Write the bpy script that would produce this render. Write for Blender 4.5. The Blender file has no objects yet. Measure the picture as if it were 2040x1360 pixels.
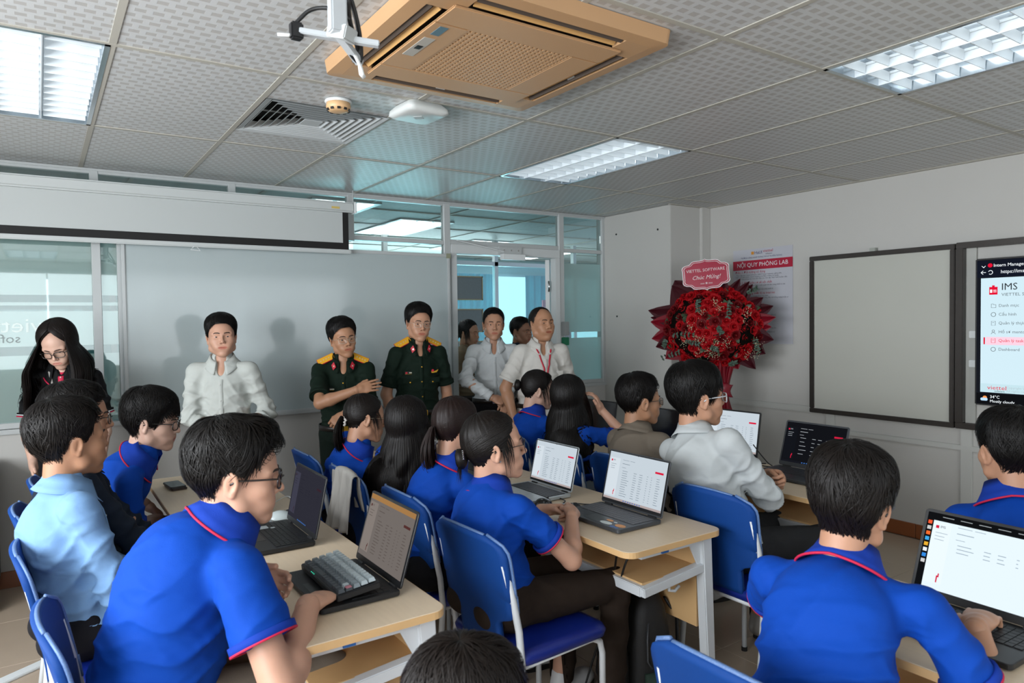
import bpy, bmesh, math, random
import numpy as np
from mathutils import Vector, Matrix
SC = bpy.context.scene
COL = SC.collection
PI = math.pi
H = 2.562            # ceiling height
# ---------------------------------------------------------------- camera
def make_camera():
    f, cx, cy, cz, ya, pi_, ro = 1391.37, -0.24259, -2.85244, 1.5705, 0.59489, -0.03043, -0.0135
    F = np.array([math.sin(ya)*math.cos(pi_), math.cos(ya)*math.cos(pi_), math.sin(pi_)])
    r = np.array([math.cos(ya), -math.sin(ya), 0.0]); u = np.cross(r, F)
    R = math.cos(ro)*r + math.sin(ro)*u; U = -math.sin(ro)*r + math.cos(ro)*u
    cd = bpy.data.cameras.new('camera'); cam = bpy.data.objects.new('camera', cd); COL.objects.link(cam)
    M = Matrix(((R[0], U[0], -F[0], cx), (R[1], U[1], -F[1], cy), (R[2], U[2], -F[2], cz), (0, 0, 0, 1)))
    cam.matrix_world = M
    cd.sensor_width = 36.0; cd.lens = f/2040*36.0; cd.clip_start = 0.05; cd.clip_end = 60
    cd.dof.use_dof = True; cd.dof.focus_distance = 3.6; cd.dof.aperture_fstop = 5.6
    SC.camera = cam
make_camera()
# ---------------------------------------------------------------- world / exposure
SC.view_settings.view_transform = 'Standard'; SC.view_settings.look = 'None'
SC.view_settings.exposure = 0.50; SC.view_settings.gamma = 1.0; SC.view_settings.use_curve_mapping = False
W = bpy.data.worlds.new('world'); SC.world = W; W.use_nodes = True
W.node_tree.nodes['Background'].inputs[0].default_value = (0.62, 0.78, 1.0, 1)
W.node_tree.nodes['Background'].inputs[1].default_value = 1.3
def area(name, loc, rot, sx, sy, power, col=(1, 1, 1)):
    l = bpy.data.lights.new(name, 'AREA'); l.shape = 'RECTANGLE'; l.size = sx; l.size_y = sy; l.energy = power; l.color = col
    o = bpy.data.objects.new(name, l); COL.objects.link(o); o.location = loc; o.rotation_euler = rot
    return o
# daylight entering by the windows of the left wall (outside the frame) and of the corridor
area('daylight_left_window', (-2.30, -1.6, 1.65), (0, -PI/2, 0), 1.3, 4.2, 185, (0.95, 0.975, 1.0))
area('daylight_corridor_window', (4.6, 6.55, 1.6), (-PI/2, 0, 0), 3.0, 1.6, 110, (0.72, 0.93, 1.0))
TUBE_STRENGTH = 2.6
# ---------------------------------------------------------------- materials
def s2l(c):
    return tuple((x/12.92 if x <= 0.04045 else ((x+0.055)/1.055)**2.4) for x in c)
def hexc(h):
    return s2l(tuple(int(h[i:i+2], 16)/255 for i in (0, 2, 4)))
MATS = {}
def mat(name, col, rough=0.6, metal=0.0, var=0.0, vscale=20.0, bump=0.0, bscale=200.0, spec=0.5, emit=None, estr=1.0, coat=0.0, sss=0.0, alpha=1.0, trans=0.0, stretch=None, sheen=0.0):
    if name in MATS: return MATS[name]
    m = bpy.data.materials.new(name); m.use_nodes = True; nt = m.node_tree; b = nt.nodes['Principled BSDF']
    c = hexc(col) if isinstance(col, str) else col
    b.inputs['Base Color'].default_value = (*c, 1); b.inputs['Roughness'].default_value = rough; b.inputs['Metallic'].default_value = metal
    b.inputs['Specular IOR Level'].default_value = spec
    if coat: b.inputs['Coat Weight'].default_value = coat; b.inputs['Coat Roughness'].default_value = 0.08
    if sheen: b.inputs['Sheen Weight'].default_value = sheen
    if sss:
        b.inputs['Subsurface Weight'].default_value = sss; b.inputs['Subsurface Radius'].default_value = (0.012, 0.005, 0.003); b.inputs['Subsurface Scale'].default_value = 1.0
    if trans: b.inputs['Transmission Weight'].default_value = trans
    if alpha < 1: b.inputs['Alpha'].default_value = alpha
    if emit is not None:
        b.inputs['Emission Color'].default_value = (*(hexc(emit) if isinstance(emit, str) else emit), 1); b.inputs['Emission Strength'].default_value = estr
    if var or bump:
        tc = nt.nodes.new('ShaderNodeTexCoord'); mp = nt.nodes.new('ShaderNodeMapping'); nt.links.new(tc.outputs['Object'], mp.inputs[0])
        if stretch: mp.inputs['Scale'].default_value = stretch
    if var:
        n = nt.nodes.new('ShaderNodeTexNoise'); n.inputs['Scale'].default_value = vscale; n.inputs['Detail'].default_value = 4
        nt.links.new(mp.outputs[0], n.inputs['Vector'])
        mx = nt.nodes.new('ShaderNodeMix'); mx.data_type = 'RGBA'
        mx.inputs['A'].default_value = (*[x*(1-var) for x in c], 1); mx.inputs['B'].default_value = (*[min(1, x*(1+var)) for x in c], 1)
        nt.links.new(n.outputs['Fac'], mx.inputs['Factor']); nt.links.new(mx.outputs['Result'], b.inputs['Base Color'])
    if bump:
        n2 = nt.nodes.new('ShaderNodeTexNoise'); n2.inputs['Scale'].default_value = bscale; n2.inputs['Detail'].default_value = 3
        nt.links.new(mp.outputs[0], n2.inputs['Vector'])
        bp = nt.nodes.new('ShaderNodeBump'); bp.inputs['Strength'].default_value = bump; bp.inputs['Distance'].default_value = 0.002
        nt.links.new(n2.outputs['Fac'], bp.inputs['Height']); nt.links.new(bp.outputs[0], b.inputs['Normal'])
    MATS[name] = m
    return m
def glass_mat(name, tint, mix=0.12, rough=0.02, frost=0.0):
    """thin glazing: mostly see-through, with a glossy reflection and an optional frosted film"""
    if name in MATS: return MATS[name]
    m = bpy.data.materials.new(name); m.use_nodes = True; nt = m.node_tree; nt.nodes.clear()
    out = nt.nodes.new('ShaderNodeOutputMaterial'); tr = nt.nodes.new('ShaderNodeBsdfTransparent'); gl = nt.nodes.new('ShaderNodeBsdfGlossy')
    tr.inputs[0].default_value = (*tint, 1); gl.inputs['Roughness'].default_value = rough; gl.inputs['Color'].default_value = (0.9, 0.95, 0.95, 1)
    fr = nt.nodes.new('ShaderNodeLayerWeight'); fr.inputs['Blend'].default_value = 0.25
    ma = nt.nodes.new('ShaderNodeMath'); ma.operation = 'MULTIPLY_ADD'; ma.inputs[1].default_value = 0.55; ma.inputs[2].default_value = mix
    nt.links.new(fr.outputs['Fresnel'], ma.inputs[0])
    base = tr
    if frost:
        df = nt.nodes.new('ShaderNodeBsdfDiffuse'); df.inputs[0].default_value = (0.86, 0.90, 0.89, 1)
        tl = nt.nodes.new('ShaderNodeBsdfTranslucent'); tl.inputs[0].default_value = (0.90, 0.94, 0.93, 1)
        m1 = nt.nodes.new('ShaderNodeMixShader'); m1.inputs[0].default_value = 0.5; nt.links.new(df.outputs[0], m1.inputs[1]); nt.links.new(tl.outputs[0], m1.inputs[2])
        m2 = nt.nodes.new('ShaderNodeMixShader'); m2.inputs[0].default_value = frost; nt.links.new(tr.outputs[0], m2.inputs[1]); nt.links.new(m1.outputs[0], m2.inputs[2]); base = m2
    mx = nt.nodes.new('ShaderNodeMixShader'); nt.links.new(ma.outputs[0], mx.inputs[0]); nt.links.new(base.outputs[0], mx.inputs[1]); nt.links.new(gl.outputs[0], mx.inputs[2])
    nt.links.new(mx.outputs[0], out.inputs[0]); MATS[name] = m
    return m
def emis(name, col, s):
    if name in MATS: return MATS[name]
    m = bpy.data.materials.new(name); m.use_nodes = True; nt = m.node_tree; nt.nodes.clear()
    e = nt.nodes.new('ShaderNodeEmission'); e.inputs[0].default_value = (*(hexc(col) if isinstance(col, str) else col), 1); e.inputs[1].default_value = s
    o = nt.nodes.new('ShaderNodeOutputMaterial'); nt.links.new(e.outputs[0], o.inputs[0]); MATS[name] = m
    return m
# ---------------------------------------------------------------- mesh helpers
class MB:
    def __init__(s): s.v = []; s.f = []; s.sm = False
    def add(s, vs, fs):
        o = len(s.v); s.v += [tuple(v) for v in vs]; s.f += [tuple(i+o for i in f) for f in fs]; return s
    def box(s, x0, y0, z0, x1, y1, z1, M=None):
        vs = [(x, y, z) for x in (x0, x1) for y in (y0, y1) for z in (z0, z1)]
        if M is not None: vs = [tuple(M @ Vector(v)) for v in vs]
        return s.add(vs, [(0, 1, 3, 2), (4, 6, 7, 5), (0, 4, 5, 1), (2, 3, 7, 6), (0, 2, 6, 4), (1, 5, 7, 3)])
    def bar(s, a, b, w, h, up=(0, 0, 1)):
        a = Vector(a); b = Vector(b); d = (b-a).normalized(); u = Vector(up)
        if abs(d.dot(u)) > 0.98: u = Vector((1, 0, 0))
        x = d.cross(u).normalized(); y = x.cross(d).normalized()
        vs = []
        for p in (a, b):
            for i, j in ((-1, -1), (1, -1), (1, 1), (-1, 1)): vs.append(p + x*(i*w/2) + y*(j*h/2))
        return s.add(vs, [(3, 2, 1, 0), (4, 5, 6, 7), (0, 1, 5, 4), (1, 2, 6, 5), (2, 3, 7, 6), (3, 0, 4, 7)])
    def tube(s, pts, r, n=8, closed=False, caps=True, flat=1.0):
        pts = [Vector(p) for p in pts]; k = len(pts); rs = r if isinstance(r, (list, tuple)) else [r]*k
        up = None; rings = []
        for i, p in enumerate(pts):
            if closed: t = pts[(i+1) % k]-pts[i-1]
            else: t = pts[min(i+1, k-1)]-pts[max(i-1, 0)]
            t.normalize()
            if up is None:
                up = Vector((0, 0, 1)) if abs(t.z) < 0.9 else Vector((1, 0, 0))
            x = t.cross(up).normalized(); y = x.cross(t).normalized(); up = y
            rings.append([p + x*(math.cos(a)*rs[i]) + y*(math.sin(a)*rs[i]*flat) for a in [2*PI*j/n for j in range(n)]])
        vs = [v for r_ in rings for v in r_]; fs = []
        m = k if closed else k-1
        for i in range(m):
            for j in range(n):
                a = i*n+j; b = i*n+(j+1) % n; c = ((i+1) % k)*n+(j+1) % n; d = ((i+1) % k)*n+j
                fs.append((a, b, c, d))
        if not closed and caps: fs.append(tuple(range(n-1, -1, -1))); fs.append(tuple((k-1)*n+j for j in range(n)))
        return s.add(vs, fs)
    def lathe(s, prof, n=24, M=None):
        vs = []; fs = []; k = len(prof)
        for r, z in prof:
            for j in range(n):
                a = 2*PI*j/n; v = Vector((r*math.cos(a), r*math.sin(a), z)); vs.append(tuple(M @ v) if M is not None else tuple(v))
        for i in range(k-1):
            for j in range(n): fs.append((i*n+j, i*n+(j+1) % n, (i+1)*n+(j+1) % n, (i+1)*n+j))
        fs.append(tuple(range(n-1, -1, -1))); fs.append(tuple((k-1)*n+j for j in range(n)))
        return s.add(vs, fs)
    def prism(s, poly, z0, z1, M=None):
        n = len(poly); vs = [(x, y, z0) for x, y in poly]+[(x, y, z1) for x, y in poly]
        if M is not None: vs = [tuple(M @ Vector(v)) for v in vs]
        return s.add(vs, [tuple(range(n-1, -1, -1)), tuple(range(n, 2*n))]+[(i, (i+1) % n, n+(i+1) % n, n+i) for i in range(n)])
    def xf(s, M):
        s.v = [tuple(M @ Vector(v)) for v in s.v]; return s
    def mesh(s, name, smooth=False):
        me = bpy.data.meshes.new(name); me.from_pydata(s.v, [], s.f); me.update()
        if smooth: me.shade_smooth()
        return me
    def build(s, name, m, parent=None, smooth=False, bevel=0.0, seg=2):
        o = bpy.data.objects.new(name, s.mesh(name, smooth)); COL.objects.link(o)
        if m is not None: o.data.materials.append(m)
        if parent is not None: o.parent = parent
        if bevel:
            bm = bmesh.new(); bm.from_mesh(o.data)
            bmesh.ops.bevel(bm, geom=[e for e in bm.edges if len(e.link_faces) == 2 and e.calc_face_angle(0) > 0.6], offset=bevel, segments=seg, affect='EDGES', clamp_overlap=True)
            bm.to_mesh(o.data); bm.free()
        return o
def rrect(x0, y0, x1, y1, r, n=5):
    p = []
    for cx, cy, a0 in ((x1-r, y1-r, 0), (x0+r, y1-r, PI/2), (x0+r, y0+r, PI), (x1-r, y0+r, 1.5*PI)):
        for i in range(n+1):
            a = a0+PI/2*i/n; p.append((cx+r*math.cos(a), cy+r*math.sin(a)))
    return p
def tag(o, label=None, cat=None, group=None, kind=None):
    if label: o['label'] = label
    if cat: o['category'] = cat
    if group: o['group'] = group
    if kind: o['kind'] = kind
    return o
def empty(name, loc=(0, 0, 0), rz=0.0):
    o = bpy.data.objects.new(name, None); COL.objects.link(o); o.empty_display_size = 0.1
    o.location = loc; o.rotation_euler = (0, 0, rz); return o
def thing(name, label, cat, loc=(0, 0, 0), rz=0.0, group=None):
    return tag(empty(name, loc, rz), label, cat, group)
def kids(o):
    return [c for c in bpy.data.objects if c.parent == o]
def copy_tree(o, loc=None, rz=None, label=None, group=None, parent=None, tab={}):
    c = o.copy(); COL.objects.link(c)
    if parent is not None: c.parent = parent
    for ch in KID.get(o.name) or kids(o): copy_tree(ch, parent=c)
    if loc is not None: c.location = loc
    if rz is not None: c.rotation_euler = (0, 0, rz)
    if label: c['label'] = label
    if group: c['group'] = group
    return c
KID = {}
def remember(o):
    KID[o.name] = kids(o)
    for c in KID[o.name]: remember(c)
FONT = None
def text(name, s, size, M, m, parent=None, align='LEFT', shear=0.0, bold=0.0, sx=1.0, ext=0.0, mirror=False):
    cu = bpy.data.curves.new(name, 'FONT'); cu.body = s; cu.size = size; cu.align_x = align; cu.align_y = 'CENTER'; cu.shear = shear; cu.extrude = ext; cu.resolution_u = 2
    t = bpy.data.objects.new('tmp', cu); COL.objects.link(t)
    dg = bpy.context.evaluated_depsgraph_get(); dg.update()
    me = bpy.data.meshes.new_from_object(t.evaluated_get(dg)); bpy.data.objects.remove(t)
    S = Matrix.Diagonal((-sx if mirror else sx, 1, 1, 1))
    me.transform(M @ S); me.materials.clear(); me.materials.append(m)
    o = bpy.data.objects.new(name, me); COL.objects.link(o)
    if parent is not None: o.parent = parent
    return o
# ================================================================ ROOM
M_wall = mat('wall_paint', 'b9b8b4', 0.85, var=0.03, vscale=2.0, bump=0.15, bscale=90)
M_alu = mat('painted_aluminium', 'b4b8b8', 0.38, metal=0.1, spec=0.5)
M_bar = mat('grid_bar_paint', 'a9a69c', 0.6)
M_white = mat('white_plastic', 'd8dcdc', 0.4)
M_black = mat('black_plastic', '101012', 0.42)
M_rubber = mat('black_rubber', '0b0b0b', 0.7)
M_chrome = mat('chrome', 'c8c8c8', 0.18, metal=1.0)
M_gold = mat('gold_metal', 'd9a93a', 0.3, metal=0.9)
def tile_mat():
    m = mat('ceiling_tile_vinyl', 'a9acad', 0.42); nt = m.node_tree; b = nt.nodes['Principled BSDF']
    tc = nt.nodes.new('ShaderNodeTexCoord'); mp = nt.nodes.new('ShaderNodeMapping'); nt.links.new(tc.outputs['Object'], mp.inputs[0])
    mp.inputs['Rotation'].default_value = (0, 0, 0)
    br = nt.nodes.new('ShaderNodeTexBrick'); nt.links.new(mp.outputs[0], br.inputs[0])
    br.inputs['Scale'].default_value = 1.0; br.inputs['Brick Width'].default_value = 0.052; br.inputs['Row Height'].default_value = 0.046
    br.inputs['Mortar Size'].default_value = 0.0105; br.inputs['Mortar Smooth'].default_value = 0.15; br.inputs['Bias'].default_value = 0
    br.inputs['Color1'].default_value = (*hexc('a9a8a5'), 1); br.inputs['Color2'].default_value = (*hexc('acaaa7'), 1); br.inputs['Mortar'].default_value = (*hexc('bec0c0'), 1)
    nt.links.new(br.outputs['Color'], b.inputs['Base Color'])
    bp = nt.nodes.new('ShaderNodeBump'); bp.inputs['Strength'].default_value = 0.25; bp.inputs['Distance'].default_value = 0.001
    nt.links.new(br.outputs['Fac'], bp.inputs['Height']); nt.links.new(bp.outputs[0], b.inputs['Normal'])
    return m
M_tile = tile_mat()
M_floor = mat('floor_tile_glaze', 'b09f8c', 0.22, var=0.05, vscale=6, spec=0.5)
M_grout = mat('floor_grout', '6e6153', 0.9)
X0, X1, Y0, Y1 = -2.4, 4.83, -5.4, 2.31
# floor
fl = tag(MB().box(X0-0.1, Y0-0.1, -0.06, X1+0.1, Y1+0.1, -0.0025).build('floor', M_grout), kind='structure')
tm = None
for i in range(13):
    for j in range(13):
        x = X0+0.6*i; y = Y1-0.6*(j+1)
        if x > X1-0.05: continue
        if tm is None:
            o = MB().box(0.0012, 0.0012, -0.01, 0.5988, 0.5988, 0.0).build('floor_tile', M_floor, fl, bevel=0.0012, seg=1); tm = o.data
        else:
            o = bpy.data.objects.new('floor_tile', tm); COL.objects.link(o); o.parent = fl
        o.location = (x, y, 0)
# walls (thick slabs)
def struct(name, mb, m, parent=None, **k):
    o = mb.build(name, m, parent, **k); o['kind'] = 'structure'; return o
wr = struct('wall_right', MB().box(X1, Y0-0.1, 0, X1+0.12, Y1+0.12, H+0.25), M_wall)
tag(MB().box(4.35, 1.44, 0, X1-0.001, Y1-0.0, H).box(4.72, 1.405, 0, X1-0.001, 1.44, H).build('column', M_wall, wr, bevel=0.004))
# left wall with a wide window (outside the frame)
wl = struct('wall_left', MB().box(X0-0.12, Y0-0.1, 0, X0, Y1+0.12, 0.95).box(X0-0.12, Y0-0.1, 2.35, X0, Y1+0.12, H+0.25)
       .box(X0-0.12, Y0-0.1, 0.95, X0, -3.8, 2.35).box(X0-0.12, 0.6, 0.95, X0, Y1+0.12, 2.35), M_wall)
wk = struct('wall_rear', MB().box(X0, Y0-0.12, 0, X1, Y0, 0.95).box(X0, Y0-0.12, 2.35, X1, Y0, H+0.25)
       .box(X0, Y0-0.12, 0.95, -1.6, Y0, 2.35).box(4.6, Y0-0.12, 0.95, X1, Y0, 2.35), M_wall)
M_blind = mat('glowing_blind_fabric', 'c9cdd0', 0.8, emit='e6ecf0', estr=2.0)  # daylight through the fabric put in as emission; it also lights the room
M_glass = glass_mat('window_glass', (0.93, 0.97, 0.97), 0.05)
def window(name, a, b, z0, z1, horizontal):
    w = empty(name, (0, 0, 0)); w['kind'] = 'structure'
    def bx(p, q, za, zb, t): # along the wall
        return MB().box(p, Y0-0.09, za, q, Y0-0.03, zb) if horizontal else MB().box(X0-0.09, p, za, X0-0.03, q, zb)
    f = MB()
    for s in (bx(a, b, z0, z0+0.05, 0), bx(a, b, z1-0.05, z1, 0), bx(a, a+0.05, z0, z1, 0), bx(b-0.05, b, z0, z1, 0)): f.add(s.v, s.f)
    n = 4
    for i in range(1, n):
        c = a+(b-a)*i/n; s = bx(c-0.025, c+0.025, z0, z1, 0); f.add(s.v, s.f)
    f.build('window_frame', M_alu, w)
    for i in range(n):
        p = a+(b-a)*i/n+0.02; q = a+(b-a)*(i+1)/n-0.02
        g = MB().box(p, Y0-0.064, z0+0.04, q, Y0-0.058, z1-0.04) if horizontal else MB().box(X0-0.064, p, z0+0.04, X0-0.058, q, z1-0.04)
        g.build('window_pane', M_glass, w)
window('window_1', -3.8, 0.6, 0.95, 2.35, False)
window('window_2', -1.6, 4.6, 0.95, 2.35, True)
M_sky = emis('overcast_daylight', (0.86, 0.94, 1.0), 7.0)
for a, b in ((-1.6, -0.13), (-0.11, 1.26), (1.28, 2.65), (2.67, 4.03), (4.05, 4.6)):
    t = thing('roller_blind', ('leftmost', 'second', 'third', 'fourth', 'narrow rightmost')[int(round((a+1.6)/1.4))]+' grey roller blind lowered over the rear window', 'blind', (0, 0, 0), 0, 'roller blinds over the rear window')
    MB().box(a, Y0+0.030, 0.93, b, Y0+0.034, 2.40).build('blind_fabric', M_blind, t)
    MB().box(a, Y0+0.026, 0.91, b, Y0+0.040, 0.935).build('bottom_rail', M_alu, t)
    MB().box(a, Y0+0.004, 2.38, b, Y0+0.06, 2.44).build('blind_roller', M_alu, t, bevel=0.01)
tag(MB().box(-1.7, Y0-0.4, 0.8, 4.7, Y0-0.39, 2.5).build('sky_backdrop', M_sky), kind='structure')
# skirting
M_skirt = mat('skirting_tile', '8a4f2c', 0.35, var=0.12, vscale=9)
def skirting(name, pieces):
    r = empty(name); r['kind'] = 'structure'
    for p in pieces: MB().box(*p).build('skirting_tile', M_skirt, r, bevel=0.002, seg=1)
skirting('baseboard_right', [(X1-0.012, y+0.002, 0, X1+0.002, y+0.598, 0.10) for y in [1.40-0.6*(k+1) for k in range(11)]])
skirting('baseboard_back', [(x+0.002, Y1-0.012, 0, x+0.598, Y1+0.002, 0.10) for x in [-2.4+0.6*k for k in range(8)]])
# --- back wall : parapet, aluminium frame, panes
wb = struct('wall_back', MB().box(X0, Y1, 0, 2.60, Y1+0.12, 0.93).box(3.84, Y1, 0, X1, Y1+0.12, 0.93).box(4.36, Y1, 0.93, X1, Y1+0.12, H), M_wall)
MB().box(X0, Y1-0.02, 0.925, 2.60, Y1+0.13, 0.955).box(3.84, Y1-0.02, 0.925, 4.36, Y1+0.13, 0.955).build('window_sill', M_alu, wb, bevel=0.004)
fr = MB()
YF0, YF1 = Y1-0.012, Y1+0.045
def vp(x, w, z0, z1): MB().box(x-w/2, YF0, z0, x+w/2, YF1, z1).build('mullion', M_alu, wb, bevel=0.003, seg=1)
def hp(x0, x1, z, w, d=0.0): MB().box(x0, YF0+0.004-d, z-w/2, x1, YF1-0.004, z+w/2).build('transom_rail', M_alu, wb, bevel=0.003, seg=1)
for x in (-1.6, -0.77, 0.07, 0.90, 1.765): vp(x, 0.05, 2.20 if x > 0.2 else 0.955, H)
vp(0.20, 0.03, 0.955, 2.2)
vp(2.605, 0.06, 0.0, H); vp(3.815, 0.06, 0.0, H); vp(4.338, 0.045, 0.955, H)
hp(X0, 4.36, H-0.016, 0.03); hp(X0, 2.58, 2.225, 0.035); hp(3.84, 4.32, 2.218, 0.035); hp(2.63, 3.79, 2.235, 0.04); hp(X0, 0.05, 0.975, 0.035); hp(3.84, 4.32, 0.972, 0.035)
MB().box(X0, Y1-0.025, H-0.014, 4.36, Y1-0.008, H).build('ceiling_edge_tube', M_alu, wb, bevel=0.005)
M_pane = glass_mat('partition_glass', (0.84, 0.89, 0.88), 0.10)
M_frost = glass_mat('frosted_film', (0.85, 0.92, 0.92), 0.06, 0.12, frost=0.75)
def pane(x0, x1, z0, z1, m=None): MB().box(x0, Y1+0.014, z0, x1, Y1+0.020, z1).build('pane', m or M_pane, wb)
for a, b in ((-2.4, -1.62), (-1.58, -0.79), (-0.745, 0.045), (0.095, 0.875), (0.925, 1.74), (1.79, 2.575)): pane(a, b, 2.243, 2.532)
pane(2.635, 3.785, 2.255, 2.532); pane(3.845, 4.315, 2.236, 2.532); pane(1.79, 2.575, 2.13, 2.207)
pane(-2.4, 0.045, 0.993, 2.207); pane(0.095, 0.185, 0.993, 2.207); pane(3.845, 4.315, 0.99, 2.2)
def film(x0, x1, z0, z1, n='frosted_film'): MB().box(x0, Y1+0.0215, z0, x1, Y1+0.0225, z1).build(n, M_frost, wb)
for a, b in ((-2.4, 0.045), (0.095, 0.185)):
    for z0, z1 in ((0.993, 1.395), (1.45, 1.665), (1.70, 1.72), (1.765, 2.207)): film(a, b, z0, z1)
for z0, z1 in ((0.99, 1.395), (1.45, 2.10)): film(3.845, 4.315, z0, z1)
def WB(x, z, y=Y1-0.001):   # plane facing the room: text x axis = +x
    return Matrix(((1, 0, 0, x), (0, 0, -1, y), (0, 1, 0, z), (0, 0, 0, 1)))
M_txtw = mat('film_lettering_white', 'e2efec', 0.5); M_txtg = mat('film_lettering_grey', '8d9a99', 0.5)
text('film_lettering', 'viettel', 0.125, WB(-0.225, 1.575, Y1+0.0135), M_txtw, wb, mirror=True, bold=0.003, sx=1.12)
text('film_lettering', 'software', 0.075, WB(-0.335, 1.497, Y1+0.0135), M_txtg, wb, mirror=True, sx=1.1)
# door : frame, open leaf, closer
dr = empty('door_1'); dr['kind'] = 'structure'
M_dfr = mat('door_frame_white', 'c4c8c8', 0.35)
MB().box(2.635, Y1-0.02, 0, 2.69, Y1+0.06, 2.1395).box(3.735, Y1-0.02, 0, 3.79, Y1+0.06, 2.1395).box(2.635, Y1-0.02, 2.14, 3.79, Y1+0.06, 2.215).build('door_frame', M_dfr, dr, bevel=0.004)
DL = Matrix.Translation((3.715, Y1+0.08, 0)) @ Matrix.Rotation(-math.radians(38), 4, 'Z')
MB().box(-0.02, 0, 0.02, 0.02, 0.055, 2.13).box(-0.02, 0.87, 0.02, 0.02, 0.94, 2.13).box(-0.02, 0.0555, 2.05, 0.02, 0.8695, 2.13).box(-0.02, 0.0555, 0.02, 0.02, 0.8695, 0.16).xf(DL).build('door_leaf', M_dfr, dr, bevel=0.003)
MB().box(-0.003, 0.05, 0.15, 0.003, 0.88, 2.06).xf(DL).build('door_pane', M_glass, dr)
for z in (1.88, 1.1, 0.3): MB().tube([(3.70, Y1+0.035, z-0.05), (3.70, Y1+0.035, z+0.05)], 0.011).build('hinge', M_chrome, dr, smooth=True)
cl = MB().box(3.12, Y1-0.075, 2.10, 3.36, Y1-0.02, 2.15).build('door_closer', M_white, dr, bevel=0.004)
MB().box(3.10, Y1-0.045, 2.152, 3.34, Y1-0.02, 2.215).build('mounting_plate', M_alu, cl, bevel=0.002)
MB().bar((3.14, Y1-0.05, 2.17), (2.68, Y1-0.04, 2.245), 0.02, 0.006).build('closer_arm', M_white, cl)
for i in range(3): MB().lathe([(0.006, 0), (0.006, 0.004)], 10, Matrix.Translation((3.15+i*0.075, Y1-0.046, 2.185)) @ Matrix.Rotation(PI/2, 4, 'X')).build('bolt', M_chrome, cl, smooth=False)
MB().box(3.80, Y1-0.06, 1.42, 3.86, Y1-0.012, 1.55).build('door_switch_box', mat('switch_grey', '8b8f8e', 0.5), dr, bevel=0.004)
MB().box(3.80, Y1-0.045, 1.33, 3.87, Y1-0.012, 1.405).build('exit_button', mat('exit_green', '0f6b4a', 0.4), dr, bevel=0.004)
# --- corridor and the room beyond the glass
wc = struct('wall_corridor', MB().box(X0, 7.0, 0, 9.0, 7.1, H+0.1).box(9.0, Y1+0.12, 0, 9.1, 7.1, H+0.1).box(X0-0.1, Y1+0.12, 0, X0, 7.1, H+0.1), mat('corridor_paint', 'b8c4bf', 0.8))
struct('floor_corridor', MB().box(X0, Y1+0.1, -0.06, 9.0, 7.1, -0.001), M_floor)
cc = struct('ceiling_corridor', MB().box(X0, Y1+0.05, H+0.02, 9.0, 7.1, H+0.06), mat('corridor_ceiling', '9fa5a4', 0.6))
for i in range(11): MB().box(X0+i*0.9, Y1+0.05, H+0.012, X0+i*0.9+0.024, 7.0, H+0.022).build('grid_bar', M_bar, cc)
for i in range(5): MB().box(X0, 3.0+i*0.9, H+0.010, 9.0, 3.0+i*0.9+0.024, H+0.022).build('grid_bar', M_bar, cc)
pt = struct('wall_partition', MB().box(X0, 4.5, 0, 9.0, 4.58, 0.9), mat('corridor_paint', 'b8c4bf', 0.8))
for x in (0.3, 1.6, 3.0, 4.49, 5.75, 7.2): MB().box(x, 4.5, 0.9, x+0.05, 4.56, H).build('mullion', M_alu, pt)
MB().box(X0, 4.5, 2.25, 9.0, 4.56, 2.30).build('transom_rail', M_alu, pt)
M_teal = glass_mat('teal_tinted_glass', (0.66, 0.88, 0.91), 0.05)
MB().box(X0, 4.52, 0.9, 9.0, 4.527, 2.25).build('pane', M_teal, pt)
wn = empty('window_3'); wn['kind'] = 'structure'
MB().box(4.9, 6.93, 1.0, 8.6, 6.985, 2.35).build('window_frame', M_alu, wn)
MB().box(4.95, 6.92, 1.05, 8.55, 6.93, 2.30).build('window_pane', emis('daylit_window', (0.72, 0.90, 0.97), 1.1), wn)
M_curt = mat('teal_curtain', '2f93a3', 0.8, var=0.15, vscale=3)
def curtain(x0, x1, y, z0, z1, label):
    n = int((x1-x0)/0.012); mb = MB(); vs = []; fs = []
    for i in range(n+1):
        x = x0+(x1-x0)*i/n; yy = y+0.035*math.sin(x*42)+0.012*math.sin(x*97)
        vs += [(x, yy, z0), (x, yy+0.006*math.sin(x*60), (z0+z1)/2), (x, yy, z1)]
    for i in range(n):
        for k in (0, 1): fs.append((i*3+k, i*3+3+k, i*3+4+k, i*3+1+k))
    mb.add(vs, fs); o = mb.build('curtain', M_curt, None, smooth=True); tag(o, label, 'curtain')
    s = o.modifiers.new('thick', 'SOLIDIFY'); s.thickness = 0.004
curtain(5.0, 5.95, 6.72, 0.2, 2.32, 'wide teal curtain behind the open doorway, left of the bright gap')
curtain(6.55, 7.4, 6.78, 0.2, 2.32, 'teal curtain right of the bright window gap beyond the doorway')
M_nb = mat('notice_felt', '6f7271', 0.95, var=0.1, vscale=40)
for k, (z0, z1, lb) in enumerate(((1.82, 2.11, 'top grey notice board with thin wooden frame, seen through the doorway'), (1.43, 1.715, 'middle grey notice board with wooden frame, seen through the doorway'), (1.04, 1.325, 'lowest grey notice board beside the woman in the doorway'))):
    t = thing('notice_board', lb, 'notice board', (3.55, 4.44, z0), 0, 'notice boards in the corridor')
    MB().box(0.012, 0, 0.012, 0.708, 0.012, z1-z0-0.012).build('felt_panel', M_nb, t)
    MB().box(0, -0.006, 0, 0.72, 0.014, 0.014).box(0, -0.006, z1-z0-0.014, 0.72, 0.014, z1-z0).box(0, -0.006, 0, 0.014, 0.014, z1-z0).box(0.706, -0.006, 0, 0.72, 0.014, z1-z0).build('board_frame', mat('board_wood', '8d7a52', 0.5), t)
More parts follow.
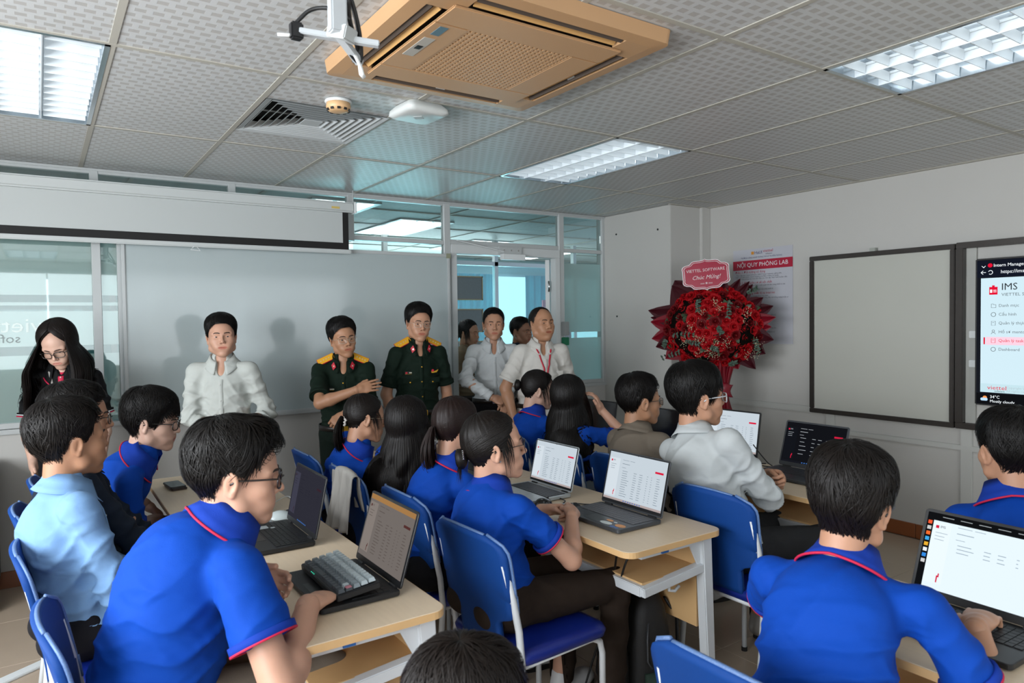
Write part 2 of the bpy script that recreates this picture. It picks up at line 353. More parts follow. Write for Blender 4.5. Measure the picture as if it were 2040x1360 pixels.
t = thing('roll_up_banner', 'red roll-up banner with a yellow emblem and white letter beyond the doorway', 'banner', (6.30, 5.95, 0))
MB().box(0, 0, 0.05, 0.6, 0.012, 1.88).build('banner_sheet', mat('banner_red', 'a01226', 0.6), t)
MB().box(-0.02, -0.06, 0, 0.62, 0.08, 0.05).build('banner_base', M_alu, t)
MB().box(0.10, -0.006, 1.68, 0.22, 0, 1.80).build('emblem', mat('emblem_yellow', 'd69a2a', 0.6), t)
text('banner_lettering', 'HaUI', 0.16, Matrix(((1, 0, 0, 0.25), (0, 0, -1, -0.003), (0, 1, 0, 1.74), (0, 0, 0, 1))), M_white, t, bold=0.004)
# corridor lamps
for k, (x, y, lb) in enumerate(((4.55, 5.2, 'ceiling light panel in the far room, seen through the door'), (1.9, 3.3, 'ceiling light panel in the corridor behind the left transom glass'), (6.2, 5.9, 'ceiling light panel near the teal curtain beyond the doorway'), (3.0, 4.0, 'ceiling light panel in the corridor above the notice boards'))):
    t = thing('light_panel', lb, 'ceiling light', (x, y, H+0.01), 0, 'corridor ceiling lights')
    MB().box(-0.3, -0.6, -0.004, 0.3, 0.6, 0.012).build('panel_frame', M_alu, t)
    for q in range(3): MB().box(-0.26+q*0.18, -0.57, -0.010, -0.12+q*0.18, 0.57, -0.004).build('diffuser', emis('tube_glow', (0.88, 0.96, 1.0), 3.5), t)
# --- ceiling
ce = struct('ceiling', MB().box(X0-0.1, Y0-0.1, H+0.10, X1+0.1, Y1+0.04, H+0.16), M_wall)
LAMPS = [(-0.6, 0.0), (2.4, 0.0), (2.4, -2.4), (-0.6, -2.4), (-0.6, -4.8), (2.4, -4.8)]
VENT = (0.6, 0.0)
tmesh = None
for i in range(-3, 9):
    for j in range(-5, 2):
        x, y = 0.6*i, 1.2*j
        if any(abs(x-a) < 0.01 and abs(y-b) < 0.01 for a, b in LAMPS): continue
        x1 = min(x+0.6, X1); y1 = min(y+1.2, Y1)
        if x > X1: continue
        if (i, j) == (1, 0):
            for a, b in ((0.0, 0.325), (0.875, 1.2)): MB().box(x+0.003, a+0.003, H+0.002, x1-0.003, b-0.003, H+0.014).build('ceiling_tile', M_tile, ce)
            continue
        if j == 1 or x+0.6 > X1:
            if y1-y < 0.05: continue
            o = MB().box(0.003, 0.003, 0.002, x1-x-0.003, y1-y-0.003, 0.014).build('ceiling_tile', M_tile, ce); o.location = (x, y, H)
            continue
        if tmesh is None:
            o = MB().box(0.003, 0.003, 0.002, 0.597, 1.197, 0.014).build('ceiling_tile', M_tile, ce); tmesh = o.data
        else:
            o = bpy.data.objects.new('ceiling_tile', tmesh); COL.objects.link(o); o.parent = ce
        o.location = (x, y, H)
for i in range(-3, 9): MB().box(0.6*i-0.012, Y0, H-0.001, 0.6*i+0.012, Y1-0.01, H+0.006).build('grid_bar', M_bar, ce)
for j in range(-4, 3):
    if 1.2*j < Y1: MB().box(X0, 1.2*j-0.012, H-0.0015, X1, 1.2*j+0.012, H+0.0055).build('grid_bar', M_bar, ce)
MB().box(X1-0.03, Y0, H-0.004, X1, 1.44, H+0.004).box(4.32, 1.41, H-0.004, X1, 1.44, H+0.004).build('wall_angle', M_bar, ce)
# --- troffers
M_refl = mat('louvre_metal', 'dde4e8', 0.35, metal=0.15)
M_refl2 = mat('reflector_metal', 'c4ccd2', 0.16, metal=0.9)
M_tube = emis('fluorescent_tube', (0.90, 0.97, 1.0), TUBE_STRENGTH)
def troffer(x, y, label):
    t = thing('ceiling_light', label, 'ceiling light', (x+0.3, y+0.6, H), 0, 'recessed louvre lights in the ceiling')
    MB().box(-0.296, -0.596, -0.002, -0.278, 0.596, 0.09).box(0.278, -0.596, -0.002, 0.296, 0.596, 0.09).box(-0.296, -0.596, -0.002, 0.296, -0.578, 0.09).box(-0.296, 0.578, -0.002, 0.296, 0.596, 0.09).box(-0.296, -0.596, 0.085, 0.296, 0.596, 0.09).build('housing', M_refl2, t)
    for q in (-1, 0, 1):
        MB().tube([(q*0.187, -0.57, 0.055), (q*0.187, 0.57, 0.055)], 0.013, 10).build('fluorescent_tube', M_tube, t, smooth=True)
    for q in (-0.5, 0.5): MB().box(q*0.187-0.002, -0.578, 0.0, q*0.187+0.002, 0.578, 0.045).box(q*0.187-0.008, -0.578, 0.035, q*0.187+0.008, 0.578, 0.045).build('lane_divider', M_refl, t)
    bl = MB()
    for w0, w1 in ((0.0015, 0.0045),):
        vs = []; a = 0.085
        prof = [(-w0, 0.0), (w0, 0.0), (w1, 0.040), (-w1, 0.040)]
        bl.add([(-a, p, z) for p, z in prof]+[(a, p, z) for p, z in prof], [(3, 2, 1, 0), (4, 5, 6, 7), (0, 1, 5, 4), (1, 2, 6, 5), (2, 3, 7, 6), (3, 0, 4, 7)])
    me = None
    for q in (-1, 0, 1):
        for k in range(12):
            if me is None: o = bl.build('louvre_blade', M_refl, t); me = o.data
            else: o = bpy.data.objects.new('louvre_blade', me); COL.objects.link(o); o.parent = t
            o.location = (q*0.187, -0.53+k*0.0964, 0.002)
    return t
troffer(-0.6, 0.0, 'bright recessed louvre light at the far left of the ceiling')
troffer(2.4, 0.0, 'recessed louvre light near the right of the glass partition, middle of the picture')
troffer(2.4, -2.4, 'large recessed louvre light at the upper right of the picture')
troffer(-0.6, -2.4, 'recessed louvre light behind the left one, above the viewer')
troffer(-0.6, -4.8, 'recessed louvre light at the rear left of the room')
troffer(2.4, -4.8, 'recessed louvre light at the rear right of the room')
# --- square diffuser vent
M_vent = mat('vent_paint', 'b4b9ba', 0.45); M_dark = mat('duct_dark', '0c0c0c', 0.9)
t = thing('air_diffuser', 'square grey ceiling air diffuser with nested slanted louvres', 'air vent', (0.905, 0.6, H))
MB().box(-0.275, -0.275, 0.055, 0.275, 0.275, 0.065).box(-0.275, -0.275, 0.01, -0.27, 0.275, 0.06).box(0.27, -0.275, 0.01, 0.275, 0.275, 0.06).box(-0.275, -0.275, 0.01, 0.275, -0.27, 0.06).box(-0.275, 0.27, 0.01, 0.275, 0.275, 0.06).build('duct', M_dark, t)
def frustum(a, b, z0, z1, th=0.003):
    vs = [(sx*a, sy*a, z0) for sx, sy in ((-1, -1), (1, -1), (1, 1), (-1, 1))]+[(sx*b, sy*b, z1) for sx, sy in ((-1, -1), (1, -1), (1, 1), (-1, 1))]
    vs += [(sx*(a-th), sy*(a-th), z0+th*0.2) for sx, sy in ((-1, -1), (1, -1), (1, 1), (-1, 1))]+[(sx*(b-th), sy*(b-th), z1+th*0.2) for sx, sy in ((-1, -1), (1, -1), (1, 1), (-1, 1))]
    fs = []
    for i in range(4):
        j = (i+1) % 4; fs += [(i, j, 4+j, 4+i), (8+j, 8+i, 12+i, 12+j), (j, i, 8+i, 8+j), (4+i, 4+j, 12+j, 12+i)]
    return MB().add(vs, fs)
frustum(0.292, 0.262, -0.004, 0.006, 0.004).build('outer_frame', M_vent, t)
for k in range(7): frustum(0.262-0.032*k, 0.232-0.032*k, -0.002, 0.034).build('louvre', M_vent, t)
MB().box(-0.045, -0.045, 0.0, 0.045, 0.045, 0.004).build('centre_plate', M_vent, t)
MB().bar((-0.25, 0, 0.03), (0.25, 0, 0.03), 0.006, 0.006).bar((0, -0.25, 0.03), (0, 0.25, 0.03), 0.006, 0.006).build('support_rod', M_alu, t)
# --- ceiling cassette air conditioner
M_ac = mat('aged_beige_plastic', 'b58f68', 0.42, var=0.04, vscale=5)
M_aci = mat('cassette_inner', '4b4038', 0.6); M_acf = mat('flap_plastic', 'c79b62', 0.4)
t = thing('ceiling_cassette', 'yellowed beige ceiling cassette air conditioner with square intake grille', 'air conditioner', (1.14, -0.69, H))
S = 0.46
# panel ring with four outlet slots : built from strips
def ring(a0, a1, z0, z1, name, m):
    mb = MB(); c = 0.05
    def loop(a, z): return [(x, y, z) for x, y in rrect(-a, -a, a, a, 0.025, 4)]
    A, B, Cc = loop(a1, z1), loop(a1-0.006, z0+0.004), loop(a0, z0)
    D = loop(a0, z1); n = len(A); vs = A+B+Cc+D; fs = []
    for r in range(3):
        for i in range(n): fs.append((r*n+i, r*n+(i+1) % n, (r+1)*n+(i+1) % n, (r+1)*n+i))
    return mb.add(vs, fs).build(name, m, t)
ring(0.405, S, -0.052, 0.0, 'outer_panel', M_ac)
for k in range(4):
    Mx = Matrix.Rotation(k*PI/2, 4, 'Z')
    MB().prism([(-0.405, -0.405), (-0.29, -0.405), (-0.29, -0.335), (-0.335, -0.29), (-0.405, -0.29)], -0.052, -0.035, Mx).build('corner_panel', M_ac, t)
MB().box(-0.40, -0.40, -0.012, 0.40, 0.40, -0.006).build('outlet_duct', M_aci, t)
for k in range(4):
    Mx = Matrix.Rotation(k*PI/2, 4, 'Z')
    MB().bar((-0.285, -0.385, -0.036), (0.285, -0.385, -0.036), 0.018, 0.03, (0, 0.5, 1)).xf(Mx).build('outlet_vane', M_aci, t)
    f = MB().bar((-0.28, -0.358, -0.045), (0.28, -0.358, -0.045), 0.020, 0.004, (0, 0.8, 1)).xf(Mx).build('air_flap', M_acf, t)
    MB().box(-0.02, -0.392, -0.045, 0.02, -0.375, -0.02, Mx).build('flap_bracket', M_white, t)
# intake grille: frame + bars
g = 0.335; gi = 0.21
ge = MB(); zb, zt = -0.060, -0.050
ge.box(-g, -g, zb, g, -gi, zt).box(-g, gi, zb, g, g, zt).box(-g, -gi, zb, -gi, gi, zt).box(gi, -gi, zb, g, gi, zt)
grl = ge.build('grille_frame', M_ac, t, bevel=0.004)
bars = MB(); nb = 22
for k in range(nb+1):
    p = -gi+2*gi*k/nb
    bars.box(p-0.0045, -gi, zb+0.001, p+0.0045, gi, zt)
    bars.box(-gi, p-0.0045, zb+0.0012, gi, p+0.0045, zt-0.001)
tag(bars.build('grille_bars', M_ac, grl), kind='stuff')
MB().box(-gi, -gi, -0.035, gi, gi, -0.03).build('filter_mesh', mat('filter_dark', '2a1d12', 0.9), t)
M_lab = mat('label_grey', 'a9a59c', 0.5); M_labb = mat('label_blue', '55707c', 0.4)
MB().box(-0.305, -0.19, zb-0.0015, -0.275, -0.12, zb+0.002).build('status_label', M_labb, t)
MB().box(-0.31, -0.09, zb-0.0015, -0.27, 0.08, zb+0.002).build('receiver_label', M_lab, t)
MB().box(-0.30, -0.02, zb-0.003, -0.28, 0.01, zb+0.001).build('receiver_window', M_black, t)
# --- smoke detector and wireless access point
t = thing('smoke_detector', 'round cream smoke detector on the ceiling beside the diffuser', 'smoke detector', (0.895, 0.19, H))
MB().lathe([(0.058, 0.0), (0.06, -0.008), (0.055, -0.012)], 28).build('base', M_white, t, smooth=True)
MB().lathe([(0.052, -0.011), (0.054, -0.03), (0.046, -0.045), (0.03, -0.05)], 28).build('body', mat('aged_cream', 'd0a97c', 0.45), t, smooth=True)
for k in range(10):
    MB().box(0.044, -0.007, -0.047, 0.051, 0.007, -0.038, Matrix.Rotation(k*PI/5, 4, 'Z')).build('vent_slot', M_black, t)
t = thing('access_point', 'white rounded square wireless access point beneath the air conditioner', 'access point', (1.235, 0.075, H), 0.08)
pb = MB(); 
for zz, a in ((0, 0.095), (-0.02, 0.11), (-0.04, 0.105), (-0.05, 0.085)):
    pass
lo = [[(x, y, z) for x, y in rrect(-a, -a, a, a, 0.03, 5)] for z, a in ((0.0, 0.085), (-0.022, 0.105), (-0.042, 0.108), (-0.052, 0.092))]
n = len(lo[0]); vs = sum(lo, []); fs = [(r*n+i, r*n+(i+1) % n, (r+1)*n+(i+1) % n, (r+1)*n+i) for r in range(3) for i in range(n)]+[tuple(range(3*n, 4*n))]
MB().add(vs, fs).build('shell', mat('ap_white', 'c9cdcb', 0.35), t, smooth=True)
MB().box(-0.02, -0.02, -0.0535, 0.02, 0.02, -0.0515, Matrix.Rotation(PI/4, 4, 'Z')).build('emblem', M_alu, t)
# --- projector ceiling bracket with cables (projector itself is above the frame)
t = thing('projector_bracket', 'white steel projector bracket with dangling cables beside the air conditioner', 'projector bracket', (0.37, -1.22, H))
M_brk = mat('bracket_paint', 'aeb3b6', 0.4)
MB().box(-0.02, -0.016, -0.30, 0.02, 0.016, 0.0).build('drop_tube', M_brk, t, bevel=0.004)
MB().box(-0.06, -0.06, -0.012, 0.06, 0.06, 0.0).build('ceiling_plate', M_white, t, bevel=0.003)
MB().bar((-0.075, 0.06, -0.29), (0.10, -0.015, -0.31), 0.022, 0.014).build('arm', M_brk, t, bevel=0.002)
MB().bar((0.0, 0.0, -0.30), (0.085, 0.075, -0.33), 0.022, 0.014).build('arm', M_brk, t, bevel=0.002)
MB().bar((-0.0, 0.035, -0.285), (0.03, -0.01, -0.30), 0.05, 0.034).build('joint_plate', M_alu, t, bevel=0.003)
MB().tube([(0.085, 0.075, -0.33), (0.09, 0.08, -0.355), (0.10, 0.085, -0.36)], 0.006, 8).build('hook_foot', M_white, t, smooth=True)
MB().tube([(-0.075, 0.06, -0.29), (-0.095, 0.07, -0.30), (-0.12, 0.08, -0.30)], 0.004, 8).build('hook_foot', M_white, t, smooth=True)
MB().box(-0.095, 0.05, -0.31, -0.065, 0.075, -0.27).build('cable_plug', M_black, t, bevel=0.004)
def cable(name, pts, r, m, parent=None, n=8, it=3):
    P = [Vector(p) for p in pts]
    for _ in range(it):
        Q = [P[0]]
        for a, b in zip(P[:-1], P[1:]): Q += [a*0.75+b*0.25, a*0.25+b*0.75]
        P = Q+[P[-1]]
    return MB().tube(P, r, n).build(name, m, parent, smooth=True)
cable('power_cable', [(-0.08, 0.06, -0.27), (-0.05, 0.04, -0.235), (0.0, 0.0, -0.24), (0.03, 0.0, -0.26)], 0.005, M_black, t)
cable('signal_cable', [(0.02, -0.04, 0.0), (0.035, -0.04, -0.15), (0.02, 0.0, -0.24), (0.08, 0.06, -0.31), (0.07, 0.08, -0.33)], 0.006, M_black, t)
cable('signal_cable', [(-0.01, -0.045, 0.0), (-0.02, -0.03, -0.12), (0.06, 0.02, -0.24), (0.09, 0.07, -0.34), (0.05, 0.05, -0.32)], 0.0065, M_black, t)
cable('white_cable', [(-0.04, -0.03, 0.0), (-0.05, -0.02, -0.14), (0.0, 0.0, -0.27), (0.08, 0.06, -0.34), (0.09, 0.07, -0.36)], 0.005, M_white, t)
# --- projection screen
M_case = mat('screen_case_paint', 'b9bebd', 0.4); M_scr = mat('matte_screen', 'b4b9b8', 0.8); 
t = thing('projection_screen', 'long white pull-down projection screen, partly lowered, with black border', 'projection screen', (0, 0, 0))
MB().box(-1.35, 2.15, 2.39, 1.74, 2.225, 2.465).build('casing', M_case, t, bevel=0.012, seg=3)
MB().box(1.735, 2.145, 2.385, 1.755, 2.23, 2.47).box(-1.37, 2.145, 2.385, -1.35, 2.23, 2.47).build('end_cap', M_white, t, bevel=0.006)
MB().box(-1.30, 2.186, 2.165, 1.655, 2.188, 2.40).build('screen_fabric', M_scr, t)
MB().box(-1.33, 2.185, 2.115, 1.70, 2.189, 2.165).box(1.655, 2.185, 2.165, 1.70, 2.189, 2.40).build('black_border', mat('screen_black', '0a0a0a', 0.7), t)
MB().box(-1.35, 2.175, 2.085, 1.72, 2.20, 2.115).build('bottom_bar', M_case, t, bevel=0.007)
MB().box(1.56, 2.147, 2.41, 1.62, 2.151, 2.425).build('sticker', mat('sticker_yellow', 'c9b061', 0.5), t)
MB().tube([(1.745, 2.20, 2.562), (1.745, 2.20, 2.47)], 0.003).tube([(1.745, 2.20, 2.48), (1.765, 2.19, 2.47), (1.755, 2.18, 2.455)], 0.004).build('hanging_hook', M_alu, t)
MB().tube([(0.62, 2.165, 2.085), (0.60, 2.165, 2.065), (0.66, 2.165, 2.06), (0.64, 2.165, 2.085)], 0.003).build('pull_handle', M_white, t)
# --- large whiteboard on the back wall
M_wbd = mat('glossy_whiteboard', 'a6b1b2', 0.10, var=0.02, vscale=1.5, spec=0.6)
t = thing('whiteboard', 'wide grey-white whiteboard behind the standing row on the back wall', 'whiteboard', (0.205, 2.25, 0.92))
MB().box(0.01, 0.012, 0.01, 2.385, 0.03, 1.19).build('writing_surface', M_wbd, t)
MB().box(0, 0, 1.18, 2.395, 0.035, 1.205).box(0, 0, 0, 2.395, 0.035, 0.022).box(0, 0, 0.0225, 0.022, 0.035, 1.1795).box(2.373, 0, 0.0225, 2.395, 0.035, 1.1795).build('aluminium_frame', M_alu, t, bevel=0.004)
MB().box(0.02, -0.045, -0.006, 2.37, 0.0, 0.0).box(0.02, -0.045, 0.0, 2.37, -0.041, 0.012).build('pen_tray', M_alu, t)
MB().box(2.36, -0.004, 1.17, 2.40, 0.0, 1.21).box(-0.004, -0.004, -0.005, 0.03, 0.0, 0.03).build('corner_piece', mat('corner_plastic', '8c8f78', 0.5), t)
MB().box(-0.012, -0.003, 0.01, 0.012, 0.0, 0.15).build('tape_strip', mat('orange_tape', 'c98a2e', 0.6, var=0.3, vscale=60), t)
for x in (0.46, 0.98, 1.28, 2.5): pass
M_wht = mat('paint_white_line', 'd8dcd6', 0.5)
# --- right wall fittings
def RW(y, z, x=X1-0.001):    # plane on the right wall, text runs towards -y
    return Matrix(((0, 0, -1, x), (-1, 0, 0, y), (0, 1, 0, z), (0, 0, 0, 1)))
M_trim = mat('trunking_white', 'b9bab6', 0.5)
struct('trim_1', MB().box(X1-0.022, 0.30, 0.805, X1, 1.40, 0.855), M_trim, bevel=0.003)
struct('trim_2', MB().box(X1-0.02, 0.20, 0.10, X1, 0.27, 0.83), M_trim, bevel=0.003)
struct('trim_3', MB().box(X1-0.02, -0.76, 0.10, X1, -0.69, 0.83), M_trim, bevel=0.003)
struct('trim_4', MB().box(X1-0.022, -3.6, 0.665, X1, 0.36, 0.70), M_trim, bevel=0.003)
for y, z in ((2.13, 2.376), (1.59, 2.361), (2.13, 1.594), (1.595, 1.596)):
    MB().lathe([(0.009, 0.0), (0.009, 0.004), (0.004, 0.006)], 12, Matrix.Translation((4.349, y, z)) @ Matrix.Rotation(-PI/2, 4, 'Y')).build('wall_plug', M_black, wr)
M_dfrm = mat('dark_bronze_frame', '3a3633', 0.4, metal=0.4, var=0.15, vscale=30)
M_wb2 = mat('matte_whiteboard', 'b3b4ac', 0.45, var=0.02, vscale=3)
t = thing('sliding_whiteboard', 'square whiteboard with dark frame on the right wall', 'whiteboard', (X1, 0, 0))
MB().box(-0.045, -0.655, 0.845, -0.02, 0.355, 2.01).build('writing_surface', M_wb2, t)
fo = MB().box(-0.06, -0.665, 0.815, -0.005, 0.385, 0.85).box(-0.06, -0.665, 2.0, -0.005, 0.385, 2.035).box(-0.06, 0.35, 0.8505, -0.005, 0.385, 1.9995).box(-0.06, -0.665, 0.8505, -0.005, -0.635, 1.9995)
fo.build('board_frame', M_dfrm, t, bevel=0.004)
MB().box(-0.05, -0.13, 2.035, -0.02, -0.09, 2.06).build('roller_guide', mat('guide_grey', '9b9f98', 0.5), t)
t = thing('board_recess', 'dark framed open board bay holding the television', 'board frame', (X1, 0, 0))
MB().box(-0.06, -2.75, 0.815, -0.005, -0.672, 0.855).box(-0.06, -2.75, 2.0, -0.005, -0.672, 2.04).box(-0.065, -0.72, 0.8555, -0.005, -0.672, 1.9995).box(-0.06, -2.75, 0.8555, -0.005, -2.71, 1.9995).build('board_frame', M_dfrm, t, bevel=0.004)
MB().box(-0.02, -0.78, 0.855, -0.001, -0.72, 2.0).build('inner_rail', mat('rail_grey', 'a9aaa5', 0.4, metal=0.2), t)
for z in (1.415, 1.225): MB().box(-0.05, -2.2, z, -0.002, -0.75, z+0.045).build('mounting_rail', M_white, t, bevel=0.003)
# television with the management page
t = thing('television', 'large wall television showing the IMS page', 'television', (X1-0.11, 0, 0))
MB().box(0.0, -2.46, 0.99, 0.05, -0.81, 1.92).build('tv_body', M_black, t, bevel=0.006)
scrn = MB().box(-0.003, -2.45, 1.0, 0.0, -0.822, 1.91).build('screen', emis('screen_dark', '14161c', 1.0), t)
def TV(y, z, d=0.0035): return Matrix(((0, 0, -1, -d), (-1, 0, 0, y), (0, 1, 0, z), (0, 0, 0, 1)))
def tvrect(y0, z0, y1, z1, m, n='page_area', d=0.004): return MB().box(-d, min(y0, y1), z0, -d+0.001, max(y0, y1), z1).build(n, m, scrn)
EM = lambda n, c, s=1.0: emis('screen_'+n, c, s)
tvrect(-0.845, 1.075, -2.42, 1.795, EM('page', 'bcd3dc', 0.95))
tvrect(-0.822, 1.80, -2.45, 1.905, EM('navy', '10141f'), d=0.0038)
tvrect(-0.822, 1.00, -2.45, 1.068, EM('task', '0c0d10'), d=0.0038)
T_dk = EM('text_dark', '23272b'); T_gr = EM('text_grey', '5a6368'); T_wh = EM('text_white', 'e2e8ec'); T_rd = EM('text_red', 'c8102e'); T_lt = EM('text_light', '9fb0b6')
tvrect(-0.845, 1.075, -2.42, 1.13, EM('footer', 'b1ccd4', 0.95), d=0.0045)
tvrect(-0.875, 1.375, -2.40, 1.425, EM('pink', 'e3bccb', 0.95), d=0.0045); tvrect(-0.862, 1.378, -0.870, 1.422, T_rd, d=0.005)
text('page_text', 'IMS', 0.060, TV(-0.958, 1.735, 0.006), T_dk, scrn, bold=0.0006, sx=1.0)
text('page_text', 'VIETTEL SOFTWARE', 0.026, TV(-0.960, 1.688, 0.006), T_gr, scrn, sx=1.1)
for i, (s, mm) in enumerate((('Danh mục', T_gr), ('Cấu hình', T_gr), ('Quản lý thực tập sinh', T_gr), ('Hồ sơ mentor', T_gr), ('Quản lý task', T_rd), ('Dashboard', T_gr))):
    z = 1.62-0.0545*i
    text('page_text', s, 0.026, TV(-0.945, z, 0.006), mm, scrn)
    ic = MB()
    if i == 0: ic.tube([(-0.006, -0.905, z-0.012), (-0.006, -0.905, z+0.012), (-0.006, -0.915, z+0.012), (-0.006, -0.918, z+0.007), (-0.006, -0.93, z+0.007), (-0.006, -0.93, z-0.012)], 0.0014, 5, closed=True)
    elif i in (1, 5): ic.tube([(-0.006, -0.917+0.013*math.cos(a), z+0.013*math.sin(a)) for a in [k*PI/6 for k in range(12)]], 0.0016, 5, closed=True)
    elif i == 3:
        ic.tube([(-0.006, -0.917+0.007*math.cos(a), z+0.006+0.007*math.sin(a)) for a in [k*PI/5 for k in range(10)]], 0.0014, 5, closed=True)
        ic.tube([(-0.006, -0.905, z-0.014), (-0.006, -0.910, z-0.004), (-0.006, -0.924, z-0.004), (-0.006, -0.929, z-0.014)], 0.0014, 5)
    else: ic.tube([(-0.006, -0.906, z-0.013), (-0.006, -0.906, z+0.013), (-0.006, -0.928, z+0.013), (-0.006, -0.928, z-0.013)], 0.0014, 5, closed=True).tube([(-0.006, -0.911, z+0.004), (-0.006, -0.921, z+0.004)], 0.0012, 5)
    ic.build('page_icon', mm, scrn)
tvrect(-0.892, 1.690, -0.938, 1.738, T_rd, 'badge_icon', 0.005); tvrect(-0.908, 1.738, -0.922, 1.748, T_rd, 'badge_icon', 0.005)
tvrect(-0.915, 1.715, -0.933, 1.719, T_wh, 'badge_icon', 0.006); tvrect(-0.915, 1.705, -0.933, 1.709, T_wh, 'badge_icon', 0.006); tvrect(-0.897, 1.702, -0.909, 1.722, T_wh, 'badge_icon', 0.006)
text('page_text', 'Intern Management', 0.028, TV(-0.915, 1.872, 0.006), T_wh, scrn)
text('page_text', 'https://ims.viettelsoftware.com', 0.030, TV(-0.955, 1.83, 0.006), T_wh, scrn)
text('page_text', '⌄', 0.04, TV(-0.845, 1.872, 0.006), T_wh, scrn); text('page_text', '←', 0.04, TV(-0.84, 1.83, 0.006), T_wh, scrn)
MB().tube([(-0.006, -0.899+0.012*math.cos(a), 1.83+0.012*math.sin(a)) for a in [k*PI/7 for k in range(1, 13)]], 0.0018, 5).build('page_icon', T_wh, scrn)
MB().lathe([(0.013, 0), (0.013, 0.002)], 16, TV(-0.897, 1.874, 0.005)).build('page_icon', T_rd, scrn)
text('page_text', 'viettel', 0.036, TV(-0.885, 1.105, 0.006), T_rd, scrn, bold=0.0004, sx=1.2); text('page_text', 'software', 0.016, TV(-0.925, 1.085, 0.006), T_dk, scrn)
text('page_text', 'Copyright Viettel Software\nAll rights reserved', 0.02, TV(-0.99, 1.10, 0.006), T_lt, scrn)
text('page_text', '34°C', 0.026, TV(-0.90, 1.047, 0.006), T_wh, scrn); text('page_text', 'Mostly cloudy', 0.024, TV(-0.90, 1.02, 0.006), T_wh, scrn)
MB().lathe([(0.012, 0), (0.012, 0.002)], 14, TV(-0.872, 1.04, 0.005)).build('page_icon', EM('orange', 'd98a4a'), scrn)
MB().prism(rrect(-0.02, -0.009, 0.02, 0.009, 0.008), 0, 0.001, TV(-0.868, 1.03, 0.007)).build('page_icon', EM('cloud', 'a9c8e6'), scrn)
cable('tv_power_cable', [(0.03, -0.955, 0.99), (0.05, -0.97, 0.95), (0.06, -1.06, 0.90), (0.08, -1.10, 0.80)], 0.006, M_black, t)
# poster of lab rules
M_pap = mat('poster_paper', 'b4b5bd', 0.45); M_pred = mat('poster_red', 'a51233', 0.45); M_pnav = mat('poster_navy', '23265e', 0.5); M_por = mat('poster_orange', 'c7862b', 0.5); M_pgr = mat('poster_print_grey', '55565c', 0.5)
t = thing('poster', 'white lab rules poster with crimson heading band behind the rose stand', 'poster', (X1-0.004, 0, 0))
def PS(y, z, d=0.0030): return Matrix(((0, 0, -1, -d), (-1, 0, 0, y), (0, 1, 0, z), (0, 0, 0, 1)))
MB().box(-0.002, 0.565, 1.345, 0.002, 1.15, 2.15).build('paper_sheet', M_pap, t)
MB().box(-0.0028, 0.565, 1.975, -0.001, 1.15, 2.055).build('heading_band', M_pred, t)
text('heading_lettering', 'NỘI QUY PHÒNG LAB', 0.050, PS(0.857, 2.015, 0.0036), mat('poster_white', 'd9d9de', 0.5), t, 'CENTER', bold=0.0006)
text('logo_lettering', 'HaUI', 0.037, PS(0.93, 2.115), M_pnav, t, bold=0.0012); MB().box(-0.0028, 0.935, 2.103, -0.001, 0.962, 2.128).build('logo_square', M_por, t)
text('logo_lettering', 'viettel', 0.034, PS(0.845, 2.125), M_pred, t, sx=1.15); text('logo_lettering', 'software', 0.018, PS(0.82, 2.10), M_pgr, t)
text('sub_heading', 'TRƯỜNG CÔNG NGHỆ THÔNG TIN VÀ TRUYỀN THÔNG', 0.0155, PS(0.865, 2.077), M_pnav, t, 'CENTER')
rows = [('Điều 1. Đối tượng sử dụng', 1), ('- Thực tập sinh Viettel Software, CBNV Viettel Software, giảng viên,\nHSSV của HaUI được Viettel Software và Nhà trường cho phép.\n- Chỉ sử dụng phòng cho mục đích đào tạo, học tập, thực hành và làm việc.', 3),
        ('Điều 2. Bảo quản cơ sở vật chất', 1), ('- Giữ gìn, sử dụng đúng mục đích và bảo quản tài sản, trang thiết bị của\nPhòng Lab.\n- Không tự ý di chuyển, tháo lắp hoặc sửa chữa thiết bị.', 3),
        ('Điều 3. Sử dụng thiết bị và Internet', 1), ('- Sử dụng thiết bị, mạng Internet đúng mục đích.\n- Không truy cập các hoạt động làm ảnh hưởng đến hệ thống mạng hoặc an\nninh thông tin.', 3),
        ('Điều 4. Bảo mật thông tin', 1), ('- Tôn trọng tài liệu của Viettel Software và Nhà trường.\n- Không sao chép tài liệu khi chưa được phép.', 2),
        ('Điều 5. An toàn và trật tự', 1), ('- Tắt điện, khóa cửa khi rời phòng và trang thiết bị điện tử.\n- Không ăn uống, hút thuốc.\n- Giữ trật tự, không làm ảnh hưởng đến người khác.', 3),
        ('Điều 6. Trách nhiệm', 1), ('- Sắp xếp gọn gàng thiết bị sau khi sử dụng.\n- Báo ngay cho cán bộ khi thiết bị hư hỏng. Viết một tài sản\n- Nghiêm túc chấp hành các nội quy này.\n- Mọi vi phạm xử lý theo quy định của Viettel Software và', 4)]
z = 1.955
for s, n in rows:
    if n == 1 and s.startswith('Đ'): text('rule_heading', s, 0.027, PS(1.125, z), M_pred, t, bold=0.0006); z -= 0.022
    else:
        me_ = text('rule_text', s, 0.0165, PS(1.125, z-0.0165*0.5*n+0.006), M_pgr, t, sx=1.0); z -= 0.019*n+0.012
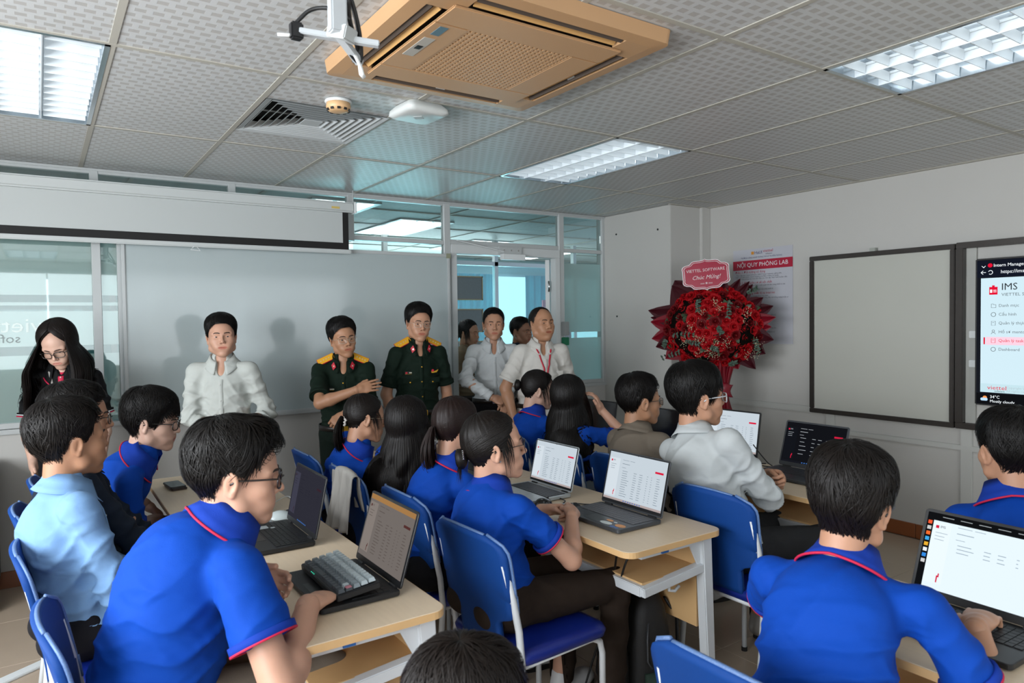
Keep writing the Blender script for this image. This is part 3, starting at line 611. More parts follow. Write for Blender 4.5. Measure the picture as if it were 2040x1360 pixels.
# ================================================================ FURNITURE
M_top = mat('maple_laminate', 'd4c1a6', 0.42, var=0.07, vscale=7, stretch=(14, 1.2, 14), bump=0.03, bscale=60)
M_edge = mat('maple_edge_band', 'cda877', 0.45, var=0.08, vscale=12)
M_steel = mat('white_powder_coat', 'c9ced2', 0.35)
M_vin = mat('blue_vinyl', '0c2378', 0.38, var=0.08, vscale=12, bump=0.1, bscale=350)
M_mesh = mat('blue_mesh_fabric', '053a7e', 0.65, spec=0.25, var=0.06, vscale=160, bump=0.35, bscale=700)
M_meshe = mat('mesh_edge_strip', '54709c', 0.5, var=0.5, vscale=260)
def make_table(label):
    t = thing('training_table', label, 'table', (0, 0, 0), 0, 'maple training tables in rows')
    MB().prism(rrect(0.0, 0.0, 0.5, 1.195, 0.045, 6), 0.7315, 0.75).build('table_top', M_top, t, bevel=0.0015, seg=1)
    MB().prism(rrect(-0.0015, -0.0015, 0.5015, 1.1965, 0.046, 6), 0.7275, 0.7485).build('edge_band', M_edge, t)
    for y in (0.06, 1.135):
        w = 0.022
        f = MB().prism([(0.425, 0.725), (0.478, 0.725), (0.505, 0.0), (0.465, 0.0)], -w, w, Matrix(((1, 0, 0, 0), (0, 0, -1, y), (0, 1, 0, 0), (0, 0, 0, 1))))
        f.build('leg', M_steel, t, bevel=0.004)
        MB().box(0.10, y-0.018, 0.697, 0.47, y+0.018, 0.727).build('top_arm', M_steel, t, bevel=0.003)
        MB().bar((0.46, y, 0.600), (0.115, y, 0.568), 0.036, 0.034).build('shelf_arm', M_steel, t, bevel=0.003)
        MB().bar((0.20, y, 0.015), (0.52, y, 0.015), 0.045, 0.03).build('foot', M_steel, t, bevel=0.004)
        MB().prism([(0.37, 0.70), (0.44, 0.70), (0.44, 0.61), (0.42, 0.605)], -0.004, 0.004, Matrix(((1, 0, 0, 0), (0, 0, -1, y), (0, 1, 0, 0), (0, 0, 0, 1)))).build('gusset', M_steel, t)
    MB().box(0.11, 0.06, 0.552, 0.135, 1.135, 0.59).build('shelf_rail', M_steel, t, bevel=0.003)
    MB().box(0.13, 0.07, 0.582, 0.45, 1.125, 0.597).build('shelf_board', M_edge, t)
    MB().box(0.44, 0.085, 0.35, 0.452, 1.11, 0.70).build('modesty_board', M_edge, t)
    MB().box(0.20, 0.055-0.0195, 0.702, 0.235, 0.0425, 0.722).build('maker_label', mat('label_blue2', '2c63a8', 0.5), t)
    MB().tube([(0.26, 0.06, 0.575), (0.26, 0.06, 0.545), (0.29, 0.06, 0.535), (0.315, 0.06, 0.55)], 0.006, 8).build('bag_hook', M_steel, t, smooth=True)
    return t
TB = make_table('near table of the left column, carrying the laptop with the grey keyboard'); remember(TB); TB.location = (0.205, -1.11, 0)
for x, y, lb in ((0.205, 0.09, 'far table of the left column, under the silver laptop and the closed one'),
                 (1.437, -1.08, 'near table of the middle column, in front of the girl with clasped hands'),
                 (1.437, 0.12, 'far table of the middle column, behind the blue polo girls'),
                 (2.60, -1.05, 'near table of the right column, under the dark screened gaming laptop'),
                 (2.60, 0.15, 'far table of the right column, near the rose stand'),
                 (1.44, -2.895, 'table at the lower right corner, under the black laptop with the white page'),
                 (2.60, -2.90, 'table at the right edge, in front of the boy seen from behind')):
    copy_tree(TB, (x, y, 0), 0, lb)
def make_chair(label):
    t = thing('chair', label, 'chair', (0, 0, 0), 0, 'blue mesh chairs with white legs')
    # seat pad
    vs = []; fs = []; N = 14; 
    lo = [[(x, y, z) for x, y in rrect(-a, -a, a, a, 0.05, 5)] for z, a in ((0.425, 0.195), (0.43, 0.207), (0.45, 0.212), (0.465, 0.205), (0.472, 0.18), (0.474, 0.10))]
    n = len(lo[0]); vs = sum(lo, []); fs = [(r*n+i, r*n+(i+1) % n, (r+1)*n+(i+1) % n, (r+1)*n+i) for r in range(5) for i in range(n)]+[tuple(range(5*n, 6*n)), tuple(range(n-1, -1, -1))]
    MB().add(vs, fs).build('seat', M_vin, t, smooth=True)
    # back shell : concave panel with arch cut-outs at the lower corners
    R, Cn = 22, 14; vs = []; fs = []
    def w(v):
        if v < 0.26: return 0.115+0.0*v
        if v < 0.34: return 0.115+(0.195-0.115)*math.sin((v-0.26)/0.08*PI/2)
        if v > 0.88: return 0.195+0.012*(0.88-0.34)/0.54-0.075*(1-math.sqrt(max(0, 1-((v-0.88)/0.12)**2)))
        return 0.195+0.012*(v-0.34)/0.54
    for r in range(R+1):
        v = r/R; z = 0.46+0.42*v
        for c in range(Cn+1):
            u = -1+2*c/Cn; y = w(v)*u
            x = -0.195-0.05*v-0.045*v*v+0.055*(y/0.2)**2*(0.4+0.6*v)-0.02*(y/0.2)**2
            vs.append((x, y, z-0.02*(y/0.2)**2*(v > 0.5)))
    for r in range(R):
        for c in range(Cn): a = r*(Cn+1)+c; fs.append((a, a+1, a+Cn+2, a+Cn+1))
    o = MB().add(vs, fs).build('backrest', M_mesh, t, smooth=True)
    bm = bmesh.new(); bm.from_mesh(o.data); bmesh.ops.solidify(bm, geom=bm.faces[:], thickness=0.022); bm.to_mesh(o.data); bm.free(); o.data.shade_smooth()
    # light mesh strips along the sides and top
    for s in (-1, 1):
        pts = []
        for r in range(8, R+1):
            v = r/R; y = (w(v)+0.003)*s; z = 0.46+0.42*v-0.02*(y/0.2)**2*(v > 0.5)
            pts.append((-0.195-0.05*v-0.045*v*v+0.035*(y/0.2)**2*(0.4+0.6*v)-0.004, y, z))
        MB().tube(pts, 0.0075, 6, flat=0.7).build('edge_strip', M_meshe, t, smooth=True)
    pts = [(-0.296+0.035*(y/0.2)**2, y, 0.883-0.022*(y/0.2)**2-0.006) for y in [-0.125+0.25*i/8 for i in range(9)]]
    MB().tube(pts, 0.006, 6).build('edge_strip', M_meshe, t, smooth=True)
    for s in (-1, 1):
        MB().tube([(0.19, 0.185*s, 0.0), (0.19, 0.185*s, 0.36), (0.178, 0.185*s, 0.405), (0.14, 0.185*s, 0.425), (-0.17, 0.185*s, 0.420)], 0.0115, 8).build('leg', M_steel, t, smooth=True)
        MB().tube([(-0.235, 0.20*s, 0.0), (-0.205, 0.20*s, 0.25), (-0.19, 0.20*s, 0.44), (-0.20, 0.20*s, 0.55), (-0.222, 0.198*s, 0.66), (-0.25, 0.19*s, 0.78)], 0.0125, 8).build('leg', M_steel, t, smooth=True)
        MB().lathe([(0.014, 0.0), (0.014, 0.02)], 10, Matrix.Translation((0.19, 0.185*s, -0.001))).build('foot_cap', M_rubber, t)
        MB().lathe([(0.015, 0.0), (0.015, 0.02)], 10, Matrix.Translation((-0.235, 0.20*s, -0.001))).build('foot_cap', M_rubber, t)
    MB().tube([(0.14, -0.185, 0.42), (0.14, 0.185, 0.42)], 0.010, 8).build('seat_rail', M_steel, t, smooth=True)
    MB().tube([(-0.195, -0.20, 0.42), (-0.195, 0.20, 0.42)], 0.010, 8).build('seat_rail', M_steel, t, smooth=True)
    return t
CH = make_chair('blue mesh chair in front, beneath the girl with clasped hands'); remember(CH)
CHAIRS = [(1.22, -0.78, 0.05, None),
 (0.03, -0.82, 0.0, 'blue mesh chair at the bottom left, behind the big man typing'),
 (-0.03, -0.14, -0.05, 'blue mesh chair at the left edge under the light blue shirt'),
 (-0.05, 0.42, 0.0, 'blue mesh chair of the man in the navy shirt'),
 (-0.0, 0.98, 0.0, 'blue mesh chair by the parapet, under the man with glasses and blue polo'),
 (1.20, 0.92, 0.0, 'blue mesh chair farthest back in the middle column'),
 (1.22, 0.37, 0.0, 'blue mesh chair with a pale jacket draped over its back'),
 (1.25, -0.21, 0.0, 'blue mesh chair between the laptop screen and the girl with the scrunchie'),
 (2.44, 0.80, 0.0, 'blue mesh chair of the girl with the hair bun in the far row'),
 (2.44, 0.30, 0.0, 'blue mesh chair of the long haired girl with a hand at her head'),
 (2.45, -0.20, 0.0, 'blue mesh chair of the boy in the brown shirt'),
 (2.28, -0.95, 0.0, 'blue mesh chair of the boy in the white shirt'),
 (1.16, -1.93, 0.0, 'blue mesh chair cut by the bottom edge, behind the boy at the right'),
 (2.30, -2.05, 0.0, 'blue mesh chair at the right edge, hidden by the boy on it')]
for x, y, r, lb in CHAIRS:
    if lb is None: CH.location = (x, y, 0); CH.rotation_euler = (0, 0, r)
    else: copy_tree(CH, (x, y, 0), r, lb)
# ---------------------------------------------------------------- laptops
M_lblk = mat('laptop_black', '17181a', 0.45); M_lgry = mat('laptop_grey', '44474b', 0.4, metal=0.3); M_lsil = mat('laptop_silver', 'b9c0c3', 0.35, metal=0.4)
M_keyk = mat('key_black', '0f1012', 0.5); M_keyg = mat('key_grey', '55575b', 0.5); M_keyd = mat('key_dark', '3a3c41', 0.5)
def page(parent, w, h, Mx, kind):
    """what the laptop screens show : a flat web page (lettering, table rows, buttons)"""
    if kind == 'off': return
    dark = kind == 'dark'
    bg = {'white': ('b4bec6', 0.9), 'bright': ('cfdce4', 0.95), 'dim': ('6f6864', 0.75), 'dark': ('0e0f13', 1.0), 'navy': ('34343f', 0.55)}[kind]
    def rects(name, L, m, d):
        mb = MB()
        for x0, y0, x1, y1 in L: mb.box(w*(x0-0.5), h*(y0-0.5), d, w*(x1-0.5), h*(y1-0.5), d+0.0003)
        mb.xf(Mx); o = mb.build(name, m, parent)
        if len(L) > 1: o['kind'] = 'stuff'
        return o
    rects('page', [(0, 0, 1, 1)], emis('lp_bg_'+kind, bg[0], bg[1]), 0.0002)
    ink = emis('lp_ink_'+kind, {'white': '6d7984', 'bright': '8f9ea8', 'dim': '4e4642', 'dark': 'a5aab0', 'navy': '22222c'}[kind], 0.9)
    red = emis('lp_red_'+kind, {'dim': '4a2a28', 'navy': '302028'}.get(kind, 'c21a3a'), 0.9)
    rng = random.Random(hash(kind) % 97)
    side = emis('lp_side_'+kind, {'white': 'c0c9d0', 'bright': 'd8e3e9', 'dim': '766e69', 'dark': '101217', 'navy': '373744'}[kind], 0.9)
    rects('page_sidebar', [(0.02, 0.08, 0.20, 0.88)], side, 0.0006)
    if kind == 'bright':
        rects('browser_bar', [(0, 0.90, 1, 1.0), (0, 0, 0.055, 1.0)], emis('lp_bar', '0d0e10', 1), 0.0009)
        for i, c in enumerate(('e0542f', 'b9b9b9', 'e0642a', '3a9bd6', 'd6a02f', 'd8dde2', '2f7fd0', 'bcbcbc')):
            rects('app_icon', [(0.012, 0.84-0.075*i, 0.044, 0.888-0.075*i)], emis('lp_ic%d' % i, c, 0.9), 0.0013)
        rects('tab_text', [(0.12+0.14*i, 0.955, 0.21+0.14*i, 0.962) for i in range(6)], emis('lp_w', 'aeb4b8', 0.8), 0.0013)
    elif kind == 'dim': rects('browser_bar', [(0, 0.92, 1, 1.0)], emis('lp_bar_or', '9a7245', 0.8), 0.0009)
    else:
        rects('taskbar', [(0, 0, 1, 0.045)], emis('lp_task_'+kind, {'white': 'a79a98', 'dark': '15161d', 'navy': '2a2a34'}.get(kind), 0.8), 0.0009)
        rects('taskbar_icon', [(0.36+0.04*i, 0.012, 0.38+0.04*i, 0.033) for i in range(8)], emis('lp_tic', '3d6fb5', 0.8), 0.0013)
    x0 = 0.07 if kind == 'bright' else 0.03
    rects('page_text', [(x0+0.015, 0.74-0.045*i, x0+0.09+0.02*(i == 0), 0.747-0.045*i) for i in range(3)]+[(0.25, 0.86, 0.36, 0.867), (0.38, 0.86, 0.46, 0.867), (0.25, 0.78, 0.38, 0.79), (0.25, 0.70, 0.32, 0.707)], ink, 0.001)
    rects('page_logo', [(x0+0.01, 0.80, x0+0.035, 0.84)], red, 0.001)
    rects('page_button', [(0.82, 0.735, 0.955, 0.775)], red, 0.001)
    L = []
    nrow = 3 if kind in ('bright', 'navy') else 5 if kind == 'dark' else 12
    for i in range(nrow):
        y = 0.63-(0.047 if kind != 'dark' else 0.10)*i
        for c, (a, b) in enumerate(((0.27, 0.40), (0.47, 0.53), (0.57, 0.63), (0.70, 0.72), (0.77, 0.79), (0.86, 0.93))):
            L.append((a, y, a+(b-a)*rng.uniform(0.6, 1), y+0.009))
    rects('table_text', L, ink, 0.001)
    rects('page_slash', [(0.155, 0.10, 0.165, 0.19), (0.165, 0.17, 0.175, 0.22)], red, 0.001)
    tx = text('page_lettering', 'IMS', h*0.045, Mx @ Matrix.Translation((w*(x0-0.455), h*0.325, 0.0012)), ink if dark or kind in ('dim', 'navy') else emis('lp_k', '20242a', 0.9), parent)
def laptop(x, y, rz, w, d, ang, lid_h, mb_, mk, kind, label, deck_extra=None, bezel=None, lift=0.0, slope=0.0):
    t = thing('laptop', label, 'laptop', (x, y, 0.7515+lift), rz, 'open laptops on the tables')
    if slope: t.rotation_euler = (0, slope, rz)
    th = 0.017
    MB().prism(rrect(-d/2, -w/2, d/2, w/2, 0.012, 4), 0.002, th).build('base', mb_, t, bevel=0.002, seg=1)
    for sx in (-1, 1):
        for sy in (-1, 1): MB().box(sx*d*0.4-0.008, sy*w*0.4-0.02, 0.0, sx*d*0.4+0.008, sy*w*0.4+0.02, 0.0025).build('rubber_foot', M_rubber, t)
    MB().box(-d*0.42, -w*0.16, th, -d*0.13, w*0.13, th+0.0005).build('touchpad', mat('touchpad_'+mb_.name, tuple(c*0.85 for c in mb_.node_tree.nodes['Principled BSDF'].inputs['Base Color'].default_value[:3]), 0.3), t)
    MB().box(-d*0.10, -w*0.455, th-0.0004, d*0.40, w*0.455, th+0.0003).build('key_bed', M_lblk, t)
    ks = MB(); rows, cols = 6, 16; kw = w*0.90/cols; kd = d*0.49/rows
    for r in range(rows):
        for c in range(cols):
            if r == 0 and 4 <= c <= 9 and c != 4: continue
            y0 = w*0.45-kw*(c+1)+0.0012; x0 = -d*0.095+kd*r+0.0012
            y1 = y0+kw-0.0024
            if r == 0 and c == 4: y0 -= kw*5
            ks.box(x0, y0, th, x0+kd-0.0024, y1, th+0.0022)
    tag(ks.build('keys', mk, t), kind='stuff')
    L = Matrix.Translation((d/2-0.004, 0, th-0.001)) @ Matrix.Rotation(math.radians(ang-90), 4, 'Y')   # lid: local z up along the lid, faces -x
    lid = MB().prism([(p[0], p[1]) for p in rrect(-w/2, 0.004, w/2, lid_h, 0.010, 4)], 0, 0.006, L @ Matrix(((0, 0, 1, 0), (1, 0, 0, 0), (0, 1, 0, 0), (0, 0, 0, 1)))).build('lid', mb_, t, bevel=0.0012, seg=1)
    bz = bezel or M_lblk
    MB().box(-0.0006, -w/2+0.003, 0.012, 0.001, w/2-0.003, lid_h-0.004, L).build('bezel', bz, lid)
    for sg in (-1, 1): MB().tube([(d/2-0.004, sg*w*0.42, th), (d/2-0.004, sg*w*0.30, th)], 0.006, 8).build('hinge', M_lblk, t)
    sw, sh = w*0.945, lid_h*0.86
    # page plane : x axis = -y (viewer's right), y axis = up the lid, z towards the user (-x)
    P = L @ Matrix(((0, 0, -1, -0.0008), (-1, 0, 0, 0), (0, 1, 0, lid_h*0.535), (0, 0, 0, 1)))
    scr = MB().box(-sw/2, -sh/2, -0.0002, sw/2, sh/2, 0.0001).xf(P).build('screen', mat('screen_glass', '101216', 0.12, spec=0.5), lid)
    if kind != 'off': page(scr if False else lid, sw, sh, P, kind)
    MB().lathe([(0.002, 0), (0.002, 0.0006)], 8, L @ Matrix(((0, 0, -1, -0.0008), (1, 0, 0, 0), (0, 1, 0, lid_h-0.008), (0, 0, 0, 1)))).build('webcam', M_black, lid)
    return t
LA = laptop(0.508, -0.775, 0.0, 0.355, 0.245, 107, 0.235, M_lblk, M_keyk, 'dim', 'black laptop with a dim brownish page, under the grey and white keyboard')
LB = laptop(0.462, -0.155, 0.0, 0.36, 0.235, 102, 0.235, M_lblk, M_keyk, 'navy', 'black laptop with a dark screen and a small grey sticker on its deck')
MB().box(-0.02, 0.085, 0.0195, 0.018, 0.125, 0.0201).box(0.024, 0.075, 0.0195, 0.04, 0.09, 0.0201).build('deck_sticker', mat('sticker_grey', '9aa2a5', 0.4), LB)
LC = laptop(0.42, 0.345, 0.0, 0.355, 0.235, 98, 0.23, M_lsil, M_keyd, 'dim', 'silver laptop half hidden behind the face of the big man', bezel=M_lblk)
LD = laptop(1.655, -0.19, 0.0, 0.33, 0.225, 104, 0.215, M_lsil, M_keyd, 'white', 'silver laptop showing a pale page, left of the grey laptop on the middle table')
LE = laptop(1.672, -0.718, 0.0, 0.36, 0.235, 104, 0.235, M_lgry, M_keyg, 'white', 'grey laptop with round stickers on its palm rest, in front of the clasped hands')
MW = mat('sticker_white', 'c5cfcf', 0.4); MO = mat('sticker_orange', 'cf8a3f', 0.4); MBl = mat('sticker_blue', '2b5a9c', 0.4)
for (cx, cy, rx, ry, m, a) in ((-0.085, -0.075, 0.015, 0.032, MW, 0.2), (-0.052, -0.062, 0.009, 0.019, MO, 0), (-0.072, -0.143, 0.016, 0.026, MO, 0.1), (-0.10, -0.128, 0.009, 0.013, MBl, 0), (-0.055, -0.098, 0.005, 0.010, MW, 0.5), (-0.10, -0.150, 0.007, 0.011, MBl, 0)):
    MB().add([(cx+rx*math.cos(k*PI/8), cy+ry*math.sin(k*PI/8), 0.0176) for k in range(16)]+[(cx+rx*math.cos(k*PI/8), cy+ry*math.sin(k*PI/8), 0.0172) for k in range(16)], [tuple(range(16))]+[(i, 16+i, 16+(i+1) % 16, (i+1) % 16) for i in range(16)]).build('palm_sticker', m, LE)
LF = laptop(2.95, -0.21, 0.06, 0.36, 0.25, 100, 0.265, M_lblk, M_keyk, 'white', 'black laptop with a white page beside the boy in the white shirt')
LG = laptop(2.935, -0.715, 0.0, 0.36, 0.26, 108, 0.25, M_lgry, M_keyd, 'dark', 'dark gaming laptop showing a black page, at the end of the right column', bezel=M_lgry)
LH = laptop(1.70, -2.01, -0.03, 0.36, 0.25, 112, 0.25, M_lblk, M_keyk, 'bright', 'black laptop with a bright white page at the lower right corner')
text('lid_sticker_lettering', 'coder /', 0.016, Matrix.Translation((0.121, 0.15, 0.031)) @ Matrix.Rotation(math.radians(22), 4, 'Y') @ Matrix(((0, 0, -1, -0.0012), (-1, 0, 0, 0), (0, 1, 0, 0), (0, 0, 0, 1))), mat('sticker_pale', 'c9c4bf', 0.5), LH)
LI = laptop(2.93, 0.33, 0.0, 0.34, 0.235, 100, 0.225, M_lblk, M_keyk, 'off', 'black laptop with its screen off beside the boy in the brown shirt')
LJ = laptop(2.93, 0.93, 0.0, 0.34, 0.235, 100, 0.225, M_lblk, M_keyk, 'off', 'black laptop with its screen off at the far end of the right column')
LK = laptop(1.68, 0.42, 0.0, 0.33, 0.225, 100, 0.215, M_lblk, M_keyk, 'off', 'black laptop seen between the heads of the middle row')
# closed laptop
t = thing('closed_laptop', 'closed dark laptop on the far end of the left table', 'laptop', (0.50, 1.03, 0.7515), 0.02)
MB().prism(rrect(-0.12, -0.17, 0.12, 0.17, 0.012, 4), 0.001, 0.010).build('base', M_lblk, t, bevel=0.0015); MB().prism(rrect(-0.12, -0.17, 0.12, 0.17, 0.012, 4), 0.011, 0.017).build('lid', mat('lid_slate', '4a5054', 0.4, metal=0.3), t, bevel=0.0015)
MB().prism(rrect(-0.119, -0.169, 0.119, 0.169, 0.012, 4), 0.0095, 0.0115).build('rubber_seam', M_rubber, t)
def phone(x, y, z, rz, label, col='17191b', case='3a2c26'):
    t = thing('phone', label, 'phone', (x, y, z), rz, 'phones on the tables')
    MB().prism(rrect(-0.037, -0.077, 0.037, 0.077, 0.010, 4), 0, 0.0085).build('phone_case', mat('phone_case_'+case, case, 0.5), t, bevel=0.001)
    MB().prism(rrect(-0.034, -0.074, 0.034, 0.074, 0.008, 4), 0.0085, 0.0092).build('phone_screen', mat('phone_screen', col, 0.08), t)
    return t
phone(0.305, 1.0, 0.7515, 0.1, 'small grey phone on the far left corner of the left table', '3d4144'); phone(0.30, 1.0, 0.7615, 0.1, 'second phone lying flat on top of the one at the table corner', '4a4f52', '2c2c2e')
phone(0.455, 0.075, 0.7515, PI/2-0.2, 'black phone beside the white mouse on the left table', case='c0b8ad')
phone(1.625, -0.47, 0.7515, PI/2-0.35, 'black phone with a cable next to the clasped hands', case='7d858c')
def mouse(x, y, rz, m, label):
    t = thing('computer_mouse', label, 'computer mouse', (x, y, 0.7515), rz, 'computer mice on the tables')
    vs = []; fs = []; A, Bn = 12, 20
    for i in range(A+1):
        ph = i/A*PI/2; r = math.cos(ph); z = 0.036*math.sin(ph)
        for j in range(Bn):
            a = 2*PI*j/Bn; X = 0.056*math.cos(a)*r; vs.append((X, 0.031*math.sin(a)*r*(1-0.12*math.cos(2*a)), max(0, z*(1-0.25*(X/0.056)))+0.001))
    for i in range(A):
        for j in range(Bn): fs.append((i*Bn+j, i*Bn+(j+1) % Bn, (i+1)*Bn+(j+1) % Bn, (i+1)*Bn+j))
    fs.append(tuple(range(Bn-1, -1, -1)))
    MB().add(vs, fs).build('shell', m, t, smooth=True)
    MB().lathe([(0.008, -0.003), (0.008, 0.003)], 14, Matrix.Translation((0.03, 0, 0.027)) @ Matrix.Rotation(PI/2, 4, 'X')).build('scroll_wheel', M_lgry, t)
    MB().tube([(0.053, 0, 0.012), (0.04, 0, 0.027), (0.015, 0, 0.0355)], 0.0007, 5).build('button_seam', M_lblk, t)
mouse(0.575, 0.10, 0.15, mat('mouse_white', 'b9c4c5', 0.25), 'white computer mouse behind the black laptop on the left table')
mouse(1.575, -0.395, 0.3, mat('mouse_black', '0d0e0f', 0.12, coat=0.4), 'glossy black mouse between the two laptops on the middle table')
# mechanical keyboard
t = thing('keyboard', 'compact keyboard with grey and pale keycaps lying on the black laptop', 'keyboard', (0.507, -0.775, 0.7745), 0.0)
t.rotation_euler = (0, -0.10, 0.0)
MB().prism(rrect(-0.068, -0.165, 0.068, 0.165, 0.006, 3), 0.006, 0.024).build('case', M_lblk, t, bevel=0.002)
kc = [mat('keycap_pale', 'aab6ba', 0.5), mat('keycap_mid', '7c878c', 0.5), mat('keycap_grey', '5b646a', 0.5), mat('keycap_dark', '3c4349', 0.5)]
kw = 0.312/15; kd = 0.118/5
kmesh = {}
for r in range(5):
    for c in range(15):
        m = kc[0] if r >= 3 else kc[1] if r == 2 else kc[2] if r == 1 else kc[3]
        if c >= 13 and r < 2: m = kc[0] if c == 13 and r == 1 else kc[3]
        if r == 0 and c in (5, 6, 7): continue
        wd = 4 if (r == 0 and c == 4) else 1
        k = (m.name, wd)
        y1 = 0.156-kw*c-0.001
        if k not in kmesh:
            mb = MB(); L0 = kw*wd-0.002
            a = [(0, 0), (kd-0.0025, 0), (kd-0.0025, -L0), (0, -L0)]; b = [(0.003, -0.003), (kd-0.0055, -0.003), (kd-0.0055, -L0+0.003), (0.003, -L0+0.003)]
            mb.add([(x, y, 0) for x, y in a]+[(x, y, 0.011) for x, y in b], [(0, 1, 5, 4), (1, 2, 6, 5), (2, 3, 7, 6), (3, 0, 4, 7), (7, 6, 5, 4)])
            o = mb.build('keycap', m, t); kmesh[k] = o.data
            bm = bmesh.new(); bm.from_mesh(o.data); bmesh.ops.recalc_face_normals(bm, faces=bm.faces[:]); bm.to_mesh(o.data); bm.free()
        else: o = bpy.data.objects.new('keycap', kmesh[k]); COL.objects.link(o); o.parent = t
        o.location = (-0.059+kd*r, y1, 0.023+0.0012*r)
MB().box(-0.035, -0.159, 0.034, -0.018, -0.145, 0.0362).build('accent_keycap', mat('keycap_pink', 'b0707c', 0.5), t)
for i in range(3): MB().box(-0.064, 0.07-0.012*i, 0.0241, -0.0615, 0.075-0.012*i, 0.0248).build('status_light', emis('led_green', '2fbf9a', 1.2), t)
M_lt = mat('palm_rest_lettering', '7d8083', 0.4)
text('palm_lettering', 'ThinkPad', 0.014, Matrix.Translation((-0.105, -0.085, 0.0176)) @ Matrix.Rotation(-PI/2, 4, 'Z'), M_lt, LA, bold=0.0003)
# charging cables on the desks
tag(cable('charging_cable', [(1.66, -0.43, 0.758), (1.70, -0.40, 0.757), (1.70, -0.32, 0.757), (1.63, -0.36, 0.757), (1.58, -0.44, 0.757), (1.60, -0.50, 0.758)], 0.0028, M_black), 'thin black charging cable curling by the phone on the middle table', 'cable')
tag(cable('charging_cable', [(1.74, -0.52, 0.758), (1.72, -0.50, 0.7575), (1.70, -0.46, 0.7575)], 0.0028, M_black), 'short black cable joining the phone and the grey laptop', 'cable')
tag(cable('white_cable', [(0.56, 0.30, 0.757), (0.60, 0.34, 0.757), (0.655, 0.30, 0.80), (0.66, 0.22, 0.80), (0.64, 0.15, 0.757)], 0.002, M_white), 'thin white cable looping behind the laptops of the left table', 'cable')
tag(cable('power_cord', [(3.07, -0.45, 0.758), (3.02, -0.40, 0.758), (3.0, -0.48, 0.758), (3.05, -0.56, 0.758), (3.08, -0.60, 0.765)], 0.003, M_black), 'black power cord between the two laptops of the right column', 'cable')
tag(cable('power_cord', [(3.08, -0.36, 0.85), (3.07, -0.42, 0.80), (3.04, -0.50, 0.758), (3.03, -0.58, 0.757)], 0.003, M_black), 'black cord rising behind the laptop with the white page', 'cable')
tag(cable('power_cord', [(1.60, -0.95, 0.725), (1.56, -0.93, 0.66), (1.58, -0.86, 0.50), (1.66, -0.80, 0.40), (1.73, -0.75, 0.30), (1.74, -0.68, 0.05)], 0.0045, M_black), 'black power cord hanging from the middle table down to the backpack', 'cable')
tag(cable('power_cord', [(1.55, -0.90, 0.71), (1.60, -0.82, 0.55), (1.64, -0.76, 0.42), (1.60, -0.70, 0.2), (1.56, -0.66, 0.01)], 0.0045, M_black), 'second black cord hanging beneath the middle table', 'cable')
tag(cable('floor_cable', [(1.95, -0.95, 0.008), (2.02, -1.10, 0.008), (2.00, -1.30, 0.008), (1.85, -1.45, 0.008), (1.6, -1.5, 0.008)], 0.007, M_black), 'black cable running over the floor by the backpack', 'cable')
tag(MB().prism(rrect(-0.03, -1.5, 0.03, 0.9, 0.02), 0, 0.012, Matrix.Translation((-0.95, 0.6, 0.0)) @ Matrix.Rotation(-1.0, 4, 'Z')).build('floor_cable_cover', M_white, bevel=0.003), 'white cable cover strip on the floor at the lower left edge', 'cable cover')
t = thing('floor_speaker', 'tall black cabinet at the left edge by the parapet', 'cabinet', (-0.72, 2.05, 0))
MB().box(-0.25, -0.2, 0.10, 0.25, 0.2, 0.80).build('cabinet_body', M_black, t, bevel=0.01); MB().box(-0.23, -0.18, 0, 0.23, 0.18, 0.10).build('plinth', M_lblk, t)
# backpack
M_bag = mat('black_nylon', '121213', 0.62, bump=0.4, bscale=260)
t = thing('backpack', 'black backpack with a dark green side pocket standing under the middle table', 'backpack', (1.79, -0.76, 0.0), -0.25)
def loft(sections, n=24):
    vs = []; fs = []
    for (cx, cy, z, rx, ry, p) in sections:
        for j in range(n):
            a = 2*PI*j/n; c, s_ = math.cos(a), math.sin(a)
            vs.append((cx+rx*abs(c)**p*(1 if c > 0 else -1), cy+ry*abs(s_)**p*(1 if s_ > 0 else -1), z))
    k = len(sections)
    for i in range(k-1):
        for j in range(n): fs.append((i*n+j, i*n+(j+1) % n, (i+1)*n+(j+1) % n, (i+1)*n+j))
    fs += [tuple(range(n-1, -1, -1)), tuple((k-1)*n+j for j in range(n))]
    return MB().add(vs, fs)
loft([(0, 0, 0.0, 0.09, 0.14, .5), (0, 0, 0.02, 0.11, 0.155, .5), (0, 0, 0.15, 0.115, 0.155, .6), (-0.005, 0, 0.30, 0.10, 0.145, .65), (0, 0, 0.40, 0.085, 0.125, .7), (0.01, 0.0, 0.455, 0.055, 0.09, .8), (0.01, 0, 0.475, 0.02, 0.05, 1)]).build('bag_body', M_bag, t, smooth=True)
loft([(-0.115, 0, 0.03, 0.02, 0.10, .6), (-0.125, 0, 0.08, 0.035, 0.115, .6), (-0.12, 0, 0.22, 0.03, 0.105, .7), (-0.105, 0, 0.29, 0.01, 0.08, .8)]).build('front_pocket', M_bag, t, smooth=True)
loft([(0, -0.15, 0.03, 0.05, 0.012, .7), (0, -0.16, 0.08, 0.06, 0.02, .7), (0, -0.155, 0.17, 0.06, 0.015, .7)]).build('side_pocket', mat('mesh_green', '1d3227', 0.8, var=0.3, vscale=200), t, smooth=True)
MB().tube([(-0.03, -0.13, 0.36), (-0.045, -0.148, 0.30), (-0.05, -0.158, 0.22), (-0.03, -0.16, 0.19)], 0.004, 6).build('zip', M_lgry, t, smooth=True)
MB().tube([(0.04, -0.02, 0.46), (0.05, -0.02, 0.50), (0.05, 0.02, 0.50), (0.04, 0.02, 0.46)], 0.008, 8).build('carry_loop', M_bag, t, smooth=True)
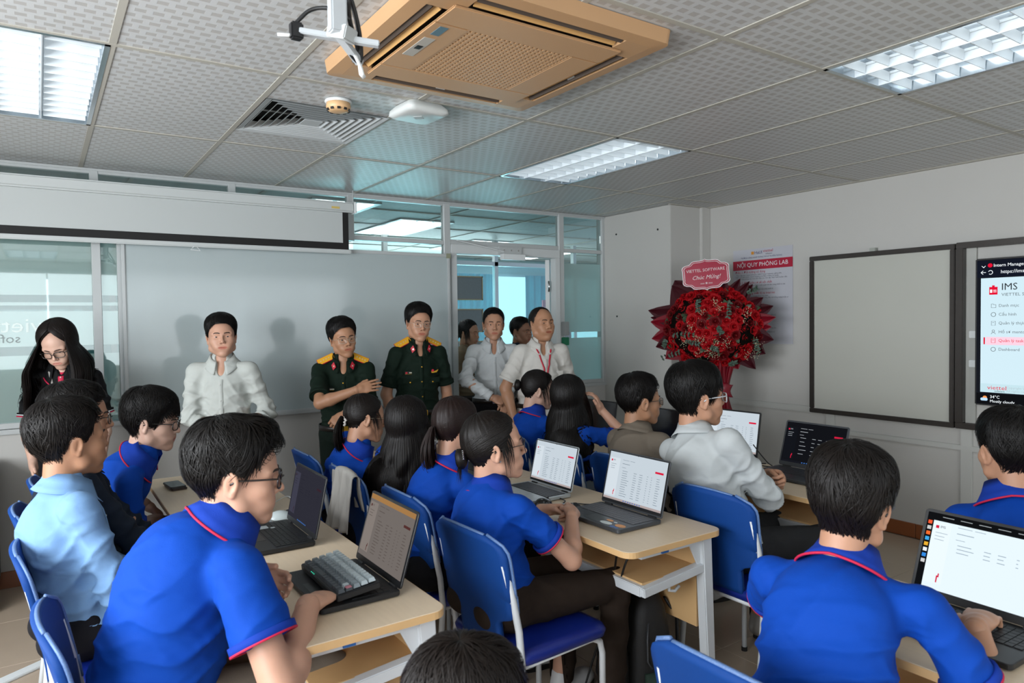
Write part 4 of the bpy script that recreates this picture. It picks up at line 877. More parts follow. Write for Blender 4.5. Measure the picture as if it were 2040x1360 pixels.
for s in (-1, 1): MB().tube([(0.09, 0.06*s, 0.42), (0.14, 0.07*s, 0.33), (0.13, 0.09*s, 0.2), (0.10, 0.10*s, 0.08)], 0.016, 8, flat=0.35).build('shoulder_strap', M_bag, t, smooth=True)
# jacket draped over a chair back
M_jk = mat('pale_cotton', 'a8a5a0', 0.85, bump=0.3, bscale=60)
def drape(name, label, cx, cy, w, ztop, drop_f, drop_b, m, seed=1):
    rng = np.random.RandomState(seed); U, V = 28, 40; vs = []; fs = []
    for i in range(U+1):
        u = -1+2*i/U
        for j in range(V+1):
            s = -drop_b+(drop_f+drop_b)*j/V         # arc length: <0 behind the back, >0 in front
            r = 0.022
            if abs(s) < r*PI/2: a = s/r; x = r*math.sin(a); z = r*math.cos(a)-r
            else: sg = 1 if s > 0 else -1; x = sg*(r+0.012*(abs(s)-r*PI/2)/0.1); z = -r-(abs(s)-r*PI/2)
            fold = 0.010*math.sin(u*9+s*6)+0.007*math.sin(u*17-s*9+1)
            x += fold*min(1, abs(s)*8)
            vs.append((cx+x, cy+u*w*(1+0.12*abs(s)*5*0.2)+0.01*math.sin(s*15), ztop+z-0.02*u*u-0.03*u*(abs(s) > 0.1)*abs(s)*3))
    for i in range(U):
        for j in range(V): a = i*(V+1)+j; fs.append((a, a+1, a+V+2, a+V+1))
    o = MB().add(vs, fs).build(name, m, None, smooth=True); tag(o, label, 'jacket')
    md = o.modifiers.new('thick', 'SOLIDIFY'); md.thickness = 0.005
    return o
drape('jacket', 'pale grey jacket draped over a blue chair back behind the laptops', 0.93, 0.29, 0.13, 0.893, 0.20, 0.30, M_jk)
# ---------------------------------------------------------------- rose stand
M_rose = mat('red_rose_petal', '98040f', 0.6, var=0.25, vscale=25, spec=0.2); M_rose2 = mat('deep_rose_petal', '5e030a', 0.6, var=0.25, vscale=25, spec=0.2)
M_wrap = mat('maroon_wrapping_paper', '36050f', 0.6, spec=0.2, var=0.2, vscale=6); M_wrap2 = mat('crimson_wrapping_paper', '6c0618', 0.5, spec=0.25, var=0.15, vscale=6)
M_leaf = mat('rose_leaf', '2c3d24', 0.5, var=0.3, vscale=20); M_euc = mat('eucalyptus_leaf', '3b4f42', 0.6, var=0.2, vscale=20); M_gyp = mat('cream_filler_blossom', 'c9bfa0', 0.7)
M_foam = mat('foam_green_dark', '0d0a08', 0.95, spec=0.05)
FC = Vector((4.28, 0.93, 1.49)); FN = Vector((-0.80, -0.60, 0.03)).normalized()
FX = Vector((0.60, -0.80, 0)).normalized(); FU = FN.cross(-FX).normalized()   # viewer's right, up
if FU.z < 0: FU = -FU
FM = Matrix(((FX.x, FU.x, FN.x, FC.x), (FX.y, FU.y, FN.y, FC.y), (FX.z, FU.z, FN.z, FC.z), (0, 0, 0, 1)))   # local x right, y up, z to viewer
fs_ = thing('rose_stand', 'large round arrangement of red roses wrapped in maroon paper on a draped stand', 'flower stand', (4.28, 0.93, 0))
FI = Matrix.Translation((-4.28, -0.93, 0)) @ FM
def fpart(mb, name, m, parent=None, smooth=False): return mb.xf(FI).build(name, m, parent or fs_, smooth=smooth)
vs = [];
mb = MB().lathe([(0.30, -0.05), (0.34, 0.02), (0.30, 0.09), (0.18, 0.13), (0.02, 0.145)], 28); mb.v = [(x*1.05, y*0.86, z) for x, y, z in mb.v]
fpart(mb, 'floral_foam', M_foam, smooth=True)
def rose_mesh(seed):
    rng = random.Random(seed); mb = MB()
    for layer, (n, R, hgt, open_) in enumerate(((3, 0.010, 0.030, 0.1), (4, 0.018, 0.028, 0.35), (5, 0.029, 0.022, 0.7), (6, 0.040, 0.012, 1.1))):
        for k in range(n):
            a0 = 2*PI*k/n+layer*0.7+rng.uniform(-.2, .2); wd = 2*PI/n*0.72; G = 5; vs = []; fs = []
            for i in range(G+1):
                u = -1+2*i/G
                for j in range(4):
                    v = j/3; r = 0.005+(R-0.005)*(v**0.8)+0.004*open_*(v > 0.9); z = -0.012+(hgt+0.012)*math.sin(v*PI/2*(1.0+0.25*open_))-0.006*u*u*v
                    a = a0+u*wd*(0.45+0.55*v); vs.append((r*math.cos(a), r*math.sin(a), z))
            for i in range(G):
                for j in range(3): a = i*4+j; fs.append((a, a+4, a+5, a+1))
            mb.add(vs, fs)
    mb.lathe([(0.006, -0.012), (0.012, 0.0), (0.009, 0.024), (0.003, 0.028)], 8)
    return mb.mesh('rose', True)
RM = [rose_mesh(i) for i in range(3)]
for i, m_ in enumerate(RM): m_.materials.append(M_rose if i != 2 else M_rose2)
rng = random.Random(5); pts = []
tries = 0
while len(pts) < 100 and tries < 20000:
    tries += 1
    x = rng.uniform(-0.37, 0.37); y = rng.uniform(-0.30, 0.30)
    if (x/0.38)**2+(y/0.31)**2 > 1: continue
    if all((x-a)**2+(y-b)**2 > 0.0515**2 for a, b in pts): pts.append((x, y))
for i, (x, y) in enumerate(pts):
    rr = (x/0.40)**2+(y/0.34)**2; z = 0.155-0.16*rr+rng.uniform(-0.012, 0.014)
    o = bpy.data.objects.new('rose', RM[i % 3]); COL.objects.link(o); o.parent = fs_
    nrm = Vector((x*1.6, y*1.8, 0.62)).normalized(); q = nrm.to_track_quat('Z', 'Y').to_matrix().to_4x4()
    sc = rng.uniform(1.0, 1.25)
    o.matrix_local = FI @ Matrix.Translation((x, y, z)) @ q @ Matrix.Rotation(rng.uniform(0, 6.28), 4, 'Z') @ Matrix.Scale(sc, 4)
def leafmesh(name, L, Wd, m):
    vs = []; fs = []; N = 6
    for i in range(N+1):
        t_ = i/N; w_ = Wd*math.sin(PI*min(1, t_*0.97+0.02))**0.8
        for s in (-1, 0, 1): vs.append((w_*s, L*t_, -0.01*t_*t_*2+0.004*abs(s)))
    for i in range(N):
        for s in range(2): a = i*3+s; fs.append((a, a+1, a+4, a+3))
    me = MB().add(vs, fs).mesh(name, True); me.materials.append(m); return me
LM = leafmesh('leaf', 0.06, 0.018, M_leaf); EMm = leafmesh('eucalyptus_leaf', 0.022, 0.0085, M_euc)
for i in range(90):
    a = rng.uniform(0, 6.28); r = math.sqrt(rng.random()); x = 0.38*r*math.cos(a); y = 0.31*r*math.sin(a)
    z = 0.15-0.16*((x/0.40)**2+(y/0.34)**2)
    o = bpy.data.objects.new('leaf', LM); COL.objects.link(o); o.parent = fs_
    o.matrix_local = FI @ Matrix.Translation((x, y, z)) @ Matrix.Rotation(rng.uniform(0, 6.28), 4, 'Z') @ Matrix.Rotation(rng.uniform(0.2, 1.0), 4, 'X')
for (sx_, sy_, dx, dy) in ((-0.10, 0.22, 0.0, -0.09), (0.14, 0.19, -0.01, -0.11), (0.27, 0.27, 0.07, 0.04), (-0.30, -0.06, 0.16, 0.0), (-0.36, -0.10, -0.02, -0.05), (-0.20, -0.11, 0.1, -0.02), (-0.40, -0.25, 0.14, 0.05), (0.05, 0.0, 0.03, -0.05), (0.33, -0.10, 0.02, -0.1), (0.13, -0.30, 0.05, 0.02), (0.0, -0.16, 0.05, -0.02)):
    for k in range(6):
        f_ = k/5; x = sx_+dx*f_; y = sy_+dy*f_; z = 0.192-0.15*((x/0.42)**2+(y/0.36)**2)+rng.uniform(-0.006, 0.010)
        for s in (-1, 1):
            o = bpy.data.objects.new('eucalyptus_leaf', EMm); COL.objects.link(o); o.parent = fs_
            o.matrix_local = FI @ Matrix.Translation((x, y, z)) @ Matrix.Rotation(math.atan2(dy, dx)-PI/2+s*1.1+rng.uniform(-.5, .5), 4, 'Z') @ Matrix.Rotation(rng.uniform(0.1, 0.9), 4, 'X') @ Matrix.Rotation(rng.uniform(-.7, .7), 4, 'Y')
gy = MB()
for (cx, cy) in ((0.03, 0.20), (0.06, 0.15), (-0.07, 0.12), (0.29, 0.11), (0.26, 0.07), (-0.16, 0.0), (-0.12, -0.08), (-0.07, -0.1), (0.05, -0.12), (-0.21, -0.12), (-0.02, -0.2), (0.02, -0.22), (0.36, -0.13), (0.33, -0.20), (0.27, -0.22), (0.12, -0.13), (-0.1, -0.2)):
    for k in range(26):
        x = cx+rng.gauss(0, 0.018); y = cy+rng.gauss(0, 0.022); z = 0.205-0.16*((x/0.42)**2+(y/0.36)**2)+rng.uniform(-0.01, 0.012)
        r = rng.uniform(0.0022, 0.0042)
        gy.add([(x+r, y, z), (x-r, y, z), (x, y+r, z), (x, y-r, z), (x, y, z+r), (x, y, z-r)], [(0, 2, 4), (2, 1, 4), (1, 3, 4), (3, 0, 4), (2, 0, 5), (1, 2, 5), (3, 1, 5), (0, 3, 5)])
o = fpart(gy, 'filler_blossom', M_gyp); o['kind'] = 'stuff'
# paper collar : folded pointed sheets
def sheet(a, r0, r1, wd, z0, z1, m, skew=0.0):
    ca, sa = math.cos(a), math.sin(a); vs = []; N = 6
    for i in range(N+1):
        t_ = i/N; r = r0+(r1-r0)*t_; w_ = wd*(1-t_)**0.75+0.002
        for s in (-1, -0.5, 0, 0.5, 1):
            px = r*ca*1.0-(w_*s+skew*t_)*sa; py = r*sa*0.88+(w_*s+skew*t_)*ca
            vs.append((px, py, z0+(z1-z0)*t_+0.02*abs(s)*(1-t_)-0.012*(s == 0)))
    fs = [(i*5+s, i*5+s+1, i*5+s+6, i*5+s+5) for i in range(N) for s in range(4)]
    o = fpart(MB().add(vs, fs), 'wrapping_sheet', m); md = o.modifiers.new('thick', 'SOLIDIFY'); md.thickness = 0.0015
k = 0
for (deg, r1, wd, m, sk) in ((118, 0.50, 0.15, M_wrap, 0.05), (132, 0.47, 0.12, M_wrap, -0.03), (150, 0.50, 0.08, M_wrap, 0.10), (100, 0.40, 0.08, M_wrap, 0), (85, 0.43, 0.06, M_wrap, 0.02), (76, 0.45, 0.06, M_wrap, 0.02), (66, 0.46, 0.05, M_wrap, -0.02), (55, 0.47, 0.05, M_wrap, 0), (46, 0.46, 0.06, M_wrap, 0.04), (34, 0.44, 0.07, M_wrap, 0), (22, 0.47, 0.07, M_wrap, 0), (10, 0.46, 0.06, M_wrap2, 0), (0, 0.42, 0.07, M_wrap2, 0), (-14, 0.45, 0.08, M_wrap, 0), (-28, 0.44, 0.08, M_wrap, -0.02), (-45, 0.47, 0.07, M_wrap, -0.03), (-62, 0.40, 0.09, M_wrap2, 0), (-82, 0.36, 0.1, M_wrap2, 0), (-104, 0.36, 0.1, M_wrap2, 0), (-125, 0.40, 0.09, M_wrap2, 0), (-142, 0.44, 0.09, M_wrap2, 0), (-158, 0.45, 0.08, M_wrap, 0), (-172, 0.46, 0.08, M_wrap2, 0.03), (176, 0.46, 0.08, M_wrap2, -0.02), (166, 0.47, 0.05, M_wrap, 0.02)):
    sheet(math.radians(deg), 0.22, r1+0.03, wd*1.7, -0.01, 0.035+0.02*(k % 2), m, sk); k += 1
# drape, ribbon and tripod
def sheet2(poly, m, name, z=0.0, dz=0.0):
    mb = MB().prism(poly, z, z+0.003); return fpart(mb, name, m)
vs = []; fs = []; N = 30
for i in range(26):
    v = i/25; y = -0.26-0.82*v; hw = 0.13-0.06*math.sin(min(1, v*1.6)*PI)*0.9+0.10*max(0, v-0.35)
    for j in range(N+1):
        u = -1+2*j/N; vs.append((0.05+hw*u, y-0.02*abs(u), 0.05+0.02*math.sin(u*8+v*5)+0.012*math.sin(u*19-v*9)-0.03*u*u))
for i in range(25):
    for j in range(N): a = i*(N+1)+j; fs.append((a, a+1, a+N+2, a+N+1))
o = fpart(MB().add(vs, fs), 'paper_drape', M_wrap2, smooth=True); o.modifiers.new('thick', 'SOLIDIFY').thickness = 0.002
vs = []; fs = []
for i in range(7):
    v = i/6; y = -0.45-0.10*v
    for j in range(13): u = -1+2*j/12; vs.append((0.06+(0.10-0.02*math.sin(v*PI))*u, y+0.01*math.sin(u*5), 0.10-0.05*u*u+0.015*math.sin(v*PI)))
for i in range(6):
    for j in range(12): a = i*13+j; fs.append((a, a+1, a+14, a+13))
o = fpart(MB().add(vs, fs), 'ribbon_band', mat('satin_ribbon', '7d0c22', 0.25), smooth=True); o.modifiers.new('thick', 'SOLIDIFY').thickness = 0.004
for sk, wdd in ((-1, 0.20), (1, 0.14)):
    vs = []; fs = []
    for i in range(13):
        v = i/12; y = -0.52-0.42*v
        for j in range(9): u = j/8; vs.append((0.05+sk*(0.02+(0.03+wdd*v)*u+0.10*v*(sk < 0)), y-0.10*u*v*(sk < 0), 0.07+0.015*math.sin(u*9+v*6)))
    for i in range(12):
        for j in range(8): a = i*9+j; fs.append((a, a+1, a+10, a+9))
    o = fpart(MB().add(vs, fs), 'ribbon_tail', M_wrap2, smooth=True); o.modifiers.new('thick', 'SOLIDIFY').thickness = 0.002
for a, b in (((0, -0.2, -0.02), (-0.24, -1.485, 0.10)), ((0, -0.2, -0.02), (0.24, -1.485, 0.10)), ((0, -0.2, -0.02), (0.0, -1.485, -0.30))):
    o = MB().tube([a, b], 0.008, 8); fpart(o, 'stand_leg', mat('bamboo', 'a08a52', 0.5))
# plaque
fpart(MB().tube([(-0.03, 0.2, 0.03), (-0.035, 0.42, 0.06)], 0.006, 8), 'plaque_stick', mat('bamboo', 'a08a52', 0.5))
def plaque(sx, sy, n=None):
    q = [(0, 1.0), (0.07, 0.93), (0.20, 0.90), (0.45, 0.90), (0.55, 0.86), (0.62, 0.74), (0.68, 0.68), (0.82, 0.66), (0.93, 0.58), (0.975, 0.45), (0.96, 0.30), (0.96, 0.0)]
    half = q+[(x, -y) for x, y in q[::-1]][1:]
    full = half+[(-x, y) for x, y in half[::-1]][1:-1]
    return [(x*sx, y*sy) for x, y in full]
pl = Matrix.Translation((-0.045, 0.425, 0.07)) @ Matrix.Rotation(0.08, 4, 'Z') @ Matrix.Rotation(0.08, 4, 'Y')
def pprism(sx, sy, z0, z1, name, m): return fpart(MB().prism(plaque(sx, sy), z0, z1, pl), name, m)
M_pw = mat('plaque_white', 'cfc6c9', 0.3, coat=0.5); M_pr = mat('plaque_crimson', '9c1436', 0.2, coat=0.8)
pprism(0.190, 0.128, 0.0, 0.003, 'plaque_border', M_pw); pprism(0.183, 0.121, 0.003, 0.0036, 'plaque_face', M_pr); pprism(0.175, 0.113, 0.0036, 0.0040, 'plaque_border', M_pw); pprism(0.170, 0.109, 0.0040, 0.0045, 'plaque_face', M_pr)
def ptext(s, size, x, y, **k):
    o = text('plaque_lettering', s, size, FI @ pl @ Matrix.Translation((x, y, 0.0049)), M_pw, fs_, 'CENTER', **k); return o
ptext('VIETTEL SOFTWARE', 0.034, 0, 0.035, bold=0.0006, sx=0.98); ptext('Chúc Mừng!', 0.044, 0, -0.022, shear=0.35, bold=0.0003); ptext('»»» ✿ «««', 0.022, 0, -0.07)
# ================================================================ PEOPLE ENGINE
V3 = lambda *a: np.array(a, float)
def nrm(v): v = np.asarray(v, float); return v/max(1e-9, np.linalg.norm(v))
def RZ(a): c, s = math.cos(a), math.sin(a); return np.array([[c, -s, 0], [s, c, 0], [0, 0, 1.0]])
def RY(a): c, s = math.cos(a), math.sin(a); return np.array([[c, 0, s], [0, 1, 0], [-s, 0, c]])
def RX(a): c, s = math.cos(a), math.sin(a); return np.array([[1, 0, 0], [0, c, -s], [0, s, c]])
# primitives -> dict(fn, lo, hi, k, op)
def cone(a, b, ra, rb, k=0.02, op='u', planes=None):
    a = np.asarray(a, float); b = np.asarray(b, float); r = max(ra, rb)
    def f(P):
        ab = b-a; L2 = ab@ab; t = np.clip(((P-a)@ab)/L2, 0, 1); d = np.linalg.norm(P-a-t[..., None]*ab, axis=-1)-(ra+(rb-ra)*t)
        if planes:
            for n, c in planes: d = np.maximum(d, P@n-c)
        return d
    return dict(f=f, lo=np.minimum(a, b)-r, hi=np.maximum(a, b)+r, k=k, op=op)
def ell(c, r, R=None, k=0.02, op='u', planes=None):
    c = np.asarray(c, float); r = np.asarray(r, float); Rm = np.eye(3) if R is None else R
    def f(P):
        q = (P-c)@Rm; k0 = np.linalg.norm(q/r, axis=-1); k1 = np.linalg.norm(q/(r*r), axis=-1)
        d = k0*(k0-1)/np.maximum(k1, 1e-6)
        if planes:
            for n, cc in planes: d = np.maximum(d, P@n-cc)
        return d
    e = np.abs(Rm)@r
    return dict(f=f, lo=c-e, hi=c+e, k=k, op=op)
def sph(c, r, k=0.01, op='u'): return ell(c, (r, r, r), None, k, op)
def sdf_mesh(prims, h):
    lo = np.min([p['lo'] for p in prims if p['op'] == 'u'], axis=0)-3*h-0.01; hi = np.max([p['hi'] for p in prims if p['op'] == 'u'], axis=0)+3*h+0.01
    n = np.ceil((hi-lo)/h).astype(int)+1
    D = np.full(n, 0.06, np.float32)
    for p in prims:
        m = p['k']+2.5*h+0.004
        i0 = np.clip(np.floor((p['lo']-m-lo)/h).astype(int), 0, n-1); i1 = np.clip(np.ceil((p['hi']+m-lo)/h).astype(int)+1, 1, n)
        if np.any(i1 <= i0): continue
        ax = [lo[i]+h*np.arange(i0[i], i1[i]) for i in range(3)]
        P = np.stack(np.meshgrid(*ax, indexing='ij'), -1); d = p['f'](P); s = tuple(slice(i0[i], i1[i]) for i in range(3)); E = D[s]; k = p['k']
        if p['op'] == 'u':
            hh = np.maximum(k-np.abs(E-d), 0)/k; D[s] = np.minimum(E, d)-hh*hh*k*0.25
        else:
            hh = np.maximum(k-np.abs(E+d), 0)/k; D[s] = np.maximum(E, -d)+hh*hh*k*0.25
    return surface_nets(D, lo, h)
def surface_nets(D, lo, h):
    S = D < 0
    c = np.zeros(tuple(np.array(D.shape)-1), np.int8)
    for i in (0, 1):
        for j in (0, 1):
            for k in (0, 1): c += S[i:D.shape[0]-1+i, j:D.shape[1]-1+j, k:D.shape[2]-1+k]
    act = (c > 0) & (c < 8); idx = np.argwhere(act); n = len(idx)
    ID = np.full(act.shape, -1, np.int32); ID[act] = np.arange(n)
    acc = np.zeros((n, 3)); cnt = np.zeros(n)
    offs = [(0, 0, 0), (1, 0, 0), (0, 1, 0), (0, 0, 1), (1, 1, 0), (1, 0, 1), (0, 1, 1), (1, 1, 1)]
    val = {o: D[idx[:, 0]+o[0], idx[:, 1]+o[1], idx[:, 2]+o[2]] for o in offs}
    for a in offs:
        for ax in range(3):
            if a[ax]: continue
            b = list(a); b[ax] = 1; b = tuple(b); va, vb = val[a], val[b]; m = (va < 0) != (vb < 0)
            t = np.where(m, va/np.where(m, va-vb, 1), 0); p = np.array(a, float)[None].repeat(n, 0); p[:, ax] += t
            acc[m] += p[m]; cnt[m] += 1
    V = lo+h*(idx+acc/np.maximum(cnt, 1)[:, None])
    F = []
    for ax in range(3):
        u, v = (ax+1) % 3, (ax+2) % 3
        sl = [slice(None)]*3; sl2 = [slice(None)]*3; sl[ax] = slice(0, -1); sl2[ax] = slice(1, None)
        e = S[tuple(sl)] != S[tuple(sl2)]; E = np.argwhere(e)
        E = E[(E[:, u] > 0) & (E[:, v] > 0) & (E[:, u] < D.shape[u]-1) & (E[:, v] < D.shape[v]-1)]
        if not len(E): continue
        def g(du, dv):
            q = E.copy(); q[:, u] -= du; q[:, v] -= dv; return ID[q[:, 0], q[:, 1], q[:, 2]]
        q = np.stack([g(1, 1), g(0, 1), g(0, 0), g(1, 0)], 1)
        inside = S[E[:, 0], E[:, 1], E[:, 2]]
        q[~inside] = q[~inside][:, ::-1]
        F.append(q)
    F = np.concatenate(F); F = F[(F >= 0).all(1)]
    return V, F
def vnormals(V, F):
    n = np.cross(V[F[:, 2]]-V[F[:, 0]], V[F[:, 3]]-V[F[:, 1]]); N = np.zeros_like(V)
    for i in range(4): np.add.at(N, F[:, i], n)
    return N/np.maximum(1e-12, np.linalg.norm(N, axis=1))[:, None]
def np_mesh(name, V, F, mats, parent=None, midx=None, smooth=True):
    me = bpy.data.meshes.new(name); me.vertices.add(len(V)); me.vertices.foreach_set('co', np.asarray(V, np.float32).ravel())
    F = np.asarray(F); k = F.shape[1]
    me.loops.add(F.size); me.loops.foreach_set('vertex_index', F.ravel().astype(np.int32))
    me.polygons.add(len(F)); me.polygons.foreach_set('loop_start', np.arange(0, F.size, k, dtype=np.int32)); me.polygons.foreach_set('loop_total', np.full(len(F), k, np.int32))
    for m in mats: me.materials.append(m)
    if midx is not None: me.polygons.foreach_set('material_index', np.asarray(midx, np.int32))
    me.update(calc_edges=True); me.validate()
    if smooth: me.shade_smooth()
    o = bpy.data.objects.new(name, me); COL.objects.link(o)
    if parent is not None: o.parent = parent
    return o
def smooth_V(V, F, it=1, lam=0.5):
    for _ in range(it):
        A = np.zeros_like(V); c = np.zeros(len(V))
        for i in range(4):
            j = F[:, (i+1) % 4]; k = F[:, (i-1) % 4]; np.add.at(A, F[:, i], V[j]+V[k]); np.add.at(c, F[:, i], 2)
        V = V+lam*(A/np.maximum(c, 1)[:, None]-V)
    return V
# ---------------------------------------------------------------- head template
HEADS = {}
def head_template(kind):
    if kind in HEADS: return HEADS[kind]
    jw, ch, fat, nose = {'m': (1.0, 1.0, 0.0, 1.0), 'f': (0.92, 0.9, 0.0, 0.85), 'round': (1.0, 1.0, 0.006, 0.95), 'heavy': (1.1, 1.05, 0.011, 1.12)}[kind]
    P = [ell((-0.012, 0, 0.030), (0.097, 0.0765, 0.087), k=0.02), ell((0.030, 0, 0.03), (0.060, 0.063, 0.070), k=0.02),
         ell((0.026, 0, -0.035), (0.062+fat*.4, 0.058*jw+fat*.6, 0.070), k=0.03),
         ell((0.034, 0, -0.074), (0.048, 0.040*jw+fat, 0.038), k=0.025), sph((0.074, 0, -0.099), 0.016*ch+fat*.3, 0.02)]
    for s in (-1, 1):
        P += [cone((-0.004, 0.056*s*jw, -0.035), (0.012, 0.052*s*jw+fat*s*.5, -0.066), 0.016+fat*.5, 0.016+fat*.6, 0.02), cone((0.012, 0.050*s*jw, -0.066), (0.068, 0.013*s, -0.101), 0.015+fat*.5, 0.013, 0.022),
              sph((0.058, 0.040*s, -0.026), 0.024+fat*.5, 0.022), cone((0.083, 0.010*s, 0.021), (0.070, 0.048*s, 0.020), 0.0105, 0.011, 0.014),
              sph((0.070, 0.026*s, -0.058), 0.020+fat*.6, 0.02)]
    if fat > 0.008: P += [ell((0.02, 0, -0.105), (0.05, 0.048, 0.026), k=0.03)]
    P += [cone((0.088, 0, 0.014), (0.107*1.0, 0, -0.026), 0.0055*nose, 0.0088*nose, 0.012), sph((0.1065, 0, -0.029), 0.0098*nose, 0.008)]
    for s in (-1, 1): P += [sph((0.0965, 0.0115*s*nose, -0.0335), 0.0078*nose, 0.006)]
    for s in (-1, 1): P += [ell((0.098, 0.031*s, 0.002), (0.017, 0.017, 0.0105), k=0.012, op='s')]
    for s in (-1, 1): P += [sph((0.0700, 0.031*s, 0.001), 0.0142, 0.006), cone((0.0835, 0.017*s, 0.0085), (0.0775, 0.045*s, 0.0075), 0.0030, 0.0028, 0.005)]
    for s in (-1, 1): P += [ell((0.103, 0.0065*s, -0.0400), (0.006, 0.0035, 0.0035), k=0.003, op='s')]
    # mouth
    P += [ell((0.078, 0, -0.064), (0.0150, 0.028, 0.019), k=0.018)]
    P += [cone((0.0912, -0.009, -0.0600), (0.0912, 0.009, -0.0600), 0.0040, 0.0040, 0.005), cone((0.0912, 0.008, -0.0600), (0.0845, 0.0235, -0.0637), 0.0038, 0.0020, 0.005), cone((0.0912, -0.008, -0.0600), (0.0845, -0.0235, -0.0637), 0.0038, 0.0020, 0.005),
          cone((0.0900, -0.009, -0.0682), (0.0900, 0.009, -0.0682), 0.0046, 0.0046, 0.006), cone((0.0900, 0.008, -0.0682), (0.0835, 0.0215, -0.0655), 0.0042, 0.0020, 0.006), cone((0.0900, -0.008, -0.0682), (0.0835, -0.0215, -0.0655), 0.0042, 0.0020, 0.006),
          ell((0.099, 0, -0.0642), (0.009, 0.023, 0.0013), k=0.003, op='s')]
    # ears
    for s in (-1, 1):
        R = RZ(s*0.42)@RX(-s*0.12)@RY(0.14)
        c = V3(-0.010, 0.0765*s, -0.008)
        P += [ell(c, (0.017, 0.0055, 0.030), R, k=0.006), ell(c+R@V3(-0.004, 0.003*s, 0.002), (0.0185, 0.0055, 0.0315), R, k=0.004), ell(c+R@V3(0.001, 0.0085*s, 0.003), (0.0105, 0.0062, 0.0205), R, k=0.004, op='s'), sph(c+R@V3(0.006, 0.001*s, -0.026), 0.0065, 0.006),
              cone(c+R@V3(-0.007, 0.003*s, -0.012), c+R@V3(-0.005, 0.0035*s, 0.016), 0.0028, 0.0028, 0.004)]
    P += [cone((-0.022, 0, -0.03), (-0.035, 0, -0.11), 0.055, 0.052, 0.02)]
    V, F = sdf_mesh(P, 0.0027)
    V = smooth_V(V, F, 1, 0.35)
    C = V[F].mean(1); x, y, z = C.T; ay = np.abs(y)
    lips = (x > 0.084) & (ay < 0.0255) & (z < -0.0555+0.0002) & (z > -0.0755) & (np.abs(z+0.0642) < 0.0098*np.sqrt(np.clip(1-(ay/0.0255)**2, 0, 1))) & (x > 0.083)
    mi = np.where(lips, 1, 0)
    HEADS[kind] = (V, F, mi)
    return HEADS[kind]
def eye_mesh(s, openness=1.0, look=(0, 0)):
    """sclera / iris / pupil / lash patches over the eyeball"""
    c = V3(0.0700, 0.031*s, 0.001); out = {}
    def patch(fn, nu, nv, r):
        vs = []; fs = []
        for i in range(nu+1):
            for j in range(nv+1):
                Y, Z = fn(i/nu*2-1, j/nv*2-1); X = math.sqrt(max(1e-6, r*r-Y*Y-Z*Z)); vs.append(c+V3(X, Y, Z))
        for i in range(nu):
            for j in range(nv): a = i*(nv+1)+j; fs.append((a, a+nv+1, a+nv+2, a+1))
        return vs, fs
    o = openness; hw = 0.0130
    up = lambda u: 0.0054*o*(1-abs(u)**2.2)+0.0008*u*s*1.0; dn = lambda u: -0.0040*o*(1-abs(u)**2.0)
    out['w'] = patch(lambda u, v: (hw*u, (up(u)+dn(u))/2+v*(up(u)-dn(u))/2), 12, 6, 0.01475)
    ir = 0.0060
    def iris(r_, rr):
        def f(u, v):
            a = u*PI; q = (v+1)/2*r_; Y = q*math.cos(a)+look[0]; Z = q*math.sin(a)+look[1]+0.0003
            uu = max(-1, min(1, Y/hw)); return Y, max(dn(uu)*0.98, min(up(uu)*0.98, Z))
        return patch(f, 16, 3, rr)
    out['i'] = iris(ir, 0.0151); out['p'] = iris(0.0026, 0.0153)
    out['l'] = patch(lambda u, v: (hw*1.06*u, up(u)+0.0004+(v+1)*0.00075*(1-0.3*abs(u))), 12, 1, 0.0156)
    return out
M_eyew = mat('eye_white', 'c9c2bb', 0.25); M_iris = mat('iris_brown', '1d0f09', 0.15); M_pup = mat('pupil', '050404', 0.1); M_lash = mat('lash_dark', '16100d', 0.6)
M_lens = glass_mat('spectacle_lens', (0.97, 0.98, 0.98), 0.03)
SKINS = {}
def skin(tone):
    if tone in SKINS: return SKINS[tone]
    col = {'fair': 'ba8f78', 'mid': 'ad8167', 'tan': 'a2775b', 'dark': '8a634e', 'pale': 'be9a88'}[tone]
    m = mat('skin_'+tone, col, 0.48, var=0.06, vscale=18, bump=0.12, bscale=420, sss=0.12, spec=0.4)
    lc = tuple(a*b for a, b in zip(hexc(col), (0.88, 0.58, 0.58))); l = mat('lips_'+tone, lc, 0.38, spec=0.5)
    SKINS[tone] = (m, l); return SKINS[tone]
# ---------------------------------------------------------------- hair
def interp_keys(x, keys): return np.interp(x, [k[0] for k in keys], [k[1] for k in keys])
HC = V3(-0.012, 0, 0.030); HR = V3(0.097, 0.0765, 0.087)
def hair_mat(name, c, r=0.46):
    return mat('hair_'+name, c, r, var=0.45, vscale=90, spec=0.22, bump=0.2, bscale=300)
def locks(P, W, nrmls, Wt=None):
    """P (N,S,3) centre lines, W (N,S) widths, nrmls (N,S,3) outward directions -> ridge ribbons"""
    N, S, _ = P.shape; T = np.gradient(P, axis=1); T /= np.maximum(1e-9, np.linalg.norm(T, axis=2))[..., None]
    B = np.cross(T, nrmls); B /= np.maximum(1e-9, np.linalg.norm(B, axis=2))[..., None]; U = np.cross(B, T)
    w = W[..., None]; V = np.stack([P-B*w, P+U*w*0.55, P+B*w], 2)   # N,S,3,3
    V = V.reshape(-1, 3); n = np.arange(N)[:, None, None]*S*3; s = np.arange(S-1)[None, :, None]*3; c = np.arange(2)[None, None, :]
    a = n+s+c; F = np.stack([a, a+1, a+4, a+3], -1).reshape(-1, 4)
    return V, F
